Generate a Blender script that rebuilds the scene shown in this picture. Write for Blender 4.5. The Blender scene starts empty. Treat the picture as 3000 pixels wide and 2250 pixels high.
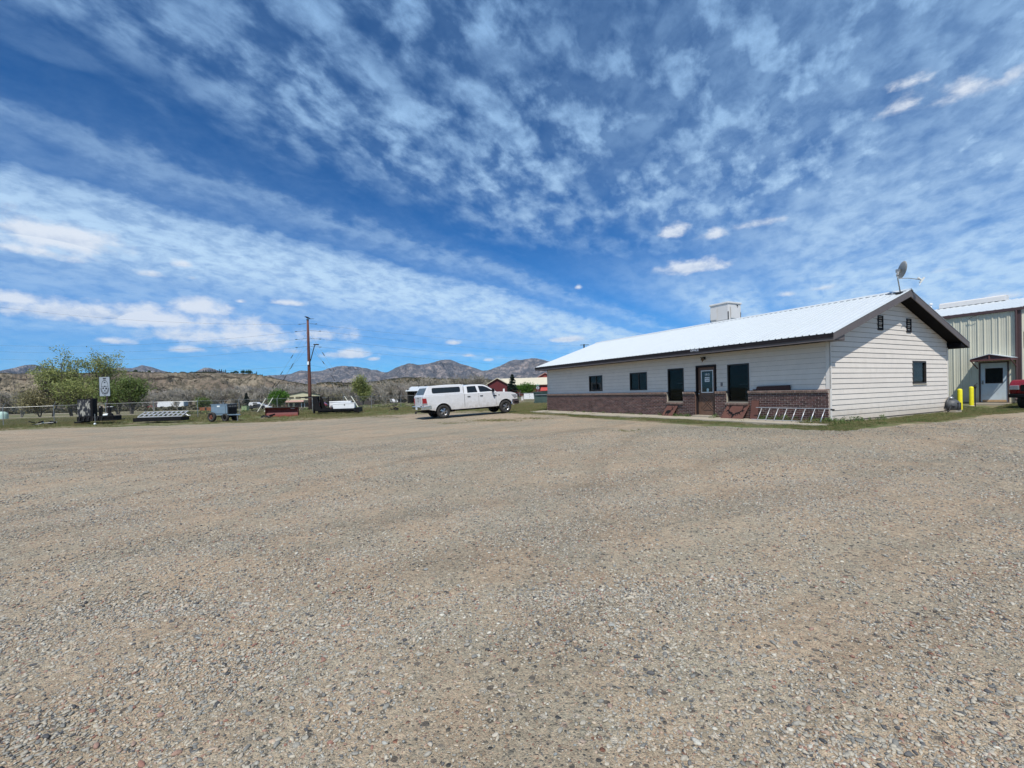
import bpy, bmesh, math, random
import numpy as np
from mathutils import Vector, Matrix

S = bpy.context.scene
COL = S.collection
R_ = math.radians
random.seed(7)
RNG = np.random.default_rng(11)

# ------------------------------------------------------------------ camera
F = 1328.1; PITCH = -0.0132; ROLL = 0.0254; PCX, PCY = -8.9, 42.5; EYE = 1.6
cam_d = bpy.data.cameras.new('camera'); cam = bpy.data.objects.new('camera', cam_d); COL.objects.link(cam)
cam_d.sensor_width = 36; cam_d.lens = 36 * F / 3000
cam_d.shift_x = -PCX / 3000; cam_d.shift_y = PCY / 3000
cam_d.clip_start = 0.05; cam_d.clip_end = 40000
cp, sp = math.cos(PITCH), math.sin(PITCH); cr, sr = math.cos(ROLL), math.sin(ROLL)
fw = Vector((0, cp, sp)); rt0 = Vector((1, 0, 0)); up0 = Vector((0, -sp, cp))
rt = rt0 * cr - up0 * sr; up = up0 * cr + rt0 * sr
m = Matrix((rt, up, -fw)).transposed().to_4x4(); m.translation = Vector((0, 0, EYE))
cam.matrix_world = m
S.camera = cam

# ------------------------------------------------------------------ sun and sky
TH = 0.4855                                   # heading of the office building
d1 = np.array([-math.sin(TH), math.cos(TH)]); d2 = np.array([math.cos(TH), math.sin(TH)])
sun_v = Vector((-d1[0] * .54 - d2[0] * .38, -d1[1] * .54 - d2[1] * .38, 1.0)).normalized()
SUN_EL = math.asin(sun_v.z); SUN_AZ = math.atan2(sun_v.x, sun_v.y)
sl = bpy.data.lights.new('sun', 'SUN'); sl.energy = 5.0; sl.angle = R_(0.53); sl.color = (1, .955, .89)
so = bpy.data.objects.new('sun', sl); COL.objects.link(so)
so.rotation_euler = (-sun_v).to_track_quat('-Z', 'Y').to_euler()

S.render.engine = 'CYCLES'
S.cycles.max_bounces = 6; S.cycles.diffuse_bounces = 3; S.cycles.glossy_bounces = 3
S.cycles.transparent_max_bounces = 12; S.cycles.volume_bounces = 0
S.cycles.use_denoising = True
S.view_settings.view_transform = 'Standard'; S.view_settings.look = 'None'
S.view_settings.exposure = 0.0; S.view_settings.gamma = 1.0

class NT:
    """small helper to write node math as expressions"""
    def __init__(s, tree): s.t = tree; s.n = tree.nodes; s.l = tree.links
    def new(s, typ, **kw):
        nd = s.n.new(typ)
        for k, v in kw.items(): setattr(nd, k, v)
        return nd
    def put(s, sock, v):
        if isinstance(v, bpy.types.NodeSocket): s.l.new(v, sock)
        elif v is not None: sock.default_value = v
    def m(s, op, a, b=None, c=None, clamp=False):
        nd = s.new('ShaderNodeMath', operation=op, use_clamp=clamp)
        s.put(nd.inputs[0], a)
        if b is not None: s.put(nd.inputs[1], b)
        if c is not None: s.put(nd.inputs[2], c)
        return nd.outputs[0]
    def sstep(s, v, lo, hi, a=0.0, b=1.0):
        nd = s.new('ShaderNodeMapRange', interpolation_type='SMOOTHSTEP')
        s.put(nd.inputs[0], v); s.put(nd.inputs[1], lo); s.put(nd.inputs[2], hi); s.put(nd.inputs[3], a); s.put(nd.inputs[4], b)
        return nd.outputs[0]
    def lin(s, v, lo, hi, a=0.0, b=1.0):
        nd = s.new('ShaderNodeMapRange')
        s.put(nd.inputs[0], v); s.put(nd.inputs[1], lo); s.put(nd.inputs[2], hi); s.put(nd.inputs[3], a); s.put(nd.inputs[4], b)
        return nd.outputs[0]
    def noise(s, vec, scale, detail=4, rough=.5, dist=0.0, lac=2.0):
        nd = s.new('ShaderNodeTexNoise'); s.put(nd.inputs['Vector'], vec)
        nd.inputs['Scale'].default_value = scale; nd.inputs['Detail'].default_value = detail
        nd.inputs['Roughness'].default_value = rough; nd.inputs['Distortion'].default_value = dist
        nd.inputs['Lacunarity'].default_value = lac
        return nd.outputs[0]
    def vor(s, vec, scale, feature='F1', out='Distance', rnd=1.0):
        nd = s.new('ShaderNodeTexVoronoi', feature=feature); s.put(nd.inputs['Vector'], vec)
        nd.inputs['Scale'].default_value = scale; nd.inputs['Randomness'].default_value = rnd
        return nd.outputs[out]
    def ramp(s, v, stops, interp='LINEAR'):
        nd = s.new('ShaderNodeValToRGB'); nd.color_ramp.interpolation = interp
        e = nd.color_ramp.elements
        while len(e) < len(stops): e.new(0.5)
        for i, (p, c) in enumerate(stops):
            e[i].position = p
        for i, (p, c) in enumerate(stops):
            e[i].position = p
            e[i].color = (c[0], c[1], c[2], 1) if not isinstance(c, (int, float)) else (c, c, c, 1)
        s.put(nd.inputs[0], v); return nd.outputs[0]
    def mix(s, f, a, b, blend='MIX'):
        nd = s.new('ShaderNodeMix', data_type='RGBA', blend_type=blend)
        s.put(nd.inputs[0], f)
        for sock, v in ((nd.inputs[6], a), (nd.inputs[7], b)):
            if isinstance(v, (tuple, list)): v = (v[0], v[1], v[2], 1)
            s.put(sock, v)
        return nd.outputs[2]
    def xyz(s, v):
        nd = s.new('ShaderNodeSeparateXYZ'); s.put(nd.inputs[0], v); return nd.outputs
    def vec(s, x, y, z=0.0):
        nd = s.new('ShaderNodeCombineXYZ'); s.put(nd.inputs[0], x); s.put(nd.inputs[1], y); s.put(nd.inputs[2], z); return nd.outputs[0]

def px_dir(px, py):
    x = (px - 1500 - PCX) / F; y = -(py - 1125 - PCY) / F
    a = x * cr + y * sr; b = -x * sr + y * cr
    return np.array([a, cp - b * sp, sp + b * cp])

world = bpy.data.worlds.new('World'); S.world = world; world.use_nodes = True
def build_sky():
    t = world.node_tree; t.nodes.clear(); N = NT(t)
    out = N.new('ShaderNodeOutputWorld'); bg = N.new('ShaderNodeBackground'); t.links.new(bg.outputs[0], out.inputs[0])
    sky = N.new('ShaderNodeTexSky', sky_type='NISHITA'); sky.sun_disc = False
    sky.sun_elevation = SUN_EL; sky.sun_rotation = SUN_AZ; sky.altitude = 1700; sky.air_density = 1.0; sky.dust_density = 0.25; sky.ozone_density = 2.5
    hs = N.new('ShaderNodeHueSaturation'); hs.inputs['Saturation'].default_value = 1.0; hs.inputs['Value'].default_value = 1.0
    t.links.new(sky.outputs[0], hs.inputs['Color'])
    tc = N.new('ShaderNodeTexCoord').outputs['Generated']
    X, Y, Z = N.xyz(tc)
    zc = N.m('MAXIMUM', Z, 0.03)
    Px = N.m('DIVIDE', X, zc); Py = N.m('DIVIDE', Y, zc)
    P = N.vec(Px, Py)
    def rot(az):
        c, s_ = math.cos(R_(az)), math.sin(R_(az))
        w = N.m('SUBTRACT', N.m('MULTIPLY', Px, c), N.m('MULTIPLY', Py, s_))
        v = N.m('ADD', N.m('MULTIPLY', Px, s_), N.m('MULTIPLY', Py, c))
        return w, v
    zc2 = N.m('ADD', N.m('MAXIMUM', Z, 0.0), .24); Qx = N.m('DIVIDE', X, zc2); Qy = N.m('DIVIDE', Y, zc2); Q = N.vec(Qx, Qy)
    def rot2(az):
        c, s_ = math.cos(R_(az)), math.sin(R_(az))
        return (N.m('SUBTRACT', N.m('MULTIPLY', Qx, c), N.m('MULTIPLY', Qy, s_)), N.m('ADD', N.m('MULTIPLY', Qx, s_), N.m('MULTIPLY', Qy, c)))
    qA, rA = rot2(36)
    wA, vA = rot(36)
    # ragged edges of the long band: small puffs pulled along it
    n1 = N.noise(N.vec(qA, N.m('MULTIPLY', rA, .7)), 4.6, 6, .62, .25)
    n0 = N.noise(N.vec(wA, N.m('MULTIPLY', vA, .3)), .9, 3, .5)
    n2 = N.noise(Q, 16.0, 4, .6, .2)
    w2 = N.m('ADD', wA, N.m('MULTIPLY', N.m('SUBTRACT', n1, .5), .75))
    w2 = N.m('ADD', w2, N.m('MULTIPLY', N.m('SUBTRACT', n0, .5), .5))
    w2 = N.m('ADD', w2, N.m('MULTIPLY', N.m('SUBTRACT', n2, .5), .40))
    tt = N.lin(w2, -9, 1, 0, 1)
    q = lambda w: (w + 9) / 10
    band = N.ramp(tt, [(0, .25), (q(-8), .5), (q(-7.0), .22), (q(-6.0), .30), (q(-5.2), .50), (q(-4.6), .50), (q(-4.1), .85), (q(-3.4), .98), (q(-2.9), .80), (q(-2.66), .18), (q(-2.46), .26), (q(-2.3), .46), (q(-2.14), .12), (q(-1.8), .0), (q(-1.35), .0), (1.0, .0)])
    # mottled high cloud overhead
    wM, vM = rot2(28)
    mo = N.noise(N.vec(wM, N.m('MULTIPLY', vM, .62)), 12.0, 6, .58, .12)
    mo_l = N.noise(Q, 2.3, 4, .55, .3)
    mot = N.m('MULTIPLY', N.m('ADD', N.m('MULTIPLY', N.sstep(mo, .36, .66), .86), .13), N.sstep(mo_l, .30, .54))
    wC, vC = rot(36)
    regM = N.m('MULTIPLY', N.sstep(N.m('ADD', wA, N.m('MULTIPLY', N.m('SUBTRACT', mo_l, .5), .7)), -2.0, -1.35), N.sstep(Py, 4.2, 2.0))
    mot = N.m('MULTIPLY', N.m('MULTIPLY', mot, regM), .95)
    # long fibres on the right, fanning from the horizon
    wB, vB = rot2(-14)
    sx = N.m('ADD', N.m('MULTIPLY', wB, 3.0), N.m('MULTIPLY', N.m('SUBTRACT', mo_l, .5), 1.3))
    st = N.noise(N.vec(sx, N.m('MULTIPLY', vB, .9)), 1.4, 8, .56, .25)
    st2 = N.noise(N.vec(N.m('MULTIPLY', wB, 9.0), N.m('MULTIPLY', vB, 4.5)), 1.6, 5, .55, .2)
    st = N.m('ADD', N.m('MULTIPLY', st, .7), N.m('MULTIPLY', st2, .3))
    regB = N.sstep(N.m('ADD', wA, N.m('MULTIPLY', N.m('SUBTRACT', n0, .5), .5)), -1.3, .1)
    lowv = N.sstep(Py, 1.2, 4.5, .0, .16)
    fib = N.m('MULTIPLY', N.sstep(N.m('ADD', st, lowv), .24, .70), regB)
    fib = N.m('MULTIPLY', fib, N.sstep(Py, 1.2, 5, .80, .86))
    # second veil low in the middle
    veil = N.m('MULTIPLY', N.sstep(N.noise(N.vec(wA, N.m('MULTIPLY', vA, .12)), .8, 5, .55, .2), .36, .58), N.sstep(Py, 2.6, 5.5))
    veil = N.m('MULTIPLY', veil, N.m('MULTIPLY', N.sstep(wA, -2.2, -1.0), .85))
    thin = N.m('MULTIPLY', N.sstep(N.noise(N.vec(N.m('MULTIPLY', qA, 1.6), N.m('MULTIPLY', rA, .8)), 3.2, 7, .62, .3), .46, .72), .20)
    d = N.m('MAXIMUM', N.m('MAXIMUM', N.m('MAXIMUM', band, thin), mot), N.m('MAXIMUM', fib, veil))
    tex = N.noise(N.vec(N.m('MULTIPLY', qA, 1.3), rA), 11.0, 6, .62, .2)
    d = N.m('MULTIPLY', d, N.sstep(tex, .28, .66, .52, 1.08), clamp=True)
    # a thin whitish layer near the horizon, fading upward
    el = N.m('ARCSINE', Z)
    # cloud colour: greyer overhead, whiter low
    ccol = N.ramp(N.lin(Z, 0, .8, 0, 1), [(0, (.60, .81, 1.0)), (.3, (.56, .77, .99)), (.6, (.37, .59, .88)), (1, (.22, .42, .74))])
    base = N.mix(1.0, hs.outputs[0], (.06, .60, 1.10), 'MULTIPLY')
    base = N.mix(1.0, base, N.ramp(Z, [(0, 1.0), (.18, 1.0), (.5, .84), (1, .78)]), 'MULTIPLY')
    # sky strength is folded into the colour so that clouds can be set in the same units
    skyc = N.new('ShaderNodeVectorMath', operation='SCALE'); t.links.new(base, skyc.inputs[0]); skyc.inputs['Scale'].default_value = 1.0
    clc = N.new('ShaderNodeVectorMath', operation='SCALE'); t.links.new(ccol, clc.inputs[0]); clc.inputs['Scale'].default_value = 1 / SKY_K
    col = N.mix(N.m('MULTIPLY', d, .93), skyc.outputs[0], clc.outputs[0])
    # small fair-weather cumulus, each where it stands in the sky (azimuth, elevation)
    az = N.m('ARCTAN2', X, Y)
    nb = N.noise(N.vec(N.m('MULTIPLY', az, 1.0), N.m('MULTIPLY', el, 1.7)), 26, 6, .62, .1)
    nb2 = N.noise(N.vec(N.m('MULTIPLY', az, 1.0), N.m('MULTIPLY', el, 2.2)), 9, 3, .5, .1)
    dsum = None; light = None
    for (px, py, rx, ry, k) in CUMULUS:
        r = px_dir(px, py); a0 = math.atan2(r[0], r[1]); e0 = math.asin(r[2] / np.linalg.norm(r))
        rr = px_dir(px + rx, py); ra = max(.004, abs(math.atan2(rr[0], rr[1]) - a0))
        ru = px_dir(px, py - ry); re = max(.003, abs(math.asin(ru[2] / np.linalg.norm(ru)) - e0))
        da = N.m('DIVIDE', N.m('SUBTRACT', az, a0), ra)
        de = N.m('DIVIDE', N.m('SUBTRACT', el, e0), re)
        # flat-ish base: squeeze the lower half
        de = N.m('MULTIPLY', de, N.m('ADD', 1.0, N.m('MULTIPLY', N.m('LESS_THAN', de, 0.0), .7)))
        rad = N.m('SQRT', N.m('ADD', N.m('MULTIPLY', da, da), N.m('MULTIPLY', de, de)))
        s_ = N.m('MULTIPLY', N.m('SUBTRACT', 1.0, rad), k)
        dsum = s_ if dsum is None else N.m('SMOOTH_MAX', dsum, s_, .25)
        s2 = N.m('MULTIPLY', de, N.m('GREATER_THAN', s_, -.6))
        light = s2 if light is None else N.m('MAXIMUM', light, s2)
    cum = N.m('ADD', dsum, N.m('ADD', N.m('MULTIPLY', N.m('SUBTRACT', nb, .5), 1.9), N.m('MULTIPLY', N.m('SUBTRACT', nb2, .5), 1.1)))
    cd = N.sstep(cum, -.20, .75)
    shade = N.sstep(N.m('ADD', light, N.m('MULTIPLY', N.m('SUBTRACT', nb, .5), 3.0)), -1.0, .7)
    ccl = N.mix(shade, (.42, .54, .74), (.80, .86, .95))
    ccs = N.new('ShaderNodeVectorMath', operation='SCALE'); t.links.new(ccl, ccs.inputs[0]); ccs.inputs['Scale'].default_value = 1 / SKY_K
    col = N.mix(N.m('MULTIPLY', cd, .92), col, ccs.outputs[0])
    t.links.new(col, bg.inputs[0]); bg.inputs[1].default_value = SKY_K
SKY_K = 0.11
HAZE = True
# centre x, centre y, half width, half height in the photograph, strength
CUMULUS = [(150, 700, 240, 72, 1.0), (20, 665, 120, 40, .9), (110, 740, 130, 26, .8),
           (60, 880, 110, 30, .9), (190, 915, 270, 40, 1.0), (430, 935, 250, 50, 1.15), (585, 905, 95, 42, 1.2), (690, 985, 190, 56, .95), (560, 985, 160, 30, .8), (330, 1000, 60, 16, .9),
           (640, 985, 150, 34, .8), (730, 1010, 90, 30, .7), (540, 1025, 60, 14, .9), (440, 804, 45, 12, .8), (540, 775, 34, 16, .8), (565, 815, 22, 9, .8),
           (940, 985, 110, 28, .62), (1020, 1040, 80, 18, 1.1), (860, 1030, 42, 12, .8), (1093, 1052, 22, 8, .9),
           (1330, 1005, 24, 9, 1.0), (1372, 1042, 22, 7, 1.0), (1665, 995, 58, 12, 1.1), (1432, 1055, 18, 6, .9), (860, 890, 55, 10, .7), (706, 883, 20, 8, .8),
           (2030, 785, 110, 28, 1.0), (1975, 680, 50, 28, .8), (2085, 690, 50, 20, .9), (2220, 655, 70, 18, .8), (2410, 845, 50, 12, .8), (2310, 862, 24, 10, .7),
           (2650, 310, 70, 30, .5), (2820, 270, 110, 44, .55), (2670, 240, 60, 20, .45), (2970, 225, 60, 34, .6), (2780, 790, 50, 9, .6), (1694, 842, 12, 8, .7), (2950, 870, 60, 14, .6)]
build_sky()

# ------------------------------------------------------------------ placement helpers
def at(px, py, Y):
    r = px_dir(px, py); k = Y / r[1]; return Vector((r[0] * k, Y, EYE + r[2] * k))
def bld(s, u, z=0.0):
    return Vector((10.582 + s * d1[0] + u * d2[0], 14.936 + s * d1[1] + u * d2[1], BZ + z))
BZ = EYE - 1.2227
_ctl = np.array([(0, 0, 0), (-8, 2, -.06), (8, 2, .1), (0, 8, .04), (-12, 15, -.08), (0, 18, .08), (10.58, 14.94, .33), (2.6, 30.06, .33), (18.48, 19.1, .32), (10.5, 34.2, .4),
    (6.0, 22, .31), (9.3, 13.2, .29), (3.6, 24.5, .26), (14.6, 15.2, .28), (-4.05, 27.93, .108), (-.24, 29.93, .26), (25.4, 23.7, .42), (20.19, 20.35, .25), (23.3, 22.9, .30), (23.5, 19.5, .2), (30, 20, .3), (20, 8, .25),
    (-22.3, 35.1, 0), (-19.2, 38.2, .1), (-15.1, 39.5, .15), (-30.9, 34.4, .06), (-38.5, 38.3, -.03), (-27.4, 39.8, .05), (-12.5, 52.4, .1), (2.3, 66.4, -.1),
    (-80, 75, -.75), (-90, 100, -1.05), (-35, 70, -.4), (-30, 144, -.9), (-3.5, 150, .3), (0, 100, .1), (-176, 234, -2.6), (-87, 192, -2.4), (-100, 300, -3), (0, 300, -1.5), (100, 100, 1), (100, 0, 1), (-100, 0, -1.3), (0, -50, -.2),
    (100, 300, 0), (-300, 100, -2.6), (-300, 300, -3), (300, 300, 1), (-50, 20, -.4), (14, 50, .3), (40, 60, .6)], float)
def _U(r2): return np.where(r2 > 1e-12, r2 * np.log(r2 + 1e-12), 0.0)
_n = len(_ctl); _K = _U(((_ctl[:, None, :2] - _ctl[None, :, :2]) ** 2).sum(-1)) + np.eye(_n) * 4.0
_Pm = np.c_[np.ones(_n), _ctl[:, :2]]; _A = np.zeros((_n + 3, _n + 3)); _A[:_n, :_n] = _K; _A[:_n, _n:] = _Pm; _A[_n:, :_n] = _Pm.T
_wt = np.linalg.solve(_A, np.r_[_ctl[:, 2], 0, 0, 0])
def gz(x, y):
    x = np.clip(np.asarray(x, float), -300, 300); y = np.clip(np.asarray(y, float), -50, 300)
    sh = x.shape; p = np.c_[x.ravel(), y.ravel()]; o = np.empty(len(p))
    for i in range(0, len(p), 20000):
        q = p[i:i + 20000]; o[i:i + 20000] = _U(((q[:, None, :] - _ctl[None, :, :2]) ** 2).sum(-1)) @ _wt[:_n] + _wt[_n] + q @ _wt[_n + 1:]
    return o.reshape(sh)
def g1(x, y): return float(gz(np.array([x]), np.array([y]))[0])
def spot(px, Y, py=1165):
    p = at(px, py, Y); p.z = g1(p.x, p.y); return p
def on_ground(px, py):
    r = px_dir(px, py); lo, hi = 1.0, 400.0
    ks = np.geomspace(1, 400, 500); z = EYE + r[2] * ks; g = gz(r[0] * ks, r[1] * ks)
    i = np.argmax(z < g) if (z < g).any() else len(ks) - 1
    k = ks[i]; return Vector((r[0] * k, r[1] * k, float(g[i])))

# ------------------------------------------------------------------ object helpers
def mesh(name, verts, faces, mat=None, parent=None, smooth=False, loc=None):
    me = bpy.data.meshes.new(name); me.from_pydata([tuple(v) for v in verts], [], [tuple(f) for f in faces]); me.update()
    if smooth: me.shade_smooth()
    o = bpy.data.objects.new(name, me); COL.objects.link(o)
    if mat: me.materials.append(mat)
    if parent is not None: o.parent = parent
    if loc is not None: o.location = loc
    return o
def tag(o, label=None, cat=None, group=None, kind=None):
    if label: o['label'] = label
    if cat: o['category'] = cat
    if group: o['group'] = group
    if kind: o['kind'] = kind
    return o
def empty(name, loc, rz=0, label=None, cat=None, group=None):
    o = bpy.data.objects.new(name, None); COL.objects.link(o); o.location = loc; o.rotation_euler = (0, 0, rz); o.empty_display_size = .2
    return tag(o, label, cat, group)
def copy_tree(o, parent=None):
    c = o.copy(); COL.objects.link(c)
    if parent is not None: c.parent = parent
    for ch in list(o.children): copy_tree(ch, c)
    return c
class MB:
    def __init__(s): s.v = []; s.f = []
    def add(s, vs, fs):
        b = len(s.v); s.v += [Vector(v) for v in vs]; s.f += [tuple(b + i for i in f) for f in fs]; return s
    def box(s, x0, x1, y0, y1, z0, z1, M=None):
        vs = [Vector(p) for p in ((x0, y0, z0), (x1, y0, z0), (x1, y1, z0), (x0, y1, z0), (x0, y0, z1), (x1, y0, z1), (x1, y1, z1), (x0, y1, z1))]
        if M is not None: vs = [M @ v for v in vs]
        return s.add(vs, [(0, 3, 2, 1), (4, 5, 6, 7), (0, 1, 5, 4), (1, 2, 6, 5), (2, 3, 7, 6), (3, 0, 4, 7)])
    def beam(s, a, b, w, h, roll=0):
        a, b = Vector(a), Vector(b); d = b - a; L = d.length
        q = d.to_track_quat('X', 'Z').to_matrix().to_4x4(); q.translation = a
        if roll: q = q @ Matrix.Rotation(roll, 4, 'X')
        return s.box(0, L, -w / 2, w / 2, -h / 2, h / 2, q)
    def prism(s, poly, axis, a, b):
        """poly 2-D points; axis 'x','y','z' along which it is extruded from a to b"""
        def P(p, t):
            if axis == 'x': return (t, p[0], p[1])
            if axis == 'y': return (p[0], t, p[1])
            return (p[0], p[1], t)
        n = len(poly); vs = [P(p, a) for p in poly] + [P(p, b) for p in poly]
        fs = [tuple(range(n))[::-1], tuple(range(n, 2 * n))] + [(i, (i + 1) % n, n + (i + 1) % n, n + i) for i in range(n)]
        return s.add(vs, fs)
    def tube(s, pts, r, n=8, cap=True):
        pts = [Vector(p) for p in pts]; rs = r if isinstance(r, (list, tuple)) else [r] * len(pts); b = len(s.v)
        for i, p in enumerate(pts):
            d = (pts[min(i + 1, len(pts) - 1)] - pts[max(i - 1, 0)]).normalized()
            a = d.orthogonal() if abs(d.z) > .9 else Vector((0, 0, 1)).cross(d)
            a.normalize(); c = d.cross(a)
            for k in range(n):
                t = 2 * math.pi * k / n; s.v.append(p + (a * math.cos(t) + c * math.sin(t)) * rs[i])
        for i in range(len(pts) - 1):
            for k in range(n):
                k2 = (k + 1) % n; s.f.append((b + i * n + k, b + i * n + k2, b + (i + 1) * n + k2, b + (i + 1) * n + k))
        if cap:
            s.f.append(tuple(b + k for k in range(n))[::-1]); s.f.append(tuple(b + (len(pts) - 1) * n + k for k in range(n)))
        return s
    def lathe(s, prof, n=24, M=None, closed=False):
        """prof (radius, z) about z, transformed by M"""
        b = len(s.v); M = M or Matrix()
        for k in range(n):
            t = 2 * math.pi * k / n
            for (r, z) in prof: s.v.append(M @ Vector((r * math.cos(t), r * math.sin(t), z)))
        P = len(prof)
        for k in range(n):
            k2 = (k + 1) % n
            for i in range(P if closed else P - 1):
                j = (i + 1) % P; s.f.append((b + k * P + i, b + k2 * P + i, b + k2 * P + j, b + k * P + j))
        return s
    def quad(s, a, b, c, d): return s.add([a, b, c, d], [(0, 1, 2, 3)])
    def build(s, name, mat, parent=None, smooth=False, bevel=0, loc=None, seg=2):
        o = mesh(name, s.v, s.f, mat, parent, False, loc)
        bm = bmesh.new(); bm.from_mesh(o.data); bmesh.ops.recalc_face_normals(bm, faces=bm.faces); bm.to_mesh(o.data); bm.free()
        if smooth: o.data.shade_smooth()
        if bevel:
            md = o.modifiers.new('bevel', 'BEVEL'); md.width = bevel; md.segments = seg; md.limit_method = 'ANGLE'; md.angle_limit = R_(35)
            if seg > 1: md.harden_normals = False
        return o
def subtract(rect, holes):
    """rect (a0,a1,b0,b1) minus holes -> list of rects"""
    out = [rect]
    for h in holes:
        nxt = []
        for (a0, a1, b0, b1) in out:
            if h[1] <= a0 or h[0] >= a1 or h[3] <= b0 or h[2] >= b1: nxt.append((a0, a1, b0, b1)); continue
            if h[0] > a0: nxt.append((a0, h[0], b0, b1))
            if h[1] < a1: nxt.append((h[1], a1, b0, b1))
            m0, m1 = max(a0, h[0]), min(a1, h[1])
            if h[2] > b0: nxt.append((m0, m1, b0, h[2]))
            if h[3] < b1: nxt.append((m0, m1, h[3], b1))
        out = nxt
    return [r for r in out if r[1] - r[0] > .004 and r[3] - r[2] > .004]

# ------------------------------------------------------------------ materials
def mat(name, col, rough=.7, metal=0.0, var=.12, scale=6.0, spec=.4, bump=0.0, bscale=40, dirt=None, coat=0, island=0.0, trans=0, splash=None):
    mt = bpy.data.materials.new(name); mt.use_nodes = True; t = mt.node_tree; N = NT(t); b = t.nodes['Principled BSDF']
    tc = N.new('ShaderNodeTexCoord').outputs['Object']
    n = N.noise(tc, scale, 5, .6)
    k = N.lin(n, .25, .75, 1 - var, 1 + var)
    if island:
        ri = N.new('ShaderNodeNewGeometry').outputs['Random Per Island']; ro = N.new('ShaderNodeObjectInfo').outputs['Random']
        fr = N.m('FRACT', N.m('ADD', ri, ro)); k = N.m('MULTIPLY', k, N.lin(fr, 0, 1, 1 - island, 1 + island))
    c = N.new('ShaderNodeVectorMath', operation='SCALE'); c.inputs[0].default_value = col[:3]; t.links.new(k, c.inputs['Scale'])
    cc = c.outputs[0]
    if dirt:
        dn = N.noise(tc, dirt[2] if len(dirt) > 2 else 2.0, 6, .65)
        cc = N.mix(N.m('MULTIPLY', N.sstep(dn, .5, .75), dirt[1]), cc, dirt[0])
    if splash:      # dust thrown up from the ground: colour, amount, height
        zz = N.xyz(tc)[2]; sn = N.noise(tc, 5.0, 5, .65)
        cc = N.mix(N.m('MULTIPLY', N.sstep(N.m('ADD', zz, N.m('MULTIPLY', N.m('SUBTRACT', sn, .5), splash[2] * 1.2)), splash[2], 0.0), splash[1]), cc, splash[0])
    t.links.new(cc, b.inputs['Base Color'])
    b.inputs['Metallic'].default_value = metal
    b.inputs['Specular IOR Level'].default_value = spec
    t.links.new(N.lin(N.noise(tc, scale * 2.3, 3), .3, .7, max(0, rough - .06), min(1, rough + .06)), b.inputs['Roughness'])
    if coat: b.inputs['Coat Weight'].default_value = coat; b.inputs['Coat Roughness'].default_value = .05
    if trans: b.inputs['Subsurface Weight'].default_value = 0
    if bump:
        bp = N.new('ShaderNodeBump'); bp.inputs['Strength'].default_value = bump; bp.inputs['Distance'].default_value = .01
        t.links.new(N.noise(tc, bscale, 5, .6), bp.inputs['Height']); t.links.new(bp.outputs[0], b.inputs['Normal'])
    return mt
M = {}
M['siding'] = mat('siding_paint', (.68, .625, .555), .6, var=.05, scale=3, bump=.15, bscale=25, dirt=((.52, .485, .43), .30, 1.6), island=.03, splash=((.42, .35, .26), .55, .55))
M['trimw'] = mat('trim_white', (.66, .635, .59), .55, var=.05, scale=5, dirt=((.45, .43, .38), .3, 3))
M['brown'] = mat('dark_brown_trim', (.020, .017, .019), .6, var=.18, scale=4, spec=.12, dirt=((.045, .04, .038), .4, 5))
M['brown2'] = mat('brown_fascia', (.115, .098, .095), .6, var=.12, scale=6, dirt=((.16, .14, .13), .4, 5))
M['dgroove'] = mat('shadow_gap', (.10, .095, .09), .8, var=.1)
M['roofw'] = mat('white_metal_roof', (.53, .565, .575), .34, var=.025, scale=1.5, spec=.5, dirt=((.47, .50, .51), .25, .9))
M['mortar'] = mat('mortar', (.44, .37, .32), .9, var=.15, scale=20, bump=.4, bscale=120)
M['brick'] = mat('brown_brick', (.078, .038, .032), .8, var=.25, scale=18, bump=.5, bscale=80, island=.42)
M['copb'] = mat('coping_brick_face', (.17, .115, .095), .8, var=.25, scale=18, bump=.5, bscale=80, island=.30)
M['concrete'] = mat('concrete', (.36, .32, .25), .9, var=.14, scale=3, bump=.4, bscale=60, dirt=((.25, .22, .17), .5, 1.3))
M['glass'] = mat('dark_window_glass', (.012, .016, .016), .04, var=.4, scale=1.4, spec=.6)
M['frame'] = mat('bronze_frame', (.035, .03, .027), .45, var=.1)
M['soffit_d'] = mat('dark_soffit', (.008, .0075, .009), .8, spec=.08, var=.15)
M['blind'] = mat('pale_blind', (.34, .36, .40), .5, var=.2, scale=8)
M['doorbr'] = mat('door_brown', (.135, .078, .052), .5, var=.10, scale=5, dirt=((.17, .12, .09), .3, 6))
M['white'] = mat('white_paint', (.74, .75, .75), .4, var=.03, scale=3, spec=.5, dirt=((.6, .58, .54), .25, 2))
M['paper'] = mat('white_paper', (.72, .76, .76), .6, var=.03)
M['ink'] = mat('black_ink', (.02, .02, .025), .6, var=.05)
M['alu'] = mat('bare_aluminium', (.60, .61, .62), .45, .6, var=.06, scale=5)
M['galv'] = mat('galvanised_steel', (.30, .31, .31), .45, .6, var=.12, scale=8)
M['rust'] = mat('rusty_plate', (.115, .050, .038), .8, var=.22, scale=5, bump=.3, bscale=60, dirt=((.15, .068, .042), .6, 4))
M['steel_d'] = mat('dark_steel', (.03, .03, .032), .55, .3, var=.2, scale=6, dirt=((.09, .05, .035), .4, 3))
M['black'] = mat('black_paint', (.009, .009, .010), .6, var=.25, scale=5, spec=.15, dirt=((.03, .026, .022), .4, 3))
M['rubber'] = mat('tyre_rubber', (.028, .027, .026), .85, var=.15, scale=10, dirt=((.11, .095, .075), .5, 5))
M['yellow'] = mat('bollard_yellow', (.80, .72, .02), .5, var=.07, scale=6, dirt=((.5, .42, .06), .35, 5))
M['metalwall'] = mat('tan_metal_siding', (.56, .55, .44), .42, .0, var=.06, scale=2, spec=.5, dirt=((.42, .41, .34), .35, .8), splash=((.40, .33, .24), .6, .6))
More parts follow.
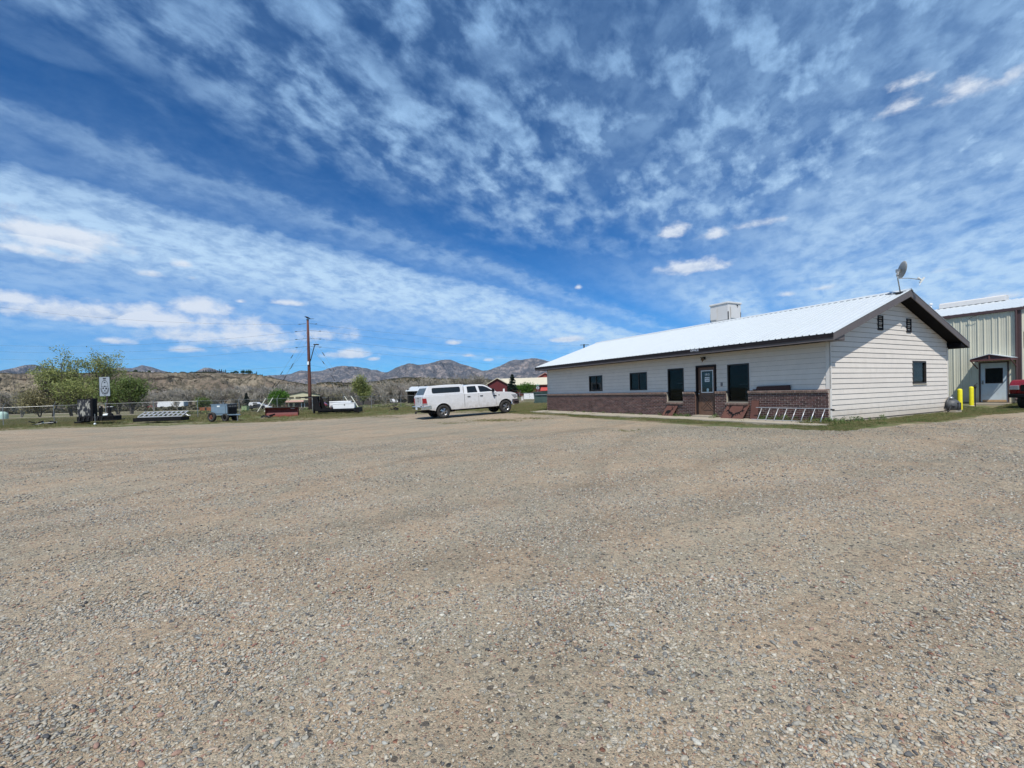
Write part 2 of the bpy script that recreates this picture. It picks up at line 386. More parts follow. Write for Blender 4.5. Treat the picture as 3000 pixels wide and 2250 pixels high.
M['mbrown'] = mat('maroon_brown_trim', (.075, .045, .045), .5, var=.1)
M['doorblue'] = mat('pale_blue_door', (.50, .58, .62), .5, var=.05, scale=4, dirt=((.42, .40, .34), .4, 3))
M['carpaint'] = mat('white_car_paint', (.63, .635, .64), .28, var=.02, scale=2, spec=.5, coat=.6, dirt=((.50, .46, .40), .30, 1.1), splash=((.34, .29, .23), .75, 1.15))
M['redpaint'] = mat('red_car_paint', (.22, .010, .014), .3, var=.06, scale=2, coat=.8)
M['chrome'] = mat('chrome', (.72, .73, .74), .14, 1.0, var=.05)
M['rim'] = mat('wheel_alloy', (.42, .43, .45), .28, .9, var=.08)
M['redlens'] = mat('red_lens', (.28, .01, .012), .2, var=.2, scale=12, spec=.6)
M['lens'] = mat('clear_lens', (.35, .36, .38), .12, .3, var=.2, scale=16, spec=.6)
M['carglass'] = mat('car_glass', (.010, .013, .014), .05, var=.3, spec=.55)
M['wblue'] = mat('machine_blue_grey', (.155, .225, .29), .5, var=.12, scale=4, dirt=((.22, .25, .27), .5, 2.5))
M['plow'] = mat('plow_red', (.12, .018, .016), .5, var=.18, scale=3, dirt=((.07, .025, .02), .5, 2))
M['bark'] = mat('tree_bark', (.10, .085, .07), .9, var=.25, scale=8, bump=.4)
M['barkg'] = mat('grey_bark', (.205, .18, .155), .9, var=.22, scale=3)
M['polew'] = mat('pole_wood', (.115, .045, .033), .8, var=.25, scale=2, dirt=((.07, .035, .03), .6, .8))
M['cream'] = mat('cream_render', (.55, .52, .35), .7, var=.05, scale=.4)
M['redbarn'] = mat('red_barn_siding', (.10, .014, .016), .6, var=.10, scale=.5)
M['tanroof'] = mat('tan_metal_roof', (.54, .49, .37), .45, var=.05, scale=.4)
M['darkshed'] = mat('shed_dark_brown', (.055, .045, .04), .8, var=.2, scale=1)  # plain dark brown, also on the office partition and screen fence panels
M['green_b'] = mat('dumpster_green', (.05, .085, .075), .55, var=.15, scale=1.5, dirt=((.10, .11, .10), .4, 1))
M['pgreen'] = mat('transformer_green', (.24, .31, .16), .6, var=.1)
M['coolerw'] = mat('cooler_cream', (.60, .59, .57), .5, var=.04, scale=2, dirt=((.45, .42, .36), .2, 3))
M['pole_guard'] = mat('guy_guard_pale', (.72, .72, .60), .5, var=.05)
# ================================================================== THE GROUND
def ground_mat(name, dry, green, dirtc, gs=.12, amt=.5):
    mt = bpy.data.materials.new(name); mt.use_nodes = True; t = mt.node_tree; N = NT(t); b = t.nodes['Principled BSDF']
    tc = N.new('ShaderNodeTexCoord').outputs['Object']
    big = N.noise(tc, gs, 5, .6); med = N.noise(tc, gs * 7, 5, .65); fine = N.noise(tc, 9, 6, .7)
    c = N.mix(N.sstep(N.m('ADD', N.m('MULTIPLY', big, .6), N.m('MULTIPLY', med, .4)), amt - .08, amt + .08), green, dry)
    c = N.mix(N.sstep(med, .56, .68), c, dirtc)
    k = N.lin(fine, .25, .75, .62, 1.35)
    s = N.new('ShaderNodeVectorMath', operation='SCALE'); t.links.new(c, s.inputs[0]); t.links.new(k, s.inputs['Scale'])
    t.links.new(s.outputs[0], b.inputs['Base Color']); b.inputs['Roughness'].default_value = .95; b.inputs['Specular IOR Level'].default_value = .1
    bp = N.new('ShaderNodeBump'); bp.inputs['Strength'].default_value = .6; bp.inputs['Distance'].default_value = .05
    t.links.new(fine, bp.inputs['Height']); t.links.new(bp.outputs[0], b.inputs['Normal'])
    return mt
M['field'] = ground_mat('dry_field', (.22, .18, .115), (.11, .13, .055), (.27, .21, .15), .11, .5)

def gravel_mat():
    mt = bpy.data.materials.new('gravel'); mt.use_nodes = True; t = mt.node_tree; N = NT(t); b = t.nodes['Principled BSDF']
    tc = N.new('ShaderNodeTexCoord').outputs['Object']
    # slightly warped coordinates so that no cell grid shows
    wn = N.new('ShaderNodeTexNoise'); wn.inputs['Scale'].default_value = 30; t.links.new(tc, wn.inputs['Vector'])
    wv = N.new('ShaderNodeVectorMath', operation='MULTIPLY_ADD'); t.links.new(wn.outputs['Color'], wv.inputs[0]); wv.inputs[1].default_value = (.012,) * 3; t.links.new(tc, wv.inputs[2])
    v = wv.outputs[0]
    def stones(scale):
        nd = N.new('ShaderNodeTexVoronoi'); nd.inputs['Scale'].default_value = scale; t.links.new(v, nd.inputs['Vector'])
        h = N.xyz(nd.outputs['Color'])
        colr = N.ramp(h[0], [(0, (.075, .078, .085)), (.07, (.15, .148, .145)), (.22, (.30, .27, .23)), (.42, (.44, .385, .31)), (.60, (.36, .335, .29)), (.74, (.52, .46, .375)), (.86, (.42, .31, .24)), (.93, (.24, .235, .23)), (.97, (.27, .13, .095)), (1, (.60, .56, .49))])
        return nd.outputs['Distance'], colr, h[1]
    dA, cA, hA = stones(78); dB, cB, hB = stones(34); dC, cC, hC = stones(150)
    big = N.noise(tc, .22, 4, .6, .6); med = N.noise(tc, 1.3, 5, .6, .4); fine = N.noise(tc, 14, 5, .65)
    dirt = N.mix(N.sstep(med, .4, .62), (.47, .385, .30), (.52, .445, .355))
    dirt = N.mix(N.lin(fine, .3, .7, 0, .45), dirt, (.30, .245, .19))
    # fine grit, then pebbles, then larger pebbles with gaps of dirt
    cover = N.m('ADD', N.m('MULTIPLY', big, .55), N.m('MULTIPLY', med, .45))
    c = N.mix(.62, dirt, cC)
    mA = N.m('MULTIPLY', N.m('LESS_THAN', dA, .52), N.m('GREATER_THAN', N.m('ADD', hA, N.lin(cover, .38, .62, -.28, .28)), .42))
    c = N.mix(mA, c, cA)
    mB = N.m('MULTIPLY', N.m('LESS_THAN', dB, .46), N.m('GREATER_THAN', N.m('ADD', hB, N.lin(cover, .38, .62, -.2, .2)), .70))
    c = N.mix(mB, c, cB)
    tone = N.mix(N.sstep(cover, .40, .60), (1.10, 1.02, .90), (.93, .96, .90))
    c = N.mix(1.0, c, tone, 'MULTIPLY')
    # stray larger stones and clumps that still read from far off
    nD = N.new('ShaderNodeTexVoronoi'); nD.inputs['Scale'].default_value = 13; t.links.new(v, nD.inputs['Vector']); hD = N.xyz(nD.outputs['Color'])
    mD = N.m('MULTIPLY', N.m('LESS_THAN', nD.outputs['Distance'], .26), N.m('GREATER_THAN', hD[1], .45))
    c = N.mix(N.m('MULTIPLY', mD, .8), c, N.ramp(hD[0], [(0, (.06, .06, .06)), (.45, (.13, .12, .11)), (.6, (.30, .27, .23)), (.8, (.60, .55, .46)), (1, (.25, .13, .10))]))
    gr = N.noise(tc, 24, 4, .8); gr2 = N.noise(tc, 5, 5, .75)
    c = N.mix(1.0, c, N.ramp(gr, [(.0, .45), (.40, .72), (.52, .90), (.66, 1.08), (1, 1.2)]), 'MULTIPLY')
    c = N.mix(1.0, c, N.ramp(gr2, [(.3, .84), (.5, .98), (.7, 1.08)]), 'MULTIPLY')
    X0, Y0, Z0 = N.xyz(tc)
    def arc(cx, cy, sc, lo):
        dx = N.m('SUBTRACT', X0, cx); dy = N.m('SUBTRACT', Y0, cy); rr = N.m('SQRT', N.m('ADD', N.m('MULTIPLY', dx, dx), N.m('MULTIPLY', dy, dy)))
        an = N.m('MULTIPLY', N.m('ARCTAN2', dx, dy), 3.0); q = N.noise(N.vec(N.m('ADD', rr, N.m('MULTIPLY', big, 2.0)), an), sc, 3, .5)
        return N.ramp(q, [(.36, lo), (.44, 1.0), (.56, 1.0), (.64, 1.05)])
    c = N.mix(1.0, c, arc(-22, 52, 1.1, .86), 'MULTIPLY'); c = N.mix(1.0, c, arc(46, -8, .9, .88), 'MULTIPLY')
    c = N.mix(1.0, c, (.955, .935, .885), 'MULTIPLY')
    # worn, paler wheel lanes and darker damp spots
    X, Y, Z = N.xyz(tc)
    la = N.noise(N.vec(N.m('MULTIPLY', N.m('ADD', N.m('MULTIPLY', X, .35), Y), .5), N.m('MULTIPLY', X, .035)), 1.2, 4, .55, .3)
    c = N.mix(1.0, c, N.ramp(la, [(0, .92), (.42, .95), (.5, 1.0), (.6, 1.03), (.75, .97)]), 'MULTIPLY')
    t.links.new(c, b.inputs['Base Color']); b.inputs['Roughness'].default_value = .9; b.inputs['Specular IOR Level'].default_value = .2
    hgt = N.m('ADD', N.m('MULTIPLY', N.m('SUBTRACT', .6, dA), N.m('MULTIPLY', mA, .8)), N.m('MULTIPLY', N.m('SUBTRACT', .6, dB), N.m('MULTIPLY', mB, 1.8)))
    hgt = N.m('ADD', hgt, N.m('ADD', N.m('MULTIPLY', N.m('SUBTRACT', .6, dC), .35), N.m('MULTIPLY', fine, .9)))
    bp = N.new('ShaderNodeBump'); bp.inputs['Strength'].default_value = 1.0; bp.inputs['Distance'].default_value = .012
    t.links.new(hgt, bp.inputs['Height']); t.links.new(bp.outputs[0], b.inputs['Normal'])
    return mt
M['gravel'] = gravel_mat()

def grid_sheet(name, xs, ys, zf, mt, smooth=True):
    Xg, Yg = np.meshgrid(xs, ys); Z = zf(Xg, Yg); nx, ny = len(xs), len(ys)
    vs = np.c_[Xg.ravel(), Yg.ravel(), Z.ravel()]
    idx = np.arange(nx * ny).reshape(ny, nx)
    fs = np.stack([idx[:-1, :-1], idx[:-1, 1:], idx[1:, 1:], idx[1:, :-1]], -1).reshape(-1, 4)
    return mesh(name, vs.tolist(), fs.tolist(), mt, smooth=smooth)
def axis(lo, hi, near, step, growth):
    a = [0.0]; st = step
    while a[-1] < hi: a.append(a[-1] + st); st = st if a[-1] < near else st * growth
    b = [0.0]; st = step
    while b[-1] > lo: b.append(b[-1] - st); st = st if -b[-1] < near else st * growth
    return np.array(sorted(set(b + a)))
def zfar(x, y):
    z = gz(x, y)
    return z - .05
tag(grid_sheet('ground', axis(-2600, 2600, 70, 2.0, 1.16), axis(-400, 9000, 75, 2.0, 1.16), zfar, M['field']), kind='structure')

# gravel yard: a fan of quads out to a ragged edge
_edge_px = [(-260, 1276), (0, 1262), (250, 1252), (500, 1245), (800, 1236), (1000, 1226), (1100, 1219), (1200, 1214), (1330, 1209), (1520, 1208), (1560, 1213), (1640, 1219), (1760, 1226), (1900, 1236), (2060, 1247), (2200, 1252), (2350, 1258), (2460, 1259), (2560, 1253), (2680, 1241), (2780, 1232), (2850, 1224), (2900, 1210), (2960, 1203), (3060, 1204), (3300, 1210)]
_E = [on_ground(*p) for p in _edge_px]
_E = [Vector((-60, -6, 0)), Vector((-48, 14, 0))] + _E + [Vector((34, 24, 0)), Vector((40, 10, 0)), Vector((40, -6, 0))]
def edge_r(th, P=[(math.atan2(p.x, p.y + 12), math.hypot(p.x, p.y + 12)) for p in _E]):
    return float(np.interp(th, [q[0] for q in P], [q[1] for q in P]))
def in_yard(x, y, grow=0.0):
    return math.hypot(x, y + 12) < edge_r(math.atan2(x, y + 12)) + grow
_P = sorted((math.atan2(p.x, p.y + 12), math.hypot(p.x, p.y + 12)) for p in _E)
def edge_r(th): return float(np.interp(th, [q[0] for q in _P], [q[1] for q in _P]))
def yard():
    nth = 900; ths = np.linspace(_P[0][0], _P[-1][0], nth)
    er = np.array([edge_r(t) for t in ths]); rng = np.random.default_rng(3)
    nz = np.convolve(rng.normal(0, 1, nth + 40), np.hanning(9) / 3, 'same')[20:-20] * .30 + np.convolve(rng.normal(0, 1, nth + 80), np.hanning(41) / 9, 'same')[40:-40] * .22
    er = er + nz * np.clip(er / 40, .3, 1)
    fr = np.concatenate([[.0], np.linspace(.12, 1, 46)])
    x = np.sin(ths)[:, None] * er[:, None] * fr; y = -12 + np.cos(ths)[:, None] * er[:, None] * fr
    z = gz(x, y) + .02 * np.clip((1 - fr[None, :]) * 12, 0, 1) - .03
    z = z + .004 * np.sin(x * 1.3 + y * .7) + .003 * np.sin(x * 2.9 - y * 2.1)
    vs = np.stack([x, y, z], -1).reshape(-1, 3); k = len(fr); idx = np.arange(nth * k).reshape(nth, k)
    fs = np.stack([idx[:-1, :-1], idx[:-1, 1:], idx[1:, 1:], idx[1:, :-1]], -1).reshape(-1, 4)
    o = mesh('gravel_yard', vs.tolist(), fs[:, ::-1].tolist(), M['gravel'], smooth=True); tag(o, kind='structure')
yard()

# ---- scatter: geometry nodes instance a small set of source meshes on given points
def scatter(name, pts, scl, rot, sources, kind='stuff', parent=None, label=None, cat=None, tilt=None):
    n = len(pts); me = bpy.data.meshes.new(name); me.vertices.add(n); me.vertices.foreach_set('co', np.asarray(pts, np.float32).ravel())
    a = me.attributes.new('scl', 'FLOAT_VECTOR', 'POINT'); a.data.foreach_set('vector', np.asarray(scl, np.float32).ravel())
    a = me.attributes.new('rot', 'FLOAT_VECTOR', 'POINT'); a.data.foreach_set('vector', np.asarray(rot, np.float32).ravel())
    o = bpy.data.objects.new(name, me); COL.objects.link(o)
    c = bpy.data.collections.new(name + '_sources')
    for s in sources: c.objects.link(s)
    ng = bpy.data.node_groups.new(name, 'GeometryNodeTree')
    ng.interface.new_socket('Geometry', in_out='INPUT', socket_type='NodeSocketGeometry'); ng.interface.new_socket('Geometry', in_out='OUTPUT', socket_type='NodeSocketGeometry')
    gi = ng.nodes.new('NodeGroupInput'); go = ng.nodes.new('NodeGroupOutput'); ip = ng.nodes.new('GeometryNodeInstanceOnPoints'); ci = ng.nodes.new('GeometryNodeCollectionInfo')
    ci.inputs[0].default_value = c; ci.inputs['Separate Children'].default_value = True; ci.inputs['Reset Children'].default_value = True
    an = ng.nodes.new('GeometryNodeInputNamedAttribute'); an.data_type = 'FLOAT_VECTOR'; an.inputs[0].default_value = 'scl'
    rn = ng.nodes.new('GeometryNodeInputNamedAttribute'); rn.data_type = 'FLOAT_VECTOR'; rn.inputs[0].default_value = 'rot'
    rv = ng.nodes.new('FunctionNodeRandomValue'); rv.data_type = 'INT'; rv.inputs[4].default_value = 0; rv.inputs[5].default_value = len(sources) - 1
    L = ng.links
    L.new(gi.outputs[0], ip.inputs['Points']); L.new(ci.outputs[0], ip.inputs['Instance']); ip.inputs['Pick Instance'].default_value = True
    L.new(rv.outputs[2], ip.inputs['Instance Index']); L.new(an.outputs[0], ip.inputs['Scale'])
    er = ng.nodes.new('FunctionNodeEulerToRotation'); L.new(rn.outputs[0], er.inputs[0]); L.new(er.outputs[0], ip.inputs['Rotation'])
    L.new(ip.outputs[0], go.inputs[0])
    md = o.modifiers.new('scatter', 'NODES'); md.node_group = ng
    if parent is not None: o.parent = parent
    return tag(o, label, cat, kind=kind)
def loose(name, verts, faces, mt, smooth=False):
    me = bpy.data.meshes.new(name); me.from_pydata([tuple(v) for v in verts], [], [tuple(f) for f in faces]); me.update()
    if smooth: me.shade_smooth()
    me.materials.append(mt); return bpy.data.objects.new(name, me)

def pebble_mat():
    mt = bpy.data.materials.new('pebble'); mt.use_nodes = True; t = mt.node_tree; N = NT(t); b = t.nodes['Principled BSDF']
    r = N.new('ShaderNodeObjectInfo').outputs['Random']
    c = N.ramp(r, [(0, (.05, .052, .055)), (.05, (.10, .10, .10)), (.13, (.18, .18, .165)), (.26, (.26, .25, .215)), (.42, (.35, .32, .255)), (.56, (.43, .385, .30)), (.70, (.30, .29, .25)), (.80, (.45, .37, .27)), (.88, (.24, .12, .09)), (.92, (.38, .33, .26)), (.97, (.52, .50, .42)), (1, (.20, .22, .22))])
    tc = N.new('ShaderNodeTexCoord').outputs['Object']
    k = N.lin(N.noise(tc, 3.0, 4), .3, .7, .78, 1.2)
    s = N.new('ShaderNodeVectorMath', operation='SCALE'); t.links.new(c, s.inputs[0]); t.links.new(k, s.inputs['Scale'])
    t.links.new(s.outputs[0], b.inputs['Base Color']); b.inputs['Roughness'].default_value = .72; b.inputs['Specular IOR Level'].default_value = .3
    return mt
M['pebble'] = pebble_mat()
def pebbles():
    rng = np.random.default_rng(5); src = []
    for i in range(7):
        bm = bmesh.new(); bmesh.ops.create_icosphere(bm, subdivisions=2 if i < 4 else 1, radius=1.0)
        ax = rng.normal(size=(5, 3)); ax /= np.linalg.norm(ax, axis=1)[:, None]; cut = rng.uniform(.55, .9, 5)
        vs = []
        for v in bm.verts:
            p = np.array(v.co)
            for a, c in zip(ax, cut):
                d = p @ a
                if d > c: p = p - a * (d - c)
            p *= (1.0, rng.uniform(.70, .72) if i % 2 else .85, .55)
            vs.append(p)
        fs = [[v.index for v in f.verts] for f in bm.faces]; bm.free()
        src.append(loose('pebble', vs, fs, M['pebble'], smooth=True))
    P = []; SC = []
    def field(n, y0, y1, lo, hi, al, dens):
        # uniform over the visible wedge
        y = np.sqrt(rng.uniform(y0 ** 2, y1 ** 2, n)); x = y * rng.uniform(-1.28, 1.32, n)
        nz = np.sin(x * 1.7 + 2 * np.sin(y * .9)) * np.sin(y * 2.1 + 1.3 * np.sin(x * 1.1)) + .6 * np.sin(x * 5.3 + y * 3.7) * np.sin(y * 6.1 - x * 2.9)
        keep = rng.uniform(0, 1, n) < np.clip(.50 + .44 * nz * dens, .12, 1)
        x, y = x[keep], y[keep]; s = lo * (hi / lo) ** (rng.uniform(0, 1, len(x)) ** al)
        P.append(np.c_[x, y]); SC.append(s)
    field(90000, 1.2, 3.6, .0036, .0105, 1.5, 1)
    field(15000, 1.2, 3.8, .009, .020, 2.4, 1.0)
    field(120000, 3.4, 7.2, .0055, .014, 1.6, 1)
    field(18000, 3.4, 9.0, .010, .021, 2.4, 1.0)
    field(120000, 7.0, 16.0, .009, .020, 1.7, 1)
    P = np.concatenate(P); s = np.concatenate(SC); n = len(P)
    ok = np.array([in_yard(a, b, -.3) for a, b in P]); P = P[ok]; s = s[ok]; n = len(P)
    x, y = P[:, 0], P[:, 1]; base = gz(x, y) - .01 + .004 * np.sin(x * 1.3 + y * .7) + .003 * np.sin(x * 2.9 - y * 2.1)
    z = base + s * .22
    sc = np.c_[s * rng.uniform(.85, 1.35, n), s * rng.uniform(.8, 1.1, n), s * rng.uniform(.7, 1.2, n)]
    rot = np.c_[rng.normal(0, .18, n), rng.normal(0, .18, n), rng.uniform(0, 6.28, n)]
    scatter('loose_gravel', np.c_[x, y, z], sc, rot, src)
pebbles()

# ---- grass
def grass_mat(name, c1, c2, c3):
    mt = bpy.data.materials.new(name); mt.use_nodes = True; t = mt.node_tree; N = NT(t); b = t.nodes['Principled BSDF']
    r = N.new('ShaderNodeObjectInfo').outputs['Random']; ri = N.new('ShaderNodeNewGeometry').outputs['Random Per Island']
    f = N.m('FRACT', N.m('ADD', r, N.m('MULTIPLY', ri, .45)))
    c = N.ramp(f, [(0, c1), (.45, c2), (.7, c1), (.85, c3), (1, c2)])
    t.links.new(c, b.inputs['Base Color']); b.inputs['Roughness'].default_value = .8; b.inputs['Specular IOR Level'].default_value = .15
    return mt
M['grass'] = grass_mat('spring_grass', (.08, .13, .035), (.155, .175, .065), (.30, .25, .14))
M['drygrass'] = grass_mat('dry_weeds', (.20, .17, .085), (.15, .145, .06), (.27, .21, .12))
M['weed'] = grass_mat('broad_weeds', (.05, .10, .025), (.085, .14, .04), (.14, .17, .065))
def tuft(rng, n, h, spread, w, mt, lean=.35):
    V = []; Fc = []
    for i in range(n):
        a = rng.uniform(0, 6.28); r = spread * rng.uniform(0, 1) ** .6; x, y = r * math.cos(a), r * math.sin(a)
        hh = h * rng.uniform(.5, 1); a2 = rng.uniform(0, 6.28); l = lean * hh * rng.uniform(.3, 1.3); dx, dy = l * math.cos(a2), l * math.sin(a2)
        a3 = rng.uniform(0, 6.28); wx, wy = w * math.cos(a3), w * math.sin(a3); b = len(V)
        V += [(x - wx, y - wy, 0), (x + wx, y + wy, 0), (x + dx * .4 + wx * .7, y + dy * .4 + wy * .7, hh * .6), (x + dx * .4 - wx * .7, y + dy * .4 - wy * .7, hh * .6), (x + dx, y + dy, hh)]
        Fc += [(b, b + 1, b + 2, b + 3), (b + 3, b + 2, b + 4)]
    return loose('tuft', V, Fc, mt)
def leafy(rng, n, h, spread, s, mt):
    V = []; Fc = []
    for i in range(n):
        a = rng.uniform(0, 6.28); r = spread * rng.uniform(0, 1) ** .5; z = h * rng.uniform(.05, 1) * (1 - .5 * (r / spread) ** 2); p = np.array([r * math.cos(a), r * math.sin(a), z])
        u = rng.normal(size=3); u /= np.linalg.norm(u); v = np.cross(u, rng.normal(size=3)); v /= np.linalg.norm(v); k = s * rng.uniform(.6, 1.3); b = len(V)
        V += [p - u * k, p + v * k * .5, p + u * k, p - v * k * .5]; Fc += [(b, b + 1, b + 2, b + 3)]
    return loose('leafy_weed', V, Fc, mt)
def grass():
    rng = np.random.default_rng(9)
    src = [tuft(rng, 26, .20, .22, .007, M['grass']) for _ in range(2)] + [tuft(rng, 22, .24, .20, .007, M['drygrass']) for _ in range(3)]
    # band beyond the gravel on the left, up to and past the fence
    n = 90000; y = rng.uniform(24, 74, n); x = rng.uniform(-1.25, .12, n) * y
    cl = np.sin(x * .42 + 1.1 * np.sin(y * .37)) * np.sin(y * .61 + x * .13) + .5 * np.sin(x * 1.7 + y * 1.1) * np.sin(y * 1.9)
    p = np.clip(.42 + .55 * cl, .06, 1) * np.clip(1.25 - (y - 34) / 60, .25, 1)
    k = rng.uniform(0, 1, n) < p; x, y = x[k], y[k]
    k = np.array([not in_yard(a, b, rng.exponential(.12)) for a, b in zip(x, y)]); x, y = x[k], y[k]
    k = ~((x > -6) & (y > 28.5) & (y < 33.0) & (x < .5)); x, y = x[k], y[k]
    d = np.array([math.hypot(a, b + 12) - edge_r(math.atan2(a, b + 12)) for a, b in zip(x, y)])
    n = len(x); s = rng.uniform(.5, 1.5, n) * np.clip(.22 + d * .07, .22, .85)
    scatter('grass_by_the_fence', np.c_[x, y, gz(x, y) - .06], np.c_[s * 1.3, s * 1.3, s], np.c_[np.zeros(n), np.zeros(n), rng.uniform(0, 6.28, n)], src, label='green and dry grass growing along the fence', cat='grass')
    # lawn between truck and building far end
    n = 15000; y = rng.uniform(29, 66, n); x = rng.uniform(-.02, .30, n) * y
    k = np.array([not in_yard(a, b, rng.exponential(.1)) for a, b in zip(x, y)]); x, y = x[k], y[k]
    rx, ry = x - 10.582, y - 14.936; uu = rx * d2[0] + ry * d2[1]; ss = rx * d1[0] + ry * d1[1]
    k = ~((uu > -.9) & (uu < 9.3) & (ss < 17.6)) & ~((x < .6) & (y < 33)); x, y = x[k], y[k]; n = len(x); s = rng.uniform(.5, 1.0, n)
    scatter('lawn_beside_office', np.c_[x, y, gz(x, y) - .06], np.c_[s * 1.3, s * 1.3, s * .8], np.c_[np.zeros(n), np.zeros(n), rng.uniform(0, 6.28, n)], src[:3], label='green lawn by the far end of the office', cat='grass')
    # strips of weeds along the facade, the gable wall and round the bollards
    X = []; Y = []; Sx = []
    def strip(s0, s1, u0, u1, n, h, taper=0):
        for _ in range(n):
            s_ = rng.uniform(s0, s1); u = rng.uniform(u0, u1); c = .5 + .5 * math.sin(s_ * 1.9 + 2 * math.sin(u * 3)) * math.sin(u * 4.1 + s_)
            if rng.uniform() > .25 + .75 * c: continue
            q = bld(s_, u); X.append(q.x); Y.append(q.y); Sx.append(h * (.35 + .9 * c) * rng.uniform(.5, 1.35))
    strip(-1.4, 6, -2.2, -1.1, 3000, .36); strip(6, 12, -2.1, -.9, 2600, .38); strip(11, 17.6, -1.7, -.6, 1900, .42); strip(14, 19.5, -2.6, -.3, 1600, .42)
    strip(-1.05, -.12, -1.6, 9.6, 3800, .42); strip(-1.35, -.7, -2, 9, 900, .30); strip(-1.5, -.5, 3, 13.5, 1800, .40); strip(-1.2, 1.0, 9.2, 14.5, 2600, .55); strip(-.9, .2, 14, 17, 1000, .42)
    strip(0, 4, -.9, -.6, 260, .5); strip(-.4, .6, -.7, -.2, 160, .8)
    x = np.array(X); y = np.array(Y); s = np.array(Sx); n = len(x)
    scatter('weeds_round_office', np.c_[x, y, gz(x, y) - .02], np.c_[s, s, s * .8], np.c_[np.zeros(n), np.zeros(n), rng.uniform(0, 6.28, n)],
            [tuft(rng, 34, .20, .24, .006, M['grass'], .6), tuft(rng, 34, .2, .24, .006, M['drygrass'], .7), tuft(rng, 30, .16, .28, .006, M['drygrass'], .9), leafy(rng, 46, .17, .26, .028, M['weed']), leafy(rng, 40, .13, .26, .024, M['drygrass'])], label='low weeds along the office walls', cat='weeds')
    # leafy plants by the corner, the ladder and the door
    X = []; Y = []; Sx = []
    for (s0, s1, u0, u1, n_, h) in ((-.5, -.08, -.3, 1.7, 26, .8), (-.3, 2.6, -.32, -.16, 34, .9), (-.3, .1, -.7, -.1, 10, .9), (5.3, 6.2, -.5, -.2, 18, .8), (-.4, -.1, 2.2, 3.4, 9, .7), (3.9, 4.3, -.5, -.2, 8, .8), (.6, 1.6, 9.6, 12.6, 30, 1.3), (7, 17, -.4, -.16, 60, .6)):
        for _ in range(n_): q = bld(rng.uniform(s0, s1), rng.uniform(u0, u1)); X.append(q.x); Y.append(q.y); Sx.append(h * rng.uniform(.5, 1.2))
    x = np.array(X); y = np.array(Y); s = np.array(Sx); n = len(x)
    scatter('leafy_weeds', np.c_[x, y, gz(x, y) - .02], np.c_[s * .8, s * .8, s * 1.2], np.c_[np.zeros(n), np.zeros(n), rng.uniform(0, 6.28, n)], [leafy(rng, 44, .24, .14, .03, M['weed']), leafy(rng, 30, .30, .12, .03, M['weed'])], label='taller leafy weeds against the office walls', cat='weeds')
    # thin patch of weeds and small sprigs on the gravel
    X = []; Y = []
    for (px, py, rx, ry, n) in ((1445, 1232, 75, 4, 420), (1330, 1240, 60, 3, 100), (1560, 1226, 60, 3, 160), (1830, 1262, 90, 4, 40), (2720, 1224, 60, 3, 200), (1120, 1222, 60, 3, 150)):
        for _ in range(n):
            q = on_ground(px + rng.normal(0, rx * .5), py + rng.normal(0, ry * .5)); X.append(q.x); Y.append(q.y)
    x = np.array(X); y = np.array(Y); n = len(x); s = rng.uniform(.12, .32, n)
    scatter('weed_patches_on_gravel', np.c_[x, y, gz(x, y) - .01], np.c_[s * 1.3, s * 1.3, s * .7], np.c_[np.zeros(n), np.zeros(n), rng.uniform(0, 6.28, n)], src, label='thin weed patches growing out of the gravel', cat='weeds')
grass()

# concrete walk along the office front, cracked slabs
def walk():
    mb = MB()
    for (s0, s1) in ((-.3, 2.9), (2.93, 5.9), (5.93, 8.9), (8.93, 11.9), (11.93, 14.9), (14.93, 17.3)):
        for k in range(1):
            p = [bld(s0, -1.35), bld(s1, -1.35), bld(s1, -.12), bld(s0, -.12)]
            zz = [g1(q.x, q.y) + .035 for q in p]; zz[2] = max(zz[2], BZ - .02); zz[3] = max(zz[3], BZ - .02)
            top = [(q.x, q.y, z) for q, z in zip(p, zz)]; bot = [(q.x, q.y, z - .2) for q, z in zip(p, zz)]
            mb.add(bot + top, [(4, 5, 6, 7), (0, 1, 5, 4), (1, 2, 6, 5), (2, 3, 7, 6), (3, 0, 4, 7)])
    o = mb.build('concrete_walk', M['concrete']); tag(o, kind='structure')
walk()
# ================================================================== THE OFFICE BUILDING   local x = across the gable, y = along the front, z up
W, L, G, EV, SL, HZ, GF = 8.926, 17.095, .487, .72, .3408, 3.072, .393
CR = .1778
def text_mesh(name, s, size, mt, parent, M4, extrude=.002, align='CENTER', sx=1.0, bold=0.0):
    cu = bpy.data.curves.new(name, 'FONT'); cu.body = s; cu.size = size; cu.extrude = extrude; cu.align_x = align; cu.align_y = 'CENTER'; cu.offset = bold; cu.resolution_u = 3
    tmp = bpy.data.objects.new(name + '_t', cu); COL.objects.link(tmp); dg = bpy.context.evaluated_depsgraph_get()
    me = bpy.data.meshes.new_from_object(tmp.evaluated_get(dg)); COL.objects.unlink(tmp); bpy.data.objects.remove(tmp); bpy.data.curves.remove(cu)
    me.materials.clear(); me.materials.append(mt); o = bpy.data.objects.new(name, me); COL.objects.link(o); o.parent = parent
    o.matrix_local = M4 @ Matrix.Diagonal((sx, 1, 1, 1)); me.name = name
    return o
def face_neg_x(x, y, z):   # text plane facing -x, reading direction -y
    return Matrix(((0, 0, -1, x), (-1, 0, 0, y), (0, 1, 0, z), (0, 0, 0, 1)))
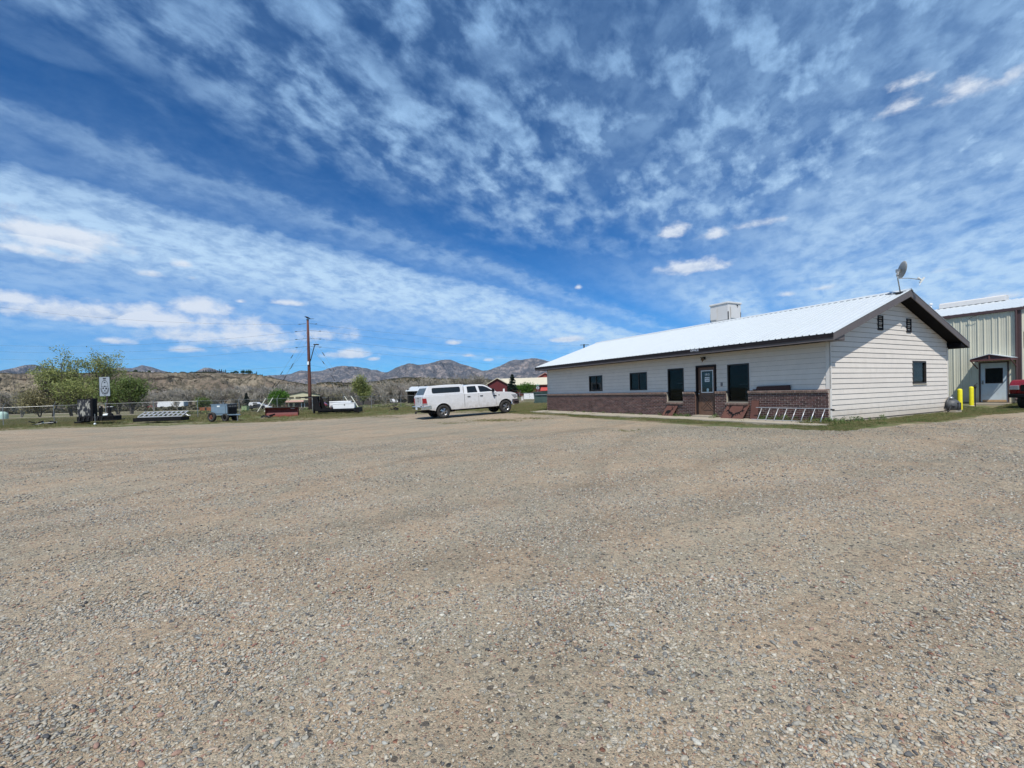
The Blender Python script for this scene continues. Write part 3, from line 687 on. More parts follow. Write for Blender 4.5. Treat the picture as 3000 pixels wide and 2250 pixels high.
def office():
    T = empty('office_building', bld(0, 0, 0), TH, 'long cream sided office with brick base, brown eaves and white metal roof', 'building')
    door = (4.30, 5.27, 0.0, 2.14); wr = (2.82, 3.76, .62, 2.12); wl = (5.93, 6.85, .62, 2.12); w2 = (8.15, 9.35, 1.17, 2.06); w1 = (11.5, 12.69, 1.17, 2.05)
    holes = [door, wr, wl, w2, w1]
    # --- wall cores with real openings
    mb = MB()
    for (a0, a1, b0, b1) in subtract((0.0, L, -.15, 2.72), holes): mb.box(.0, .14, a0, a1, b0, b1)
    gw = (5.79, 6.93, 1.17, 2.04)
    for (a0, a1, b0, b1) in subtract((.14, W, -.15, 2.72), [gw]): mb.box(a0, a1, .0, .14, b0, b1)
    mb.prism([(0, 2.72), (W, 2.72), (W / 2, 2.72 + SL * W / 2)], 'y', .0, .14)
    mb.box(W - .14, W, .14, L, -.15, 2.72); mb.box(.14, W - .14, L - .14, L, -.15, 2.72); mb.prism([(0, 2.72), (W, 2.72), (W / 2, 2.72 + SL * W / 2)], 'y', L - .14, L)
    mb.build('wall', M['dgroove'], T)
    mb = MB(); mb.box(.3, W - .3, .3, .34, .0, 2.5); mb.box(2.2, 2.24, .3, L - .3, 0, 2.5); mb.box(.2, W - .2, .2, L - .2, .0, .05); mb.build('interior_partition', M['darkshed'], T)
    # --- foundation
    MB().box(-.0, W + .01, -.035, -.002, -.5, -.035).box(-.09, -.002, 0, L, -.5, -.01).build('foundation', M['concrete'], T)
    # --- siding: one wedge-shaped board per course and stretch
    def board(face, a0, a1, z0, z1, zb):
        """face 'f' (front, facing -x) or 'g' (gable, facing -y)"""
        th = lambda z: .006 + .016 * (1 - (z - zb) / CR)
        t0, t1 = th(z0), th(z1)
        P = [(0, z0), (-t0, z0), (-t1, z1), (0, z1)]
        m_ = MB()
        if face == 'f': m_.prism([(p[0] - .002, p[1]) for p in P], 'y', a0, a1)
        else: m_.prism([(p[0] - .002, p[1]) for p in P], 'x', a0, a1)
        return m_
    rng = random.Random(4)
    for k in range(6, 15):
        z0, z1 = k * CR, min((k + 1) * CR, 2.64); zt = z1 - .006
        cuts = sorted({.11, L} | {c for c in (rng.uniform(2, 6), rng.uniform(8, 10.5), rng.uniform(12, 15.5))})
        for a, b in zip(cuts[:-1], cuts[1:]):
            pcs = subtract((a + .002, b - .002, z0, zt), [(h[0] - .035, h[1] + .035, h[2], h[3] + .035) for h in holes])
            if not pcs: continue
            for (p0, p1, q0, q1) in pcs: board('f', p0, p1, q0, q1, z0).build('siding_board', M['siding'], T)
    for k in range(0, 26):
        z0, z1 = k * CR, (k + 1) * CR; zt = z1 - .012
        if k < 15: lo, hi = .05, W - .045
        else:
            lim = lambda z: (z - (HZ - .21)) / SL
            lo = max(.05, lim(z0)); hi = W - lo
            if lo > hi - .1: break
            lo = max(.05, lim(z0)); hi = W - lo
        cuts = [lo] + sorted(c for c in ((.8 + 3.66 * ((k * 7) % 5) / 5), (5.2 + 3.2 * ((k * 3) % 4) / 4)) if lo + .4 < c < hi - .4) + [hi]
        for a, b in zip(cuts[:-1], cuts[1:]):
            for (p0, p1, q0, q1) in subtract((a + .002, b - .002, z0 + (.004 if k == 0 else 0), zt), [(gw[0] - .02, gw[1] + .02, gw[2] - .02, gw[3] + .02)]):
                board('g', p0, p1, q0, q1, z0).build('siding_board', M['siding'], T)
    # corner trims
    MB().box(-.032, .0, -.034, .105, 6 * CR + .005, 2.63).box(-.032, .048, -.034, -.004, -.02, 2.63).build('corner_trim', M['trimw'], T, bevel=.003)
    MB().box(-.032, .0, L - .06, L + .03, 6 * CR + .005, 2.63).box(-.032, .05, L, L + .03, -.1, 2.63).build('corner_trim', M['trimw'], T)
    MB().box(W - .045, W + .02, -.034, 0, -.02, 2.63).build('corner_trim', M['trimw'], T)
    # --- brick wainscot
    bh, bl, j = .0677, .2032, .013
    bholes = [(door[0] - .02, door[1] + .02, -1, 3), (wr[0] - .0, wr[1] + .0, .48, 3), (wl[0], wl[1], .48, 3)]
    mb = MB()
    for (a0, a1, b0, b1) in subtract((0.004, L - .004, -.12, .985), [(h[0] + .008, h[1] - .008, h[2], h[3]) for h in bholes]): mb.box(-.0985, -.004, a0, a1, b0, b1)
    mb.build('mortar_bed', M['mortar'], T)
    far = MB(); n_b = 0; tmpl = {}
    recs = []
    for r in range(-1, 14):
        z0 = r * bh + j / 2; z1 = z0 + bh - j
        s0 = -(bl / 2 if r % 2 else 0)
        while s0 < L:
            a0, a1 = max(0, s0 + j / 2), min(L, s0 + bl - j / 2)
            if a1 - a0 > .03:
                for rc in subtract((a0, a1, z0, z1), bholes):
                    if rc[1] - rc[0] > .02 and rc[3] - rc[2] > .02: recs.append(rc)
            s0 += bl
    recs.sort(key=lambda q: q[0] + .6 * abs(q[2] - .5))
    rr = random.Random(8)
    for rc in recs:
        dx = rr.uniform(-.003, .003); X0 = -.104 + dx
        if n_b < 290:
            key = (round(rc[1] - rc[0], 3), round(rc[3] - rc[2], 3))
            if key not in tmpl:
                t_ = MB().box(0, .02, 0, key[0], 0, key[1]); o = t_.build('brick', M['brick'], T); tmpl[key] = o.data
            else:
                o = bpy.data.objects.new('brick', tmpl[key]); COL.objects.link(o); o.parent = T
            o.location = (X0, rc[0], rc[2]); o.rotation_euler = (0, rr.uniform(-.012, .012), rr.uniform(-.006, .006)); n_b += 1
        else: far.box(X0, X0 + .02, rc[0], rc[1], rc[2], rc[3])
    tag(far.build('brickwork', M['brick'], T), kind='stuff')
    for (y0_, y1_) in ((door[0] - .02, door[0] - .004), (door[1] + .004, door[1] + .02)): MB().box(-.1005, .0, y0_, y1_, -.02, .97).build('brick_return', mat('brick_jamb', (.14, .08, .06), .8), T)
    # rowlock coping: bricks on edge, tilted outward
    def coping(s0, s1, zt, n_ind, u0=-.155, u1=-.0, drop=.03):
        nonlocal n_b
        s_ = s0 + .004; farc = MB(); pieces = 0; data = None
        MB().box(u0 + .022, u1, s0 + .004, s1 - .004, zt - .088, zt - .018).build('mortar_bed', M['mortar'], T)
        Mt = None
        while s_ + .058 < s1:
            vs = [(u0, 0, -.098), (u1, 0, -.080), (u1, .060, -.080), (u0, .060, -.098), (u0, 0, -drop), (u1, 0, 0), (u1, .060, 0), (u0, .060, -drop)]
            fs = [(0, 3, 2, 1), (4, 5, 6, 7), (0, 1, 5, 4), (1, 2, 6, 5), (2, 3, 7, 6), (3, 0, 4, 7)]
            if pieces < n_ind:
                if data is None: o = MB().add(vs, fs).build('coping_brick', M['copb'], T); data = o.data
                else: o = bpy.data.objects.new('coping_brick', data); COL.objects.link(o); o.parent = T
                o.location = (rr.uniform(-.003, .003), s_, zt); pieces += 1
            else: farc.add([(v[0] + rr.uniform(-.0015, .0015), v[1] + s_, v[2] + zt) for v in vs], fs)
            s_ += .0725
        if farc.v: tag(farc.build('coping_brickwork', M['copb'], T), kind='stuff')
    zc = 6 * CR
    coping(0.0, wr[0] - .0, zc, 60); coping(wr[1] + .0, door[0] - .02, zc, 20); coping(door[1] + .02, wl[0], zc, 20); coping(wl[1], L, zc, 60)
    coping(wr[0] - .02, wr[1] + .02, .60, 20, u0=-.165, u1=-.02); coping(wl[0] - .02, wl[1] + .02, .60, 20, u0=-.165, u1=-.02)
    # --- windows
    def window(h, depth=.055, mull=0, blind=False, sill=True, face='f'):
        (a0, a1, b0, b1) = h
        def bx(m_, p0, p1, q0, q1, d0, d1_):   # along wall, height, depth (positive = into the wall)
            return m_.box(d0, d1_, p0, p1, q0, q1) if face == 'f' else m_.box(p0, p1, d0, d1_, q0, q1)
        fr = MB(); w_ = .045
        bx(fr, a0, a0 + w_, b0, b1, -.03, depth + .03); bx(fr, a1 - w_, a1, b0, b1, -.03, depth + .03); bx(fr, a0 + w_, a1 - w_, b1 - w_, b1, -.03, depth + .03); bx(fr, a0 + w_, a1 - w_, b0, b0 + w_, -.03, depth + .03)
        for k in range(mull):
            c = a0 + (a1 - a0) * (k + 1) / (mull + 1); bx(fr, c - .018, c + .018, b0 + w_, b1 - w_, .0, depth + .02)
        f_ = fr.build('window', M['frame'], T)
        p = MB(); bx(p, a0 + w_ - .003, a1 - w_ + .003, b0 + w_ - .003, b1 - w_ + .003, depth * .5, depth * .5 + .006); p.build('pane', M['glass2'], f_)
        if blind:
            b_ = MB(); n = int((b1 - b0 - .12) / .03)
            for k in range(n):
                z = b0 + .07 + k * .03; bx(b_, a0 + .07, a1 - .07, z, z + .022, depth + .02, depth + .024)
            b_.build('blind', M['blind'], f_)
        return f_
    window(wr); window(wl)
    cur_refl = mat('curtain_reflection_grey', (.45, .46, .50), .8, var=.2, scale=10)
    MB().box(.16, .19, 11.62, 11.95, 1.25, 1.95).box(.30, .34, 12.0, 12.6, 1.55, 1.62).build('curtain', cur_refl, T); MB().box(.35, .40, 2.95, 3.25, .7, 1.15).box(.5, .54, 3.1, 3.6, 1.30, 1.34).build('reflection_box', cur_refl, T); MB().box(.45, .5, 6.0, 6.7, 1.42, 1.47).box(.5, .55, 6.1, 6.5, .9, 1.36).build('reflection_band', cur_refl, T); MB().box(.16, .18, 8.3, 9.2, 1.22, 2.0).build('curtain', mat('curtain_dark', (.12, .13, .16), .8, var=.3, scale=8), T)  # pale boxes and bands behind the tall windows are added to imitate reflections
    window(w2, mull=1, blind=True); window(w1, mull=1, blind=True); window(gw, depth=.05, blind=True, face='g')
    MB().box(gw[0] - .01, gw[1] + .01, -.05, .0, gw[2] - .05, gw[2] - .012).build('window_sill', mat('tan_sill', (.42, .38, .30), .7), T, bevel=.004)
    for h in (wr, wl):
        MB().box(-.10, .0, h[1] - .014, h[1] - .002, .63, zc - .1).box(-.11, -.032, h[0] + .0, h[1] - .0, .60, .622).build('window_sill', mat('tan_jamb', (.40, .36, .29), .7), T)
    # white returns where siding meets the tall windows
    for h in holes[1:3]: MB().box(-.022, -.002, h[0] - .033, h[0] - .002, zc + .005, h[3] + .033).box(-.022, -.002, h[1] + .002, h[1] + .033, zc + .005, h[3] + .033).box(-.022, -.002, h[0] - .002, h[1] + .002, h[3] + .002, h[3] + .033).build('window_trim', M['trimw'], T)
    for h in holes[3:]: MB().box(-.024, -.002, h[0] - .033, h[0] - .002, h[2] - .033, h[3] + .033).box(-.024, -.002, h[1] + .002, h[1] + .033, h[2] - .033, h[3] + .033).box(-.024, -.002, h[0] - .002, h[1] + .002, h[3] + .002, h[3] + .033).box(-.024, -.002, h[0] - .002, h[1] + .002, h[2] - .033, h[2] - .002).build('window_trim', M['trimw'], T)
    # --- door, set back between the brick piers
    a0, a1 = door[0] + .045, door[1] - .045
    MB().box(-.05, .10, door[0] + .002, a0, 0.02, 2.14).box(-.05, .10, a1, door[1] - .002, .02, 2.14).box(-.05, .10, a0, a1, 2.085, 2.139).build('door_frame', M['brown'], T)
    dr = MB().box(.045, .09, a0 + .004, a1 - .004, .06, 2.08).build('door', M['doorbr'], T, bevel=.003)
    gy0, gy1, gz0, gz1 = 4.46, 5.06, 1.00, 1.95
    fr = MB()
    for q in ((gy0, gy0 + .035, gz0, gz1), (gy1 - .035, gy1, gz0, gz1), (gy0 + .035, gy1 - .035, gz0, gz0 + .035), (gy0 + .035, gy1 - .035, gz1 - .035, gz1)): fr.box(.028, .045, *q)
    fr.build('door_window_frame', M['white'], dr, bevel=.003)
    MB().box(.037, .043, gy0 + .035, gy1 - .035, gz0 + .035, gz1 - .035).build('door_window_pane', M['glass'], dr)
    cx = (gy0 + gy1) / 2
    text_mesh('house_number', '1815', .125, M['paper'], dr, face_neg_x(.0345, cx, 1.765), .001, bold=.002)
    MB().box(.0345, .0362, cx - .115, cx + .115, 1.46, 1.665).build('notice_sheet', M['paper'], dr)
    text_mesh('notice_words', 'ENTER', .068, M['ink'], dr, face_neg_x(.0335, cx, 1.605), .0008, bold=.0015); text_mesh('notice_words', 'HERE', .068, M['ink'], dr, face_neg_x(.0335, cx, 1.52), .0008, bold=.0015)
    MB().lathe([(0, 0), (.055, 0), (.055, .002), (0, .002)], 20, Matrix.Translation((.0345, cx - .02, 1.135)) @ Matrix.Rotation(math.pi / 2, 4, 'Y')).box(.0335, .0362, cx - .075, cx + .035, 1.045, 1.09).build('door_sticker', mat('pale_sticker', (.42, .58, .60), .6), dr)
    def strip_y(p, q, w_=.022):
        m_ = MB(); a, b = Vector((.040, p[0], p[1])), Vector((.040, q[0], q[1])); m_.beam(a, b, w_, .014); return m_
    x0, x1, z0, z1 = 4.47, 5.05, .30, .86; xm, zm = (x0 + x1) / 2, (z0 + z1) / 2
    for (p, q) in (((x0, z0), (x1, z1)), ((x0, z1), (x1, z0))):
        d = Vector((q[0] - p[0], q[1] - p[1])).normalized() * .0; 
        for off in (-.045, .045):
            n_ = Vector((-(q[1] - p[1]), q[0] - p[0])).normalized() * off
            strip_y((p[0] + n_.x, p[1] + n_.y), (q[0] + n_.x, q[1] + n_.y)).build('door_moulding', M['doorbr'], dr)
    for (p, q) in (((x0 + .1, z0 - .02), (x1 - .1, z0 - .02)), ((x0 - .01, z0 + .1), (x0 - .01, z1 - .1)), ((x1 + .01, z0 + .1), (x1 + .01, z1 - .1)), ((x0 + .1, z1 + .02), (x1 - .1, z1 + .02))): strip_y(p, q).build('door_moulding', M['doorbr'], dr)
    MB().lathe([(0, 0), (.022, 0), (.012, .02), (.026, .04), (.030, .055), (.02, .07), (0, .072)], 16, Matrix.Translation((.045, a1 - .075, .96)) @ Matrix.Rotation(-math.pi / 2, 4, 'Y')).lathe([(0, 0), (.024, 0), (.022, .012), (0, .014)], 14, Matrix.Translation((.045, a1 - .075, 1.09)) @ Matrix.Rotation(-math.pi / 2, 4, 'Y')).build('door_handle', M['chrome'], dr, smooth=True)
    MB().box(-.30, .10, door[0] - .02, door[1] + .02, -.12, .055).build('door_step', M['concrete'], T, bevel=.01)
    MB().box(-.04, -.02, 3.985, 4.065, 1.26, 1.41).build('card_reader', mat('grey_reader', (.15, .14, .15), .5), T, bevel=.004)
    # wall lamp over the door
    lp = MB().box(-.045, -.02, 4.77, 4.87, 2.40, 2.52).tube([(-.03, 4.82, 2.46), (-.13, 4.82, 2.50), (-.16, 4.80, 2.46)], .012).build('wall_lamp', M['steel_d'], T)
    MB().lathe([(0.012, 0), (.05, -.03), (.062, -.13), (.055, -.14), (.0, -.05)], 14, Matrix.Translation((-.16, 4.80, 2.50)) @ Matrix.Rotation(.35, 4, 'X')).tube([(-.12, 4.87, 2.47), (-.15, 4.93, 2.50)], .02).tube([(-.10, 4.82, 2.42), (-.13, 4.86, 2.30)], .016).build('lamp_shade', mat('bronze_lamp', (.16, .11, .07), .5, .4), lp, smooth=True)
    # --- roof: ribbed panels, each its own sheet
    zr = HZ + SL * W / 2; run = W / 2 + EV
    def panel(side, s0, s1):
        m_ = MB(); prof = []; s_ = s0; k = 0
        while s_ < s1 - .01:
            e = min(s_ + .2286, s1)
            prof += [(s_, .0), (s_ + .016, .030), (s_ + .040, .030), (s_ + .056, .0)]
            mid = (s_ + e + .046) / 2; prof += [(mid - .02, 0), (mid - .012, .004), (mid + .012, .004), (mid + .02, 0)]
            s_ = e
        prof.append((s1, 0))
        u0, u1 = -EV - .03, W / 2
        def pt(u, s_, h):
            z = HZ + SL * u + h; uu = u if side == 0 else W - u
            return (uu, s_, z)
        vs = []; 
        for (s_, h) in prof: vs += [pt(u0, s_, h + .012), pt(u1, s_, h + .012)]
        fs = [(2 * i, 2 * i + 1, 2 * i + 3, 2 * i + 2) if side == 0 else (2 * i, 2 * i + 2, 2 * i + 3, 2 * i + 1) for i in range(len(prof) - 1)]
        n = len(vs); vs += [(v[0], v[1], v[2] - .006) for v in vs]
        fs += [tuple(n + i for i in f[::-1]) for f in fs]; m_.add(vs, fs)
        return m_.build('roof_panel', M['roofw'], T)
    tot = L + G + GF + .03; npn = 20; pw = tot / npn
    for k in range(npn):
        for side in (0, 1): panel(side, -G - .015 + k * pw + .001, -G - .015 + (k + 1) * pw - .001)
    # deck under the panels
    for sgn in (0, 1):
        f_ = (lambda u: u) if sgn == 0 else (lambda u: W - u)
        poly = [(f_(-EV), HZ - SL * EV - .012), (f_(W / 2), zr - .012), (f_(W / 2), zr + .008), (f_(-EV - .01), HZ - SL * EV + .008)]
        MB().prism(poly, 'y', -G, L + GF).build('roof_deck', M['brown'], T)
    MB().prism([(W / 2 - .17, zr + .030 - SL * .17), (W / 2, zr + .052), (W / 2 + .17, zr + .030 - SL * .17), (W / 2 + .17, zr + .036 - SL * .17), (W / 2, zr + .060), (W / 2 - .17, zr + .036 - SL * .17)], 'y', -G - .02, L + GF + .02).build('ridge_cap', M['roofw'], T)
    # eave fascia: dark drip edge above, brown board below
    ze = HZ - SL * EV
    for sgn in (0, 1):
        fx = (lambda a, b: (a, b)) if sgn == 0 else (lambda a, b: (W - b, W - a))
        x = fx(-EV - .02, -EV); MB().box(x[0], x[1], -G, L + GF, ze - .128, ze + .004).build('drip_edge', M['brown'], T)
        x = fx(-EV + .002, -EV + .03); MB().box(x[0], x[1], -G, L + GF, 2.605, ze - .124).build('fascia', M['brown2'], T)
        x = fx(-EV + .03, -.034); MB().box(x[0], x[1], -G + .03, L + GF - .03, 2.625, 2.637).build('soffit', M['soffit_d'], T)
    # rake fascia, sloping soffit, boxed returns at both ends
    for (y0, y1, yi, end) in ((-G, -G + .03, -.026, 0), (L + GF - .03, L + GF, L + .03, 1)):
        for sgn in (0, 1):
            f_ = (lambda u: u) if sgn == 0 else (lambda u: W - u)
            poly = [(f_(-EV), HZ - SL * EV - .22), (f_(-EV), HZ - SL * EV - .01), (f_(W / 2), zr - .01), (f_(W / 2), zr - .24), (f_(-.1), HZ - SL * .1 - .24)]
            MB().prism(poly, 'y', y0 - .006, y1 - .006).build('rake_fascia', M['brown2'], T)
            a, b = (y1, yi) if end == 0 else (yi, y0)
            poly = [(f_(-.03), HZ - SL * .03 - .215), (f_(W / 2), zr - .215), (f_(W / 2), zr - .2), (f_(-.03), HZ - SL * .03 - .2)]
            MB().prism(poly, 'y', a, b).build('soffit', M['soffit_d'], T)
            q = sorted((f_(-EV + .031), f_(-.005)))
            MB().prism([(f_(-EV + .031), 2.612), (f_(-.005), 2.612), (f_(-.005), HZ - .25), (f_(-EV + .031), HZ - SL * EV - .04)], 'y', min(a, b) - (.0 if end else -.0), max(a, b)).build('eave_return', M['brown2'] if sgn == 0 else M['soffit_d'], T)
    text_mesh('office_sign', 'OFFICE', .125, mat('sign_white', (.55, .60, .68), .6), T, face_neg_x(-EV - .0225, 4.73, ze - .062), .0015, sx=1.05, bold=.001)
    # gable vents
    for (u0, u1) in ((3.13, 3.50), (5.31, 5.68)):
        v = MB(); z0, z1 = 3.14, 3.67
        v.box(u0, u0 + .05, -.045, -.0, z0, z1).box(u1 - .05, u1, -.045, .0, z0, z1).box(u0 + .05, u1 - .05, -.045, 0, z0, z0 + .04).box(u0 + .05, u1 - .05, -.045, 0, z1 - .04, z1).box(u0 + .05, u1 - .05, -.01, .0, z0 + .04, z1 - .04)
        g = v.build('gable_vent', M['brown'], T)
        for k in range(6):
            z = z0 + .055 + k * .075; MB().prism([(-.04, z), (-.036, z), (-.012, z + .05), (-.016, z + .05)], 'x', u0 + .05, u1 - .05).build('louvre', M['brown'], g)
    return T
def window_glass():
    mt = bpy.data.materials.new('window_glass'); mt.use_nodes = True; t = mt.node_tree; N = NT(t)
    out = t.nodes['Material Output']; b = t.nodes['Principled BSDF']; b.inputs['Base Color'].default_value = (.012, .014, .014, 1); b.inputs['Roughness'].default_value = .03; b.inputs['Specular IOR Level'].default_value = .45
    tr = N.new('ShaderNodeBsdfTransparent'); tr.inputs[0].default_value = (.72, .78, .78, 1); mx = N.new('ShaderNodeMixShader'); mx.inputs[0].default_value = .62
    t.links.new(b.outputs[0], mx.inputs[1]); t.links.new(tr.outputs[0], mx.inputs[2]); t.links.new(mx.outputs[0], out.inputs[0])
    return mt
M['glass2'] = window_glass()
OFFICE = office()

# --- evaporative cooler behind the ridge
def cooler():
    p = bld(7.95, 5.6, 0); T = empty('evaporative_cooler', (p.x, p.y, BZ), TH, 'square cream evaporative cooler standing behind the white roof ridge', 'cooler')
    zb = HZ + SL * (W / 2) - .12
    MB().box(-.52, .52, -.54, .54, 4.78, 5.62).build('cabinet', M['coolerw'], T, bevel=.015)
    MB().box(-.56, .56, -.58, .58, 5.62, 5.72).build('lid', M['coolerw'], T, bevel=.02)
    roofz = lambda x: HZ + SL * (W - (5.6 + x))
    for sx in (-.5, .5):
        for sy in (-.53, .53): MB().box(sx - .02, sx + .02, sy - .02, sy + .02, roofz(sx) - .0, 5.2).build('leg', M['steel_d'], T)
    MB().box(-.57, -.56, .1, .5, 4.86, 5.5).build('pad_panel', M['coolerw'], T); MB().box(-.35, .35, -.60, -.58, 4.86, 5.5).build('pad_panel', M['coolerw'], T)
    MB().box(.12, .22, -.60, -.585, 5.42, 5.56).prism([(.14, 5.42), (.21, 5.42), (.18, 5.3)], 'y', -.598, -.586).build('corroded_patch', M['steel_d'], T)
    MB().box(-.35, .35, -.4, .4, roofz(.35) + .02, 4.78).build('duct', M['galv'], T)
cooler()

# --- satellite dish on the ridge end
def dish():
    p = bld(-.34, W / 2 - .42, 0); T = empty('satellite_dish', (p.x, p.y, BZ), TH, 'grey satellite dish on a bent mast at the gable peak', 'satellite dish')
    z0 = HZ + SL * (W / 2 - .42) + .03
    MB().box(-.16, .16, -.09, .09, z0 - .05, z0 + .012).tube([(-.1, 0, z0), (-.42, .18, z0 - .05)], .013).tube([(.05, 0, z0), (-.1, .42, z0 + .02)], .013).build('foot', M['steel_d'], T)
    MB().tube([(0, 0, z0), (-.06, -.0, z0 + .2), (-.17, 0, z0 + .48), (-.185, 0, z0 + .60)], .021).build('mast', M['galv'], T, smooth=True)
    # reflector seen nearly from the side, tilted up to the sky on the right
    A = Matrix.Translation((.02, -.0, z0 + .83)) @ Matrix.Rotation(R_(-38), 4, 'Z') @ Matrix.Rotation(R_(89), 4, 'Y') @ Matrix.Rotation(R_(40), 4, 'Z')
    prof = [(0.0, 0), (.1, .005), (.2, .021), (.28, .042), (.335, .062), (.34, .058), (.28, .034), (.2, .013), (.1, -.003), (0, -.008)]
    S2 = Matrix.Diagonal((.98, .68, 1, 1))
    MB().lathe(prof, 30, A @ S2).build('reflector', mat('dish_grey', (.24, .25, .25), .5, var=.03), T, smooth=True)
    c = A @ Vector((0, 0, 0)); n = (A.to_3x3() @ Vector((0, 0, 1))).normalized()
    back = c - n * .05
    MB().box(-.07, .07, -.06, .06, -.06, .06, Matrix.Translation(back + Vector((-.02, 0, -.03)))).beam((-.20, 0, z0 + .60), back, .07, .07).build('bracket', M['galv'], T, bevel=.006)
    tip = Vector((.46, -.44, z0 + .42))
    MB().tube([(-.10, 0, z0 + .52), (.12, -.2, z0 + .50), tip], .013).build('feed_arm', M['galv'], T)
    A2 = Matrix.Translation(tip) @ (c - tip).to_track_quat('Z', 'Y').to_matrix().to_4x4()
    MB().lathe([(0, .0), (.03, .0), (.035, .06), (.05, .11), (.048, .13), (0, .13)], 14, A2).box(-.045, .045, -.10, .10, -.05, .0, A2).tube([tip, tip + Vector((-.06, 0, -.12)), tip + Vector((-.16, 0, -.22))], .009).build('feed_horn', mat('feed_white', (.6, .62, .6), .5), T, smooth=False)
dish()

# --- aluminium ladder lying on edge along the brick wall
def ladder():
    p = bld(1.1, -.34, 0); zz = g1(p.x, p.y) + .05; T = empty('ladder', (p.x, p.y, zz), TH, 'bare aluminium extension ladder lying on its side against the brick wall', 'ladder')
    lean = .28
    def P(y, h): return Vector((-lean * (.42 - h) / .42 - .02, y, h + BZ - zz + (.0) - .0))
    y0, y1 = -1.28, 1.25
    for h in (.0, .42): MB().beam(P(y0 + (.12 if h == 0 else -.05), h + .015), P(y1, h + .015), .020, .020).build('rail', M['alu'], T, bevel=.003)
    for k in range(8):
        y = y0 + .16 + k * .305
        MB().tube([P(y, .02), P(y, .41)], .0135, 10).build('rung', M['alu'], T, smooth=True)
    MB().box(-.03, .03, -.06, .04, -.03, .02, Matrix.Translation(P(y0 - .06, .41))).build('foot', M['rubber'], T, bevel=.004)
ladder()

# --- rusty steel plates with cut-out elk shapes
def plate(name, s, w, h, foot, lean, label, shape=None, wall=-.10, skew=0.0, z0=None, cat='steel plate'):
    p = bld(s, wall - foot, 0); zz = g1(p.x, p.y) + .02 if z0 is None else z0
    T = empty(name, (p.x, p.y, zz), TH, label, cat)
    A = Matrix.Rotation(math.atan2(foot - .02, math.sqrt(max(.01, h * h - foot * foot))), 4, 'Y')
    sh = Matrix(((1, 0, 0, 0), (0, 1, skew, 0), (0, 0, 1, 0), (0, 0, 0, 1)))
    MB().box(-.0035, .0035, -w / 2, w / 2, 0, h, A @ sh).build('plate_sheet', M['rust'], T)
    if shape:
        m_ = MB()
        for poly in shape:
            vs = [A @ sh @ Vector((-.0042, -(q[0]) * w / 2, q[1] * h)) for q in poly]; vb = [A @ sh @ Vector((-.0072, -(q[0]) * w / 2, q[1] * h)) for q in poly]
            n = len(poly); m_.add(vs + vb, [tuple(range(n)), tuple(range(n, 2 * n))[::-1]] + [(i, (i + 1) % n, n + (i + 1) % n, n + i) for i in range(n)])
        m_.build('cut_out_figure', M['black'], T)
    return T
def limb(a, b, w0, w1):
    d = Vector((b[0] - a[0], b[1] - a[1])).normalized(); n = Vector((-d.y, d.x))
    return [(a[0] + n.x * w0, a[1] + n.y * w0), (b[0] + n.x * w1, b[1] + n.y * w1), (b[0] - n.x * w1, b[1] - n.y * w1), (a[0] - n.x * w0, a[1] - n.y * w0)]
skull = [[(-.14, .36), (.14, .36), (.10, .22), (.05, .06), (-.02, .06), (-.09, .22)]]
for sgn in (-1, 1):
    ch = [(.12 * sgn, .36), (.42 * sgn, .44), (.62 * sgn, .58), (.60 * sgn, .80), (.50 * sgn, .96)]
    for i in range(4): skull.append(limb(ch[i], ch[i + 1], .065 - .010 * i, .055 - .010 * i))
    for (i, d) in ((1, (.20, -.12)), (1, (-.04, -.20)), (2, (.20, .02)), (3, (.22, .06)), (3, (.16, .18)), (0, (.16, -.16)), (2, (.16, -.10))):
        a = ch[i]; skull.append(limb(a, (a[0] + d[0] * sgn, a[1] + d[1]), .038, .014))
elk = [[(-.62, .28), (-.55, .50), (-.10, .56), (.12, .50), (.22, .60), (.30, .60), (.30, .34), (.10, .26), (.05, .05), (-.03, .05), (-.06, .24), (-.38, .24), (-.42, .04), (-.50, .04), (-.52, .22)],
       [(.16, .52), (.30, .72), (.50, .66), (.52, .60), (.34, .58), (.24, .46)]]
for ch in ([(.30, .70), (.10, .78), (-.05, .92)], [(.34, .70), (.50, .82), (.46, .96)]):
    for i in range(2): elk.append(limb(ch[i], ch[i + 1], .026, .018))
    for a in ch[1:]: elk.append(limb(a, (a[0] - .02, a[1] + .14), .018, .006)); elk.append(limb(a, (a[0] + .14, a[1] + .04), .018, .006))
plate('steel_plate', 3.36, .95, .62, .30, .4, 'rusty steel plate with a cut out antlered skull leaning under the right tall window', skull, skew=-.22)
plate('steel_plate', 6.62, .62, .56, .28, .4, 'small rusty plate with a cut out standing elk under the left tall window', elk, skew=-.22)
plate('rusty_post_plate', 2.52, .30, .72, .16, .2, 'narrow upright rusty plate leaning beside the ladder', None, cat='steel plate')
def ledge_plate():
    p = bld(1.87, -.05, 0); T = empty('ledge_panel', (p.x, p.y, BZ + 6 * CR + .002), TH, 'long dark rusty bar lying on the brick ledge by the corner', 'metal bar')
    MB().prism([(-.62, .0), (.64, .0), (.60, .13), (.56, .145), (-.62, .165)], 'x', -.055, .0).build('bar', mat('dark_rust', (.05, .022, .02), .7, var=.2), T)
    MB().box(-.06, -.0, .66, .76, .0, .04).build('bracket', M['rust'], T)
ledge_plate()
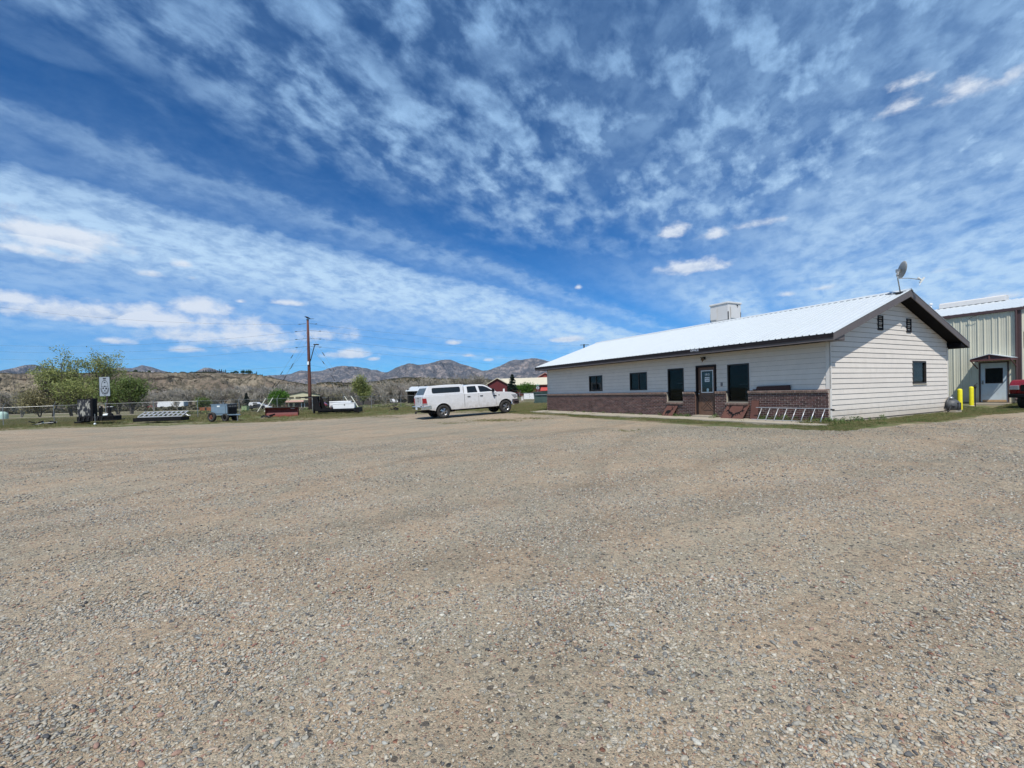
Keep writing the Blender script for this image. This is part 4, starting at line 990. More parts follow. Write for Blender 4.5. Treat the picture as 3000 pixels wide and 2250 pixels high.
# ================================================================== METAL BUILDING on the right   local x = across (away), y = along the front wall
def metal_building():
    T = empty('metal_building', bld(0, 17.2, 0), TH, 'tall tan ribbed metal building with maroon trim behind the office', 'building')
    LEN, WID, EH = 24.0, 13.6, 4.72; y0 = -.08; sl = .185
    door = (.36, 1.36, .05, 2.13)
    def panel(y_a, y_b, z0, z1, face='f', zt=None):
        m_ = MB(); prof = []; y = y_a
        while y < y_b - .02:
            e = min(y + .3048, y_b); prof += [(y, 0), (y + .02, -.032), (y + .055, -.032), (y + .075, 0)]
            if e - y > .2: prof += [(y + .13, 0), (y + .138, -.008), (y + .155, -.008), (y + .163, 0), (y + .21, 0), (y + .218, -.008), (y + .235, -.008), (y + .243, 0)]
            y = e
        prof.append((y_b, 0)); vs = []
        for (a, d) in prof:
            zz = z1 if zt is None else zt(a)
            vs += [(d, a, z0), (d, a, zz)] if face == 'f' else [(a, d, z0), (a, d, zz)]
        m_.add(vs, [(2 * i, 2 * i + 1, 2 * i + 3, 2 * i + 2) for i in range(len(prof) - 1)])
        return m_
    def hole_panel(a, b):
        m_ = MB()
        for (p, q, r, s) in subtract((a, b, .06, EH), [(door[0] - .05, door[1] + .05, -1, door[3] + .05)]):
            x = panel(p, q, r, s); m_.add(x.v, x.f)
        m_.build('wall_panel', M['metalwall'], T)
    y = y0 + .02
    while y < LEN: hole_panel(y, min(y + .9144, LEN)); y += .9144
    x = .03
    gtop = lambda a: EH + sl * (a if a < WID / 2 else WID - a)
    while x < WID: panel(x, min(x + .9144, WID), .06, EH, 'g', gtop).v and None; x += .9144
    x = .03
    while x < WID:
        o = panel(x, min(x + .9144, WID), .06, EH, 'g', gtop).build('wall_panel', M['metalwall'], T); o.location = (0, y0 - .001, 0); x += .9144
    MB().box(.05, WID, y0 + .05, LEN, -.4, .06).build('slab', M['concrete'], T)
    MB().box(.06, .1, door[1] + .05, LEN, .06, EH).box(.06, .1, y0 + .06, door[0] - .05, .06, EH).box(.06, WID, y0 + .06, y0 + .1, .06, EH).box(WID - .04, WID, y0 + .1, LEN, .06, EH).box(.1, WID, LEN - .05, LEN, .06, EH).build('frame_wall', M['dgroove'], T)
    # trims
    MB().box(-.05, -.035, y0 - .05, y0 + .09, .05, EH).box(-.05, .10, y0 - .05, y0 - .036, .05, EH).build('corner_trim', M['mbrown'], T)
    MB().box(-.12, -.035, y0 - .12, LEN, EH, EH + .15).build('gutter', M['mbrown'], T, bevel=.004)
    MB().tube([(-.10, .02, EH + .02), (-.10, .02, .3), (-.2, .02, .2)], .045, 8).build('downspout', M['mbrown'], T)
    MB().prism([(-.04, EH + .03), (WID / 2, EH + .03 + sl * WID / 2), (WID / 2, EH + .17 + sl * WID / 2), (-.04, EH + .17)], 'y', y0 - .15, y0 - .12).prism([(WID + .04, EH + .03), (WID / 2, EH + .03 + sl * WID / 2), (WID / 2, EH + .17 + sl * WID / 2), (WID + .04, EH + .17)], 'y', y0 - .15, y0 - .12).build('rake_trim', M['mbrown'], T)
    # roof sheets
    for side in (0, 1):
        y = y0 - .12
        while y < LEN:
            e = min(y + .9144, LEN); vs = []; prof = []; a = y
            while a < e - .02: prof += [(a, 0), (a + .02, .032), (a + .055, .032), (a + .075, 0)]; a += .3048
            prof.append((e, 0))
            for (p, h) in prof:
                for u in (-.12, WID / 2):
                    vs.append((u if side == 0 else WID - u, p, EH + .155 + sl * u + h))
            MB().add(vs, [(2 * i, 2 * i + 1, 2 * i + 3, 2 * i + 2) for i in range(len(prof) - 1)]).build('roof_panel', M['roofw'], T)
            y += .9144
    zr = EH + .155 + sl * WID / 2
    MB().prism([(WID / 2 - .34, zr - .02), (WID / 2 - .30, zr + .26), (WID / 2 - .18, zr + .33), (WID / 2 + .18, zr + .33), (WID / 2 + .30, zr + .26), (WID / 2 + .34, zr - .02)], 'y', 2.1, 5.2).build('ridge_vent', M['coolerw'], T, bevel=.01)
    MB().lathe([(.06, 0), (.06, .4), (.11, .42), (.11, .5), (0, .55)], 12, Matrix.Translation((WID / 2 - .4, 5.6, zr - .1))).build('vent_pipe', M['white'], T)
    # snow guards on the eave
    for yy in (2.6, 1.55): MB().tube([(-.12, yy + .2, EH - .16), (-.2, yy, EH - .06), (-.17, yy - .25, EH + .0)], .012).build('conduit', M['mbrown'], T)
    # door
    MB().box(-.045, .05, door[0] - .05, door[0], .05, door[3] + .05).box(-.045, .05, door[1], door[1] + .05, .05, door[3] + .05).box(-.045, .05, door[0], door[1], door[3], door[3] + .05).build('door_frame', M['mbrown'], T)
    d = MB()
    for (p, q, r, s) in subtract((door[0] + .004, door[1] - .004, .09, door[3] - .004), [(.54, 1.17, 1.08, 1.84)]): d.box(-.012, .03, p, q, r, s)
    dd = d.build('door', M['doorblue'], T)
    MB().box(.0, .008, .54, 1.17, 1.08, 1.84).build('door_window', M['glass'], dd)
    MB().box(-.02, -.012, .525, .54, 1.065, 1.855).box(-.02, -.012, 1.17, 1.185, 1.065, 1.855).box(-.02, -.012, .54, 1.17, 1.84, 1.855).box(-.024, -.012, .54, 1.17, 1.06, 1.08).build('window_trim', M['mbrown'], dd)
    MB().box(-.03, -.012, 1.25, 1.31, 1.02, 1.22).lathe([(0, 0), (.02, 0), (.012, .03), (.03, .05), (.02, .07), (0, .07)], 14, Matrix.Translation((-.03, 1.28, 1.06)) @ Matrix.Rotation(-math.pi / 2, 4, 'Y')).build('door_handle', M['galv'], dd)
    MB().box(-.016, -.012, .4, 1.3, .09, .20).build('rust_streak', mat('rust_stain', (.44, .30, .17), .7, var=.2, scale=6), dd)
    MB().box(-.9, .05, .2, 1.5, -.3, .045).build('door_step', M['concrete'], T, bevel=.01)
    # gabled canopy
    c0, c1, cm, zc = -.02, 1.50, .76, 2.36
    cn = MB(); cn.prism([(c0, zc - .0), (cm, zc + .22), (c1, zc), (c1, zc - .03), (cm, zc + .19), (c0, zc - .03)], 'x', -1.0, -.0).build('canopy_roof', M['roofw'], T)
    cf = MB().box(-.98, -.94, c0 + .02, c1 - .02, zc - .14, zc - .06).box(-.98, -.94, cm - .025, cm + .025, zc - .06, zc + .16).box(-.98, .0, c0 + .02, c0 + .06, zc - .14, zc - .04).box(-.98, .0, c1 - .06, c1 - .02, zc - .14, zc - .04)
    cf.beam((-.96, c0 + .03, zc - .05), (-.96, cm, zc + .165), .03, .045).beam((-.96, c1 - .03, zc - .05), (-.96, cm, zc + .165), .03, .045)
    cf.beam((-.94, c0 + .04, zc - .1), (-.02, c0 + .04, zc - .5), .035, .035).beam((-.94, c1 - .04, zc - .1), (-.02, c1 - .04, zc - .5), .035, .035)
    cf.build('canopy_frame', mat('canopy_maroon', (.12, .05, .045), .6), T)
    MB().prism([(c0 + .05, zc - .06), (cm, zc + .15), (c1 - .05, zc - .06)], 'x', -.93, -.92).build('canopy_gable', M['mbrown'], T)
    # window on the gable end, almost edge-on
    MB().box(.5, 1.2, y0 - .06, y0 - .034, 2.9, 3.7).build('end_window', M['frame'], T)
metal_building()

def bollard(px, Y, lab, h=.96):
    p = spot(px, Y); T = empty('bollard', (p.x, p.y, p.z), .2, lab, 'bollard', 'yellow bollards beside the office')
    MB().lathe([(.0, h + .045), (.05, h + .035), (.082, h + .01), (.088, h - .03), (.089, 0), (.086, -.3)], 20).build('sleeve', M['yellow'], T, smooth=True)
    MB().lathe([(.0, .0), (.13, .0), (.12, .035), (.089, .045)], 18).build('footing', M['concrete'], T, smooth=True)
bollard(2812, 20.35, 'yellow bollard nearest the office gable, in front of the dark machine'); bollard(2846, 22.9, 'farther yellow bollard, beside the thin dark standpipe')
def standpipe():
    p = spot(2857, 22.9); T = empty('standpipe', (p.x, p.y, p.z), 0, 'thin dark yard standpipe rising beside the farther yellow bollard', 'standpipe')
    MB().tube([(0, 0, -.1), (0, 0, .92)], .022).build('pipe', M['steel_d'], T)
    MB().lathe([(0, .9), (.05, .9), (.06, .98), (.045, 1.06), (0, 1.08)], 12).tube([(0, 0, 1.0), (-.10, 0, .98), (-.12, 0, .93)], .02).beam((0, 0, 1.07), (.12, 0, 1.16), .02, .02).build('valve_head', M['steel_d'], T)
standpipe()
def machine():
    p = spot(2782, 18.9); T = empty('gas_meter_set', (p.x, p.y, p.z), TH, 'dark grey lumpy equipment with curved pipes between the gable wall and bollard', 'utility meter')
    g = mat('meter_grey', (.075, .08, .085), .5, var=.25, scale=9, dirt=((.16, .17, .17), .5, 8))
    MB().lathe([(0, .08), (.20, .08), (.27, .16), (.29, .3), (.26, .44), (.16, .52), (.0, .54)], 18, Matrix.Translation((.12, 0, 0))).build('drum', g, T, smooth=True, bevel=0)
    MB().box(-.14, .38, -.20, .20, .22, .27).box(-.02, .3, -.27, -.20, .1, .4).build('bands', M['steel_d'], T, bevel=.01)
    MB().lathe([(0, 0), (.09, 0), (.1, .05), (.07, .1), (0, .12)], 14, Matrix.Translation((.1, 0, .54))).build('cap', M['galv'], T, smooth=True)
    pts = [(-.14, .0, .12), (-.24, 0, .2), (-.28, 0, .36), (-.2, 0, .5), (-.05, 0, .58), (.1, 0, .62)]
    MB().tube(pts, .025, 8).build('pipe', g, T, smooth=True)
    MB().tube([(-.14, -.1, .3), (-.3, -.12, .22), (-.36, -.1, .08), (-.46, -.1, .06), (-.5, -.05, .12), (-.46, 0, .2)], .022, 8).build('pipe', M['steel_d'], T, smooth=True)
    MB().box(-.2, .4, -.25, .25, .0, .09).build('base', M['concrete'], T)
machine()

# ================================================================== VEHICLES
def wheel(T, x, y, r, w, side, rimr=.60, spokes=5):
    """side -1: outer face toward -y"""
    A = Matrix.Translation((x, y, r)) @ Matrix.Rotation(math.pi / 2 * (1 if side < 0 else -1), 4, 'X')
    wh = MB().lathe([(r * rimr, -w / 2 + .02), (r * .82, -w / 2), (r * .96, -w / 2 + .015), (r, -w / 2 + .05), (r, w / 2 - .05), (r * .96, w / 2 - .015), (r * .82, w / 2), (r * rimr, w / 2 - .02)], 36, A, closed=True).build('wheel', M['rubber'], T, smooth=True)
    rr = r * rimr
    m_ = MB().lathe([(rr, w / 2 - .018), (rr * .94, w / 2 - .03), (rr * .90, w / 2 - .09), (rr * .88, -w / 2 + .02)], 30, A)
    for k in range(spokes * 2 if spokes < 6 else spokes):
        a = 2 * math.pi * k / (spokes * 2 if spokes < 6 else spokes) + (.13 if k % 2 else -.13)
        if spokes < 6: a = 2 * math.pi * (k // 2) / spokes + (.17 if k % 2 else -.17)
        B = A @ Matrix.Rotation(a, 4, 'Z')
        m_.add([B @ Vector(v) for v in ((rr * .22, -.022, w / 2 - .015), (rr * .93, -.030, w / 2 - .035), (rr * .93, .030, w / 2 - .035), (rr * .22, .022, w / 2 - .015), (rr * .22, -.022, w / 2 - .06), (rr * .93, -.030, w / 2 - .08), (rr * .93, .030, w / 2 - .08), (rr * .22, .022, w / 2 - .06))], [(0, 1, 2, 3), (7, 6, 5, 4), (0, 4, 5, 1), (1, 5, 6, 2), (2, 6, 7, 3), (3, 7, 4, 0)])
    m_.lathe([(0, w / 2 + .03), (rr * .2, w / 2 + .03), (rr * .27, w / 2 + .0), (rr * .3, w / 2 - .06)], 18, A)
    m_.build('rim', M['rim'], wh, smooth=False)
    MB().lathe([(0, -w / 2 + .06), (rr * .9, -w / 2 + .06)], 24, A).lathe([(0, w / 2 - .10), (rr * .55, w / 2 - .10), (rr * .55, w / 2 - .12)], 20, A).build('brake_disc', M['steel_d'], wh)
    return wh

def crew_truck():
    rx, ry, fx, fy = -4.05, 27.93, -.24, 29.93
    h = math.atan2(fy - ry, fx - rx); zr_, zf_ = .108, .26; pitch = math.atan2(zf_ - zr_, 4.30)
    c, s = math.cos(h), math.sin(h)
    ox = rx - 1.32 * c - .88 * -s * -1 * -1; 
    # origin = rear axle contact (centre line) minus 1.32 forward
    cxx, cyy = rx + .88 * -s, ry + .88 * c
    ox, oy = cxx - 1.32 * c, cyy - 1.32 * s
    T = empty('pickup_truck', (ox, oy, zr_ - 1.32 * math.tan(pitch) + .005), h, 'white crew cab pickup with a matching bed cap parked by the grass', 'pickup truck')
    T.rotation_euler = (0, -pitch, h)
    R = .415; ax1, ax2 = 1.32, 5.62
    P = M['carpaint']
    def arch(cx, r, n=14, z0=.50):
        a0 = math.asin(min(.99, (z0 - R) / r)); return [(cx + r * math.cos(t), R + r * math.sin(t)) for t in np.linspace(math.pi - a0, a0, n)]
    bw = .985
    # lower body side profile with wheel arches
    prof = [(.12, .66), (.06, .95), (.07, 1.40), (.10, 1.435), (2.70, 1.455), (2.74, 1.455), (4.95, 1.43), (5.3, 1.42), (6.05, 1.36), (6.38, 1.27), (6.50, 1.14), (6.52, .92), (6.50, .60), (6.30, .52)]
    prof += arch(ax2, .52)[::-1] + [(4.9, .50), (2.2, .50)] + arch(ax1, .52)[::-1] + [(.60, .54)]
    body = MB().prism(prof, 'y', -bw, bw).build('body', P, T, bevel=.035, seg=3)
    body.data.shade_smooth() if False else None
    # greenhouse: cab
    def side_y(z): return .955 - max(0, z - 1.43) * .36
    def hull(profile, name, mt, wf=side_y, bev=.03):
        vs = []; n = len(profile)
        for sg in (-1, 1):
            for (x, z) in profile: vs.append((x, sg * wf(z), z))
        fs = [tuple(range(n)), tuple(range(n, 2 * n))[::-1]] + [(i, (i + 1) % n, n + (i + 1) % n, n + i) for i in range(n)]
        return MB().add(vs, fs).build(name, mt, T, bevel=bev, seg=3)
    hull([(2.76, 1.40), (2.80, 1.86), (2.90, 1.95), (3.3, 1.985), (3.9, 1.975), (4.22, 1.925), (4.45, 1.80), (5.02, 1.43), (5.05, 1.40)], 'cab', P)
    # bed cap: taller, steeper sides
    def cap_y(z): return .935 - max(0, z - 1.44) * .20
    hull([(.14, 1.40), (.13, 1.46), (.42, 1.97), (.52, 2.02), (1.6, 2.06), (2.62, 2.04), (2.70, 1.98), (2.72, 1.40)], 'bed_cap', P, cap_y, .04)
    def side_panel(name, poly, mt, wf, parent, off=.006, thick=.008, both=True):
        for sg in ((-1, 1) if both else (-1,)):
            vs = [(x, sg * (wf(z) + off), z) for (x, z) in poly] + [(x, sg * (wf(z) + off - thick), z) for (x, z) in poly]; n = len(poly)
            MB().add(vs, [tuple(range(n)), tuple(range(n, 2 * n))[::-1]] + [(i, (i + 1) % n, n + (i + 1) % n, n + i) for i in range(n)]).build(name, mt, parent)
    def rrect(x0, x1, z0, z1, r, n=5):
        o = []
        for (cx, cz, a) in ((x1 - r, z1 - r, 0), (x0 + r, z1 - r, 90), (x0 + r, z0 + r, 180), (x1 - r, z0 + r, 270)):
            for k in range(n + 1): t = R_(a + 90 * k / n); o.append((cx + r * math.cos(t), cz + r * math.sin(t)))
        return o
    side_panel('cap_window', rrect(.66, 2.50, 1.57, 1.90, .09), M['carglass'], cap_y, T, off=.008)
    side_panel('rear_door_window', [(2.97, 1.49), (2.98, 1.86), (3.06, 1.885), (3.58, 1.89), (3.66, 1.49)], M['carglass'], side_y, T)
    side_panel('front_door_window', [(3.82, 1.49), (3.76, 1.885), (4.12, 1.86), (4.36, 1.77), (4.78, 1.50)], M['carglass'], side_y, T)
    # windscreen and cap rear glass
    def yz(poly3, name, mt): n = len(poly3); MB().add(poly3, [tuple(range(n))]).build(name, mt, T)
    MB().add([(5.00, -.83, 1.455), (5.00, .83, 1.455), (4.36, .73, 1.865), (4.36, -.73, 1.865)], [(0, 1, 2, 3)]).build('windscreen', M['carglass'], T)
    yz([(.150, -.80, 1.52), (.150, .80, 1.52), (.375, .72, 1.915), (.375, -.72, 1.915)], 'rear_window', M['carglass'])
    # doors, slightly proud panels with gaps
    fy = lambda z: bw
    dpar = {}
    seam = mat('panel_gap', (.12, .12, .12), .6)
    for (nm, x0, x1) in (('rear_door', 2.84, 3.70), ('front_door', 3.715, 4.93)):
        side_panel(nm, [(x0, .60), (x0, 1.425), (x1 - .0, 1.415), (x1, .60)], P, fy, T, off=.005, thick=.012)
    side_panel('panel_gap', [(2.72, .58), (2.72, 1.44), (2.745, 1.44), (2.745, .58)], seam, fy, T, off=.002, thick=.004)
    side_panel('panel_gap', [(3.702, .60), (3.702, 1.42), (3.713, 1.42), (3.713, .60)], seam, fy, T, off=.003, thick=.004)
    side_panel('panel_gap', [(4.932, .60), (4.932, 1.42), (4.944, 1.42), (4.944, .60)], seam, fy, T, off=.002, thick=.004)
    side_panel('rocker_moulding', [(2.05, .50), (2.05, .575), (4.98, .575), (4.98, .50)], P, fy, T, off=.022, thick=.03)
    side_panel('cap_seam', [(.16, 1.448), (.16, 1.458), (2.70, 1.466), (2.70, 1.456)], seam, lambda z: bw - .035, T, off=.004, thick=.01)
    for (x0, x1) in ((2.93, 3.13), (3.80, 4.0)):
        side_panel('door_handle', rrect(x0, x1, 1.225, 1.265, .018, 3), M['black'], fy, T, off=.035, thick=.03)
    # wheel arches liners and flare lips
    for cx in (ax1, ax2):
        for sg in (-1, 1):
            pts = arch(cx, .525, 16, .50); vs = []
            for (x, z) in pts: vs += [(x, sg * (bw + .008), z), (cx + (x - cx) * 1.07, sg * (bw + .008), R + (z - R) * 1.07), (x, sg * (bw - .02), z), (cx + (x - cx) * 1.07, sg * (bw - .02), R + (z - R) * 1.07)]
            fs = []
            for i in range(len(pts) - 1): a, b = 4 * i, 4 * i + 4; fs += [(a, a + 1, b + 1, b), (a, b, b + 2, a + 2), (a + 1, a + 3, b + 3, b + 1)]
            MB().add(vs, fs).build('wheel_arch', P, T)
        MB().prism([(cx + .50 * math.cos(t), R + .50 * math.sin(t)) for t in np.linspace(0, math.pi, 14)], 'y', -bw + .26, bw - .26).build('wheel_well', M['black'], T)
    # chassis
    MB().box(.3, 6.3, -.45, .45, .38, .55).box(.5, 2.1, -.80, .80, .36, .44).tube([(ax1, -.8, R), (ax1, .8, R)], .06).lathe([(0, -.15), (.14, -.1), (.17, 0), (.14, .1), (0, .15)], 12, Matrix.Translation((ax1, 0, R))).tube([(ax2, -.8, R), (ax2, .8, R)], .05).box(2.3, 4.8, -.86, -.55, .40, .47).box(2.3, 4.8, .55, .86, .40, .47).build('chassis', M['black'], T)
    for x in (ax1, ax2):
        for sg in (-1, 1): wheel(T, x, sg * .86, R, .27, sg, .54, 5)
    # rear: tailgate, lights, bumper, hitch
    MB().box(.045, .07, -.74, .74, .74, 1.40).build('tailgate', P, T, bevel=.012)
    MB().box(.035, .05, -.08, .08, 1.26, 1.33).box(.036, .05, -.03, .03, 1.08, 1.18).build('tailgate_handle', M['black'], T)
    MB().box(.038, .05, -.66, -.40, .80, .84).build('tailgate_badge', M['black'], T)
    for sg in (-1, 1):
        MB().prism([(.045, .88), (.05, 1.30), (.26, 1.30), (.32, .88)], 'y', sg * .80, sg * (bw + .006)).build('tail_light', M['redlens'], T, bevel=.012)
        MB().prism([(.04, .90), (.04, .99), (.29, .99), (.305, .90)], 'y', sg * .82, sg * (bw + .008)).build('reverse_light', M['lens'], T)
        MB().box(6.36, 6.54, sg * .55, sg * .97, .98, 1.18).build('headlight', M['lens'], T, bevel=.02)
        MB().prism([(6.05, 1.20), (6.42, 1.20), (6.50, 1.02), (6.30, .92)], 'y', sg * .90, sg * (bw + .008)).build('headlight', M['lens'], T, bevel=.01)
    MB().box(-.10, .10, -.97, .97, .60, .80).prism([(-.10, .60), (-.10, .80), (.55, .86), (.60, .60)], 'y', -bw - .004, -bw + .04).prism([(-.10, .60), (-.10, .80), (.55, .86), (.60, .60)], 'y', bw - .04, bw + .004).build('rear_bumper', M['chrome'], T, bevel=.02)
    MB().box(-.18, .3, -.05, .05, .44, .52).box(-.20, -.12, -.06, .06, .36, .52).build('tow_hitch', M['steel_d'], T)
    MB().box(-.106, -.10, -.17, .17, .62, .76).build('licence_plate', M['paper'], T)
    MB().prism([(6.45, .50), (6.62, .56), (6.64, .84), (6.50, .90), (6.1, .90), (6.02, .56)], 'y', -.99, .99).build('front_bumper', M['chrome'], T, bevel=.03)
    MB().box(6.60, 6.65, -.6, .6, .58, .70).prism([(6.25, .62), (6.62, .60), (6.60, .72), (6.25, .74)], 'y', -.997, -.9).build('bumper_grille', M['black'], T)
    MB().prism([(6.50, .92), (6.56, .96), (6.53, 1.18), (6.42, 1.24)], 'y', -.56, .56).build('grille', M['chrome'], T, bevel=.01)
    # mirrors, antenna, badges, cab lamps
    for sg in (-1, 1):
        mr = MB().box(4.62, 4.74, sg * 1.02, sg * 1.24, 1.44, 1.66).build('side_mirror', M['black'], T, bevel=.03)
        MB().beam((4.70, sg * .93, 1.46), (4.68, sg * 1.05, 1.50), .05, .05).build('mirror_arm', M['black'], mr)
    side_panel('fender_badge', [(4.73, 1.14), (4.73, 1.22), (4.98, 1.22), (4.98, 1.14)], M['black'], fy, T, off=.009, both=True)
    side_panel('fender_badge', [(5.10, 1.20), (5.15, 1.26), (5.22, 1.20)], M['black'], fy, T, off=.009)
    MB().box(3.0, 3.08, -.04, .04, 1.96, 2.03).build('roof_lamp', P, T)
    MB().box(2.95, 4.6, -.7, .7, 1.0, 1.25).box(3.2, 3.35, -.65, .65, 1.2, 1.72).build('seats', M['black'], T)
crew_truck()

def red_pickup():
    p = Vector((23.72, 19.2, 0)); hd = R_(12)
    T = empty('red_pickup', (p.x, p.y, g1(p.x, p.y) + .01), 0, 'red pickup truck cut off by the right edge, parked on the gravel', 'pickup truck')
    T.rotation_euler = (0, 0, hd)
    # local x = along truck away from its nose; nose at x=0; near-left corner is what shows
    bw = .98; P = M['redpaint']
    hull = [(.05, .62), (-.06, .80), (-.08, 1.10), (.0, 1.26), (.12, 1.38), (1.3, 1.42), (1.75, 1.45), (2.25, 1.86), (3.6, 1.90), (4.1, 1.45), (5.6, 1.42), (5.65, .7), (5.1, .55)]
    hull += [(4.5 + .48 * math.cos(t), .40 + .48 * math.sin(t)) for t in np.linspace(.3, math.pi - .3, 10)] + [(3.9, .5), (1.4, .5)] + [(.85 + .48 * math.cos(t), .40 + .48 * math.sin(t)) for t in np.linspace(.3, math.pi - .3, 10)] + [(.3, .55)]
    MB().prism(hull, 'y', 0, 2 * bw).build('body', P, T, bevel=.07, seg=3)
    for x in (.85, 4.5):
        for (y, sd) in ((.12, -1), (2 * bw - .12, 1)): wheel(T, x, y, .40, .26, sd)
    MB().box(-.10, .12, .0, 2 * bw, .56, .74).build('front_bumper', M['black'], T, bevel=.03)
    MB().box(-.09, .05, .05, .40, .92, 1.12).build('headlight', M['lens'], T, bevel=.02); MB().box(-.09, .05, 1.56, 1.91, .92, 1.12).build('headlight', M['lens'], T, bevel=.02)
    MB().box(-.095, .0, .45, 1.5, .85, 1.15).build('grille', M['black'], T)
    MB().add([(1.72, .12, 1.47), (1.72, 1.84, 1.47), (2.2, 1.70, 1.83), (2.2, .26, 1.83)], [(0, 1, 2, 3)]).build('windscreen', M['carglass'], T)
    for y in (-.004, 2 * bw + .004): MB().add([(2.0, y, 1.46), (2.32, y, 1.80), (3.5, y, 1.83), (3.85, y, 1.46)], [(0, 1, 2, 3)]).build('side_window', M['carglass'], T)
    MB().box(.4, 5.2, .5, 1.5, .35, .55).build('chassis', M['black'], T)
red_pickup()
# ================================================================== YARD EDGE: fence and the row of equipment
def fence():
    pts = [(-120, 1247, 36.5), (10, 1243, 37.4), (159, 1239.6, 38.6), (311, 1234, 38.9), (451, 1228, 39.4), (580, 1223.7, 40.2), (701, 1216, 42.5), (813, 1210, 45.0), (916, 1206, 47.5), (1007, 1203, 50.0), (1089, 1199, 52.6), (1175, 1195, 55.5)]
    P = []
    for (px, py, Y) in pts: q = at(px, py, Y); P.append(Vector((q.x, q.y, g1(q.x, q.y) - .03)))
    for k in range(1, 8):        # on behind the truck and the lawn
        a = P[11]; q = Vector((a.x + k * 2.45, a.y + k * 1.05, 0)); q.z = g1(q.x, q.y) - .03; P.append(q)
    T = empty('chain_link_fence', P[5], 0, 'long galvanised chain link fence with leaning barb arms beyond the gravel', 'fence')
    o = P[5]
    H = 1.52
    for i, p in enumerate(P):
        r = p - o; h = H + .0
        m_ = MB().tube([r + Vector((0, 0, -.2)), r + Vector((0, 0, h + .05))], .025, 8)
        m_.tube([r + Vector((0, 0, h + .02)), r + Vector((.16, .04, h + .36))], .018, 6)
        m_.lathe([(0, 0), (.036, 0), (.036, .05), (0, .06)], 8, Matrix.Translation(r + Vector((0, 0, h + .02))))
        m_.build('post', M['galv'], T)
    for a, b in zip(P[:-1], P[1:]):
        MB().tube([a - o + Vector((0, 0, H)), b - o + Vector((0, 0, H))], .017, 6).build('top_rail', M['galv'], T)
    mb = MB(); w = .0016
    for a, b in zip(P[:-1], P[1:]):
        d = b - a; L_ = d.length; dx = d / L_; n = Vector((dx.y, -dx.x, 0)); k = .075; N_ = int(L_ / k)
        for i in range(-int(H / k), N_ + 1):
            for sg in (1, -1):
                # a wire rising at 45 degrees, clipped to the bay
                t0, t1 = i * k, i * k + H
                z0, z1 = 0.0, H
                if t0 < 0: z0 -= t0; t0 = 0
                if t1 > L_: z1 -= t1 - L_; t1 = L_
                if t1 <= t0: continue
                if sg < 0: z0, z1 = H - z0, H - z1
                p0 = a - o + dx * t0 + Vector((0, 0, z0)); p1 = a - o + dx * t1 + Vector((0, 0, z1))
                u = Vector((0, 0, w)); mb.add([p0 - u, p0 + u + n * w, p0 + u - n * w, p1 - u, p1 + u + n * w, p1 + u - n * w], [(0, 1, 4, 3), (1, 2, 5, 4), (2, 0, 3, 5)])
    o_ = mesh('chain_link_mesh', mb.v, mb.f, M['galv'], T); tag(o_, kind='stuff')
fence()

def item(name, px, Y, rz, label, cat, dz=0.0, group=None):
    p = spot(px, Y); return empty(name, (p.x, p.y, p.z + dz - .03), rz, label, cat, group)

# --- blue grey engine-driven welder on two wheels
def welder():
    T = item('welder_trailer', 660, 34.2, R_(-18), 'blue grey engine welder on a two wheeled trailer at the gravel edge', 'welder')
    # local x to the right (tongue), y away; body side faces camera
    g = M['wblue']
    MB().box(-.98, .62, -.42, .42, .56, 1.30).build('housing', g, T, bevel=.06, seg=3)
    MB().box(-1.0, .64, -.44, .44, 1.27, 1.31).build('hood', g, T, bevel=.012)
    MB().box(.645, .675, -.40, .40, .58, 1.30).build('control_panel', M['steel_d'], T, bevel=.02)
    MB().box(.678, .684, -.30, .30, .62, .98).build('radiator_opening', M['black'], T)
    for k in range(5): MB().lathe([(0, 0), (.04, 0), (.035, .02), (0, .022)], 10, Matrix.Translation((.676, -.28 + k * .14, 1.13)) @ Matrix.Rotation(math.pi / 2, 4, 'Y')).build('dial', M['galv'], T)
    MB().box(-.35, -.08, -.428, -.421, 1.10, 1.20).build('white_label', M['paper'], T)
    MB().box(.48, .50, -.428, -.42, .6, 1.16).box(-.95, .6, -.426, -.42, 1.17, 1.18).build('door_seam', M['steel_d'], T)
    MB().tube([(-.35, .1, 1.3), (-.35, .1, 1.42)], .03).lathe([(0, 0), (.045, 0), (.045, .02), (0, .03)], 10, Matrix.Translation((-.35, .1, 1.42))).build('exhaust', M['galv'], T)
    MB().box(-1.05, .7, -.40, -.34, .48, .56).box(-1.05, .7, .34, .40, .48, .56).box(-1.05, -.99, -.4, .4, .48, .56).beam((.6, -.37, .51), (1.25, 0, .5), .06, .07).beam((.6, .37, .51), (1.25, 0, .5), .06, .07).box(1.2, 1.42, -.04, .04, .46, .54).build('trailer_frame', g, T)
    MB().tube([(1.15, 0, .5), (1.15, 0, .04)], .025).box(1.09, 1.21, -.06, .06, .02, .04).build('jack_stand', M['galv'], T)
    MB().tube([(-.72, -.55, .36), (-.72, .55, .36)], .03).build('axle', M['steel_d'], T)
    for y, sd in ((-.55, -1), (.55, 1)):
        w = wheel(T, -.72, y, .36, .20, sd, .5, 6)
    RUSTRIM = mat('rusty_rim', (.22, .085, .055), .6, .2, var=.3, scale=9)
    for y, sd in ((-.40, -1), (.40, 1)): wheel(T, .42, y, .30, .18, sd, .5, 6)
    for c in T.children_recursive:
        if c.name.startswith('rim'): c.data.materials[0] = RUSTRIM if abs(sum(v.co.x for v in c.data.vertices) / len(c.data.vertices) + .72) < .2 else M['black']
    # the second pair of wheels shows dark under the front
    MB().box(.05, .45, -.3, .3, .30, .5).build('fuel_tank', M['black'], T, bevel=.05)
welder()

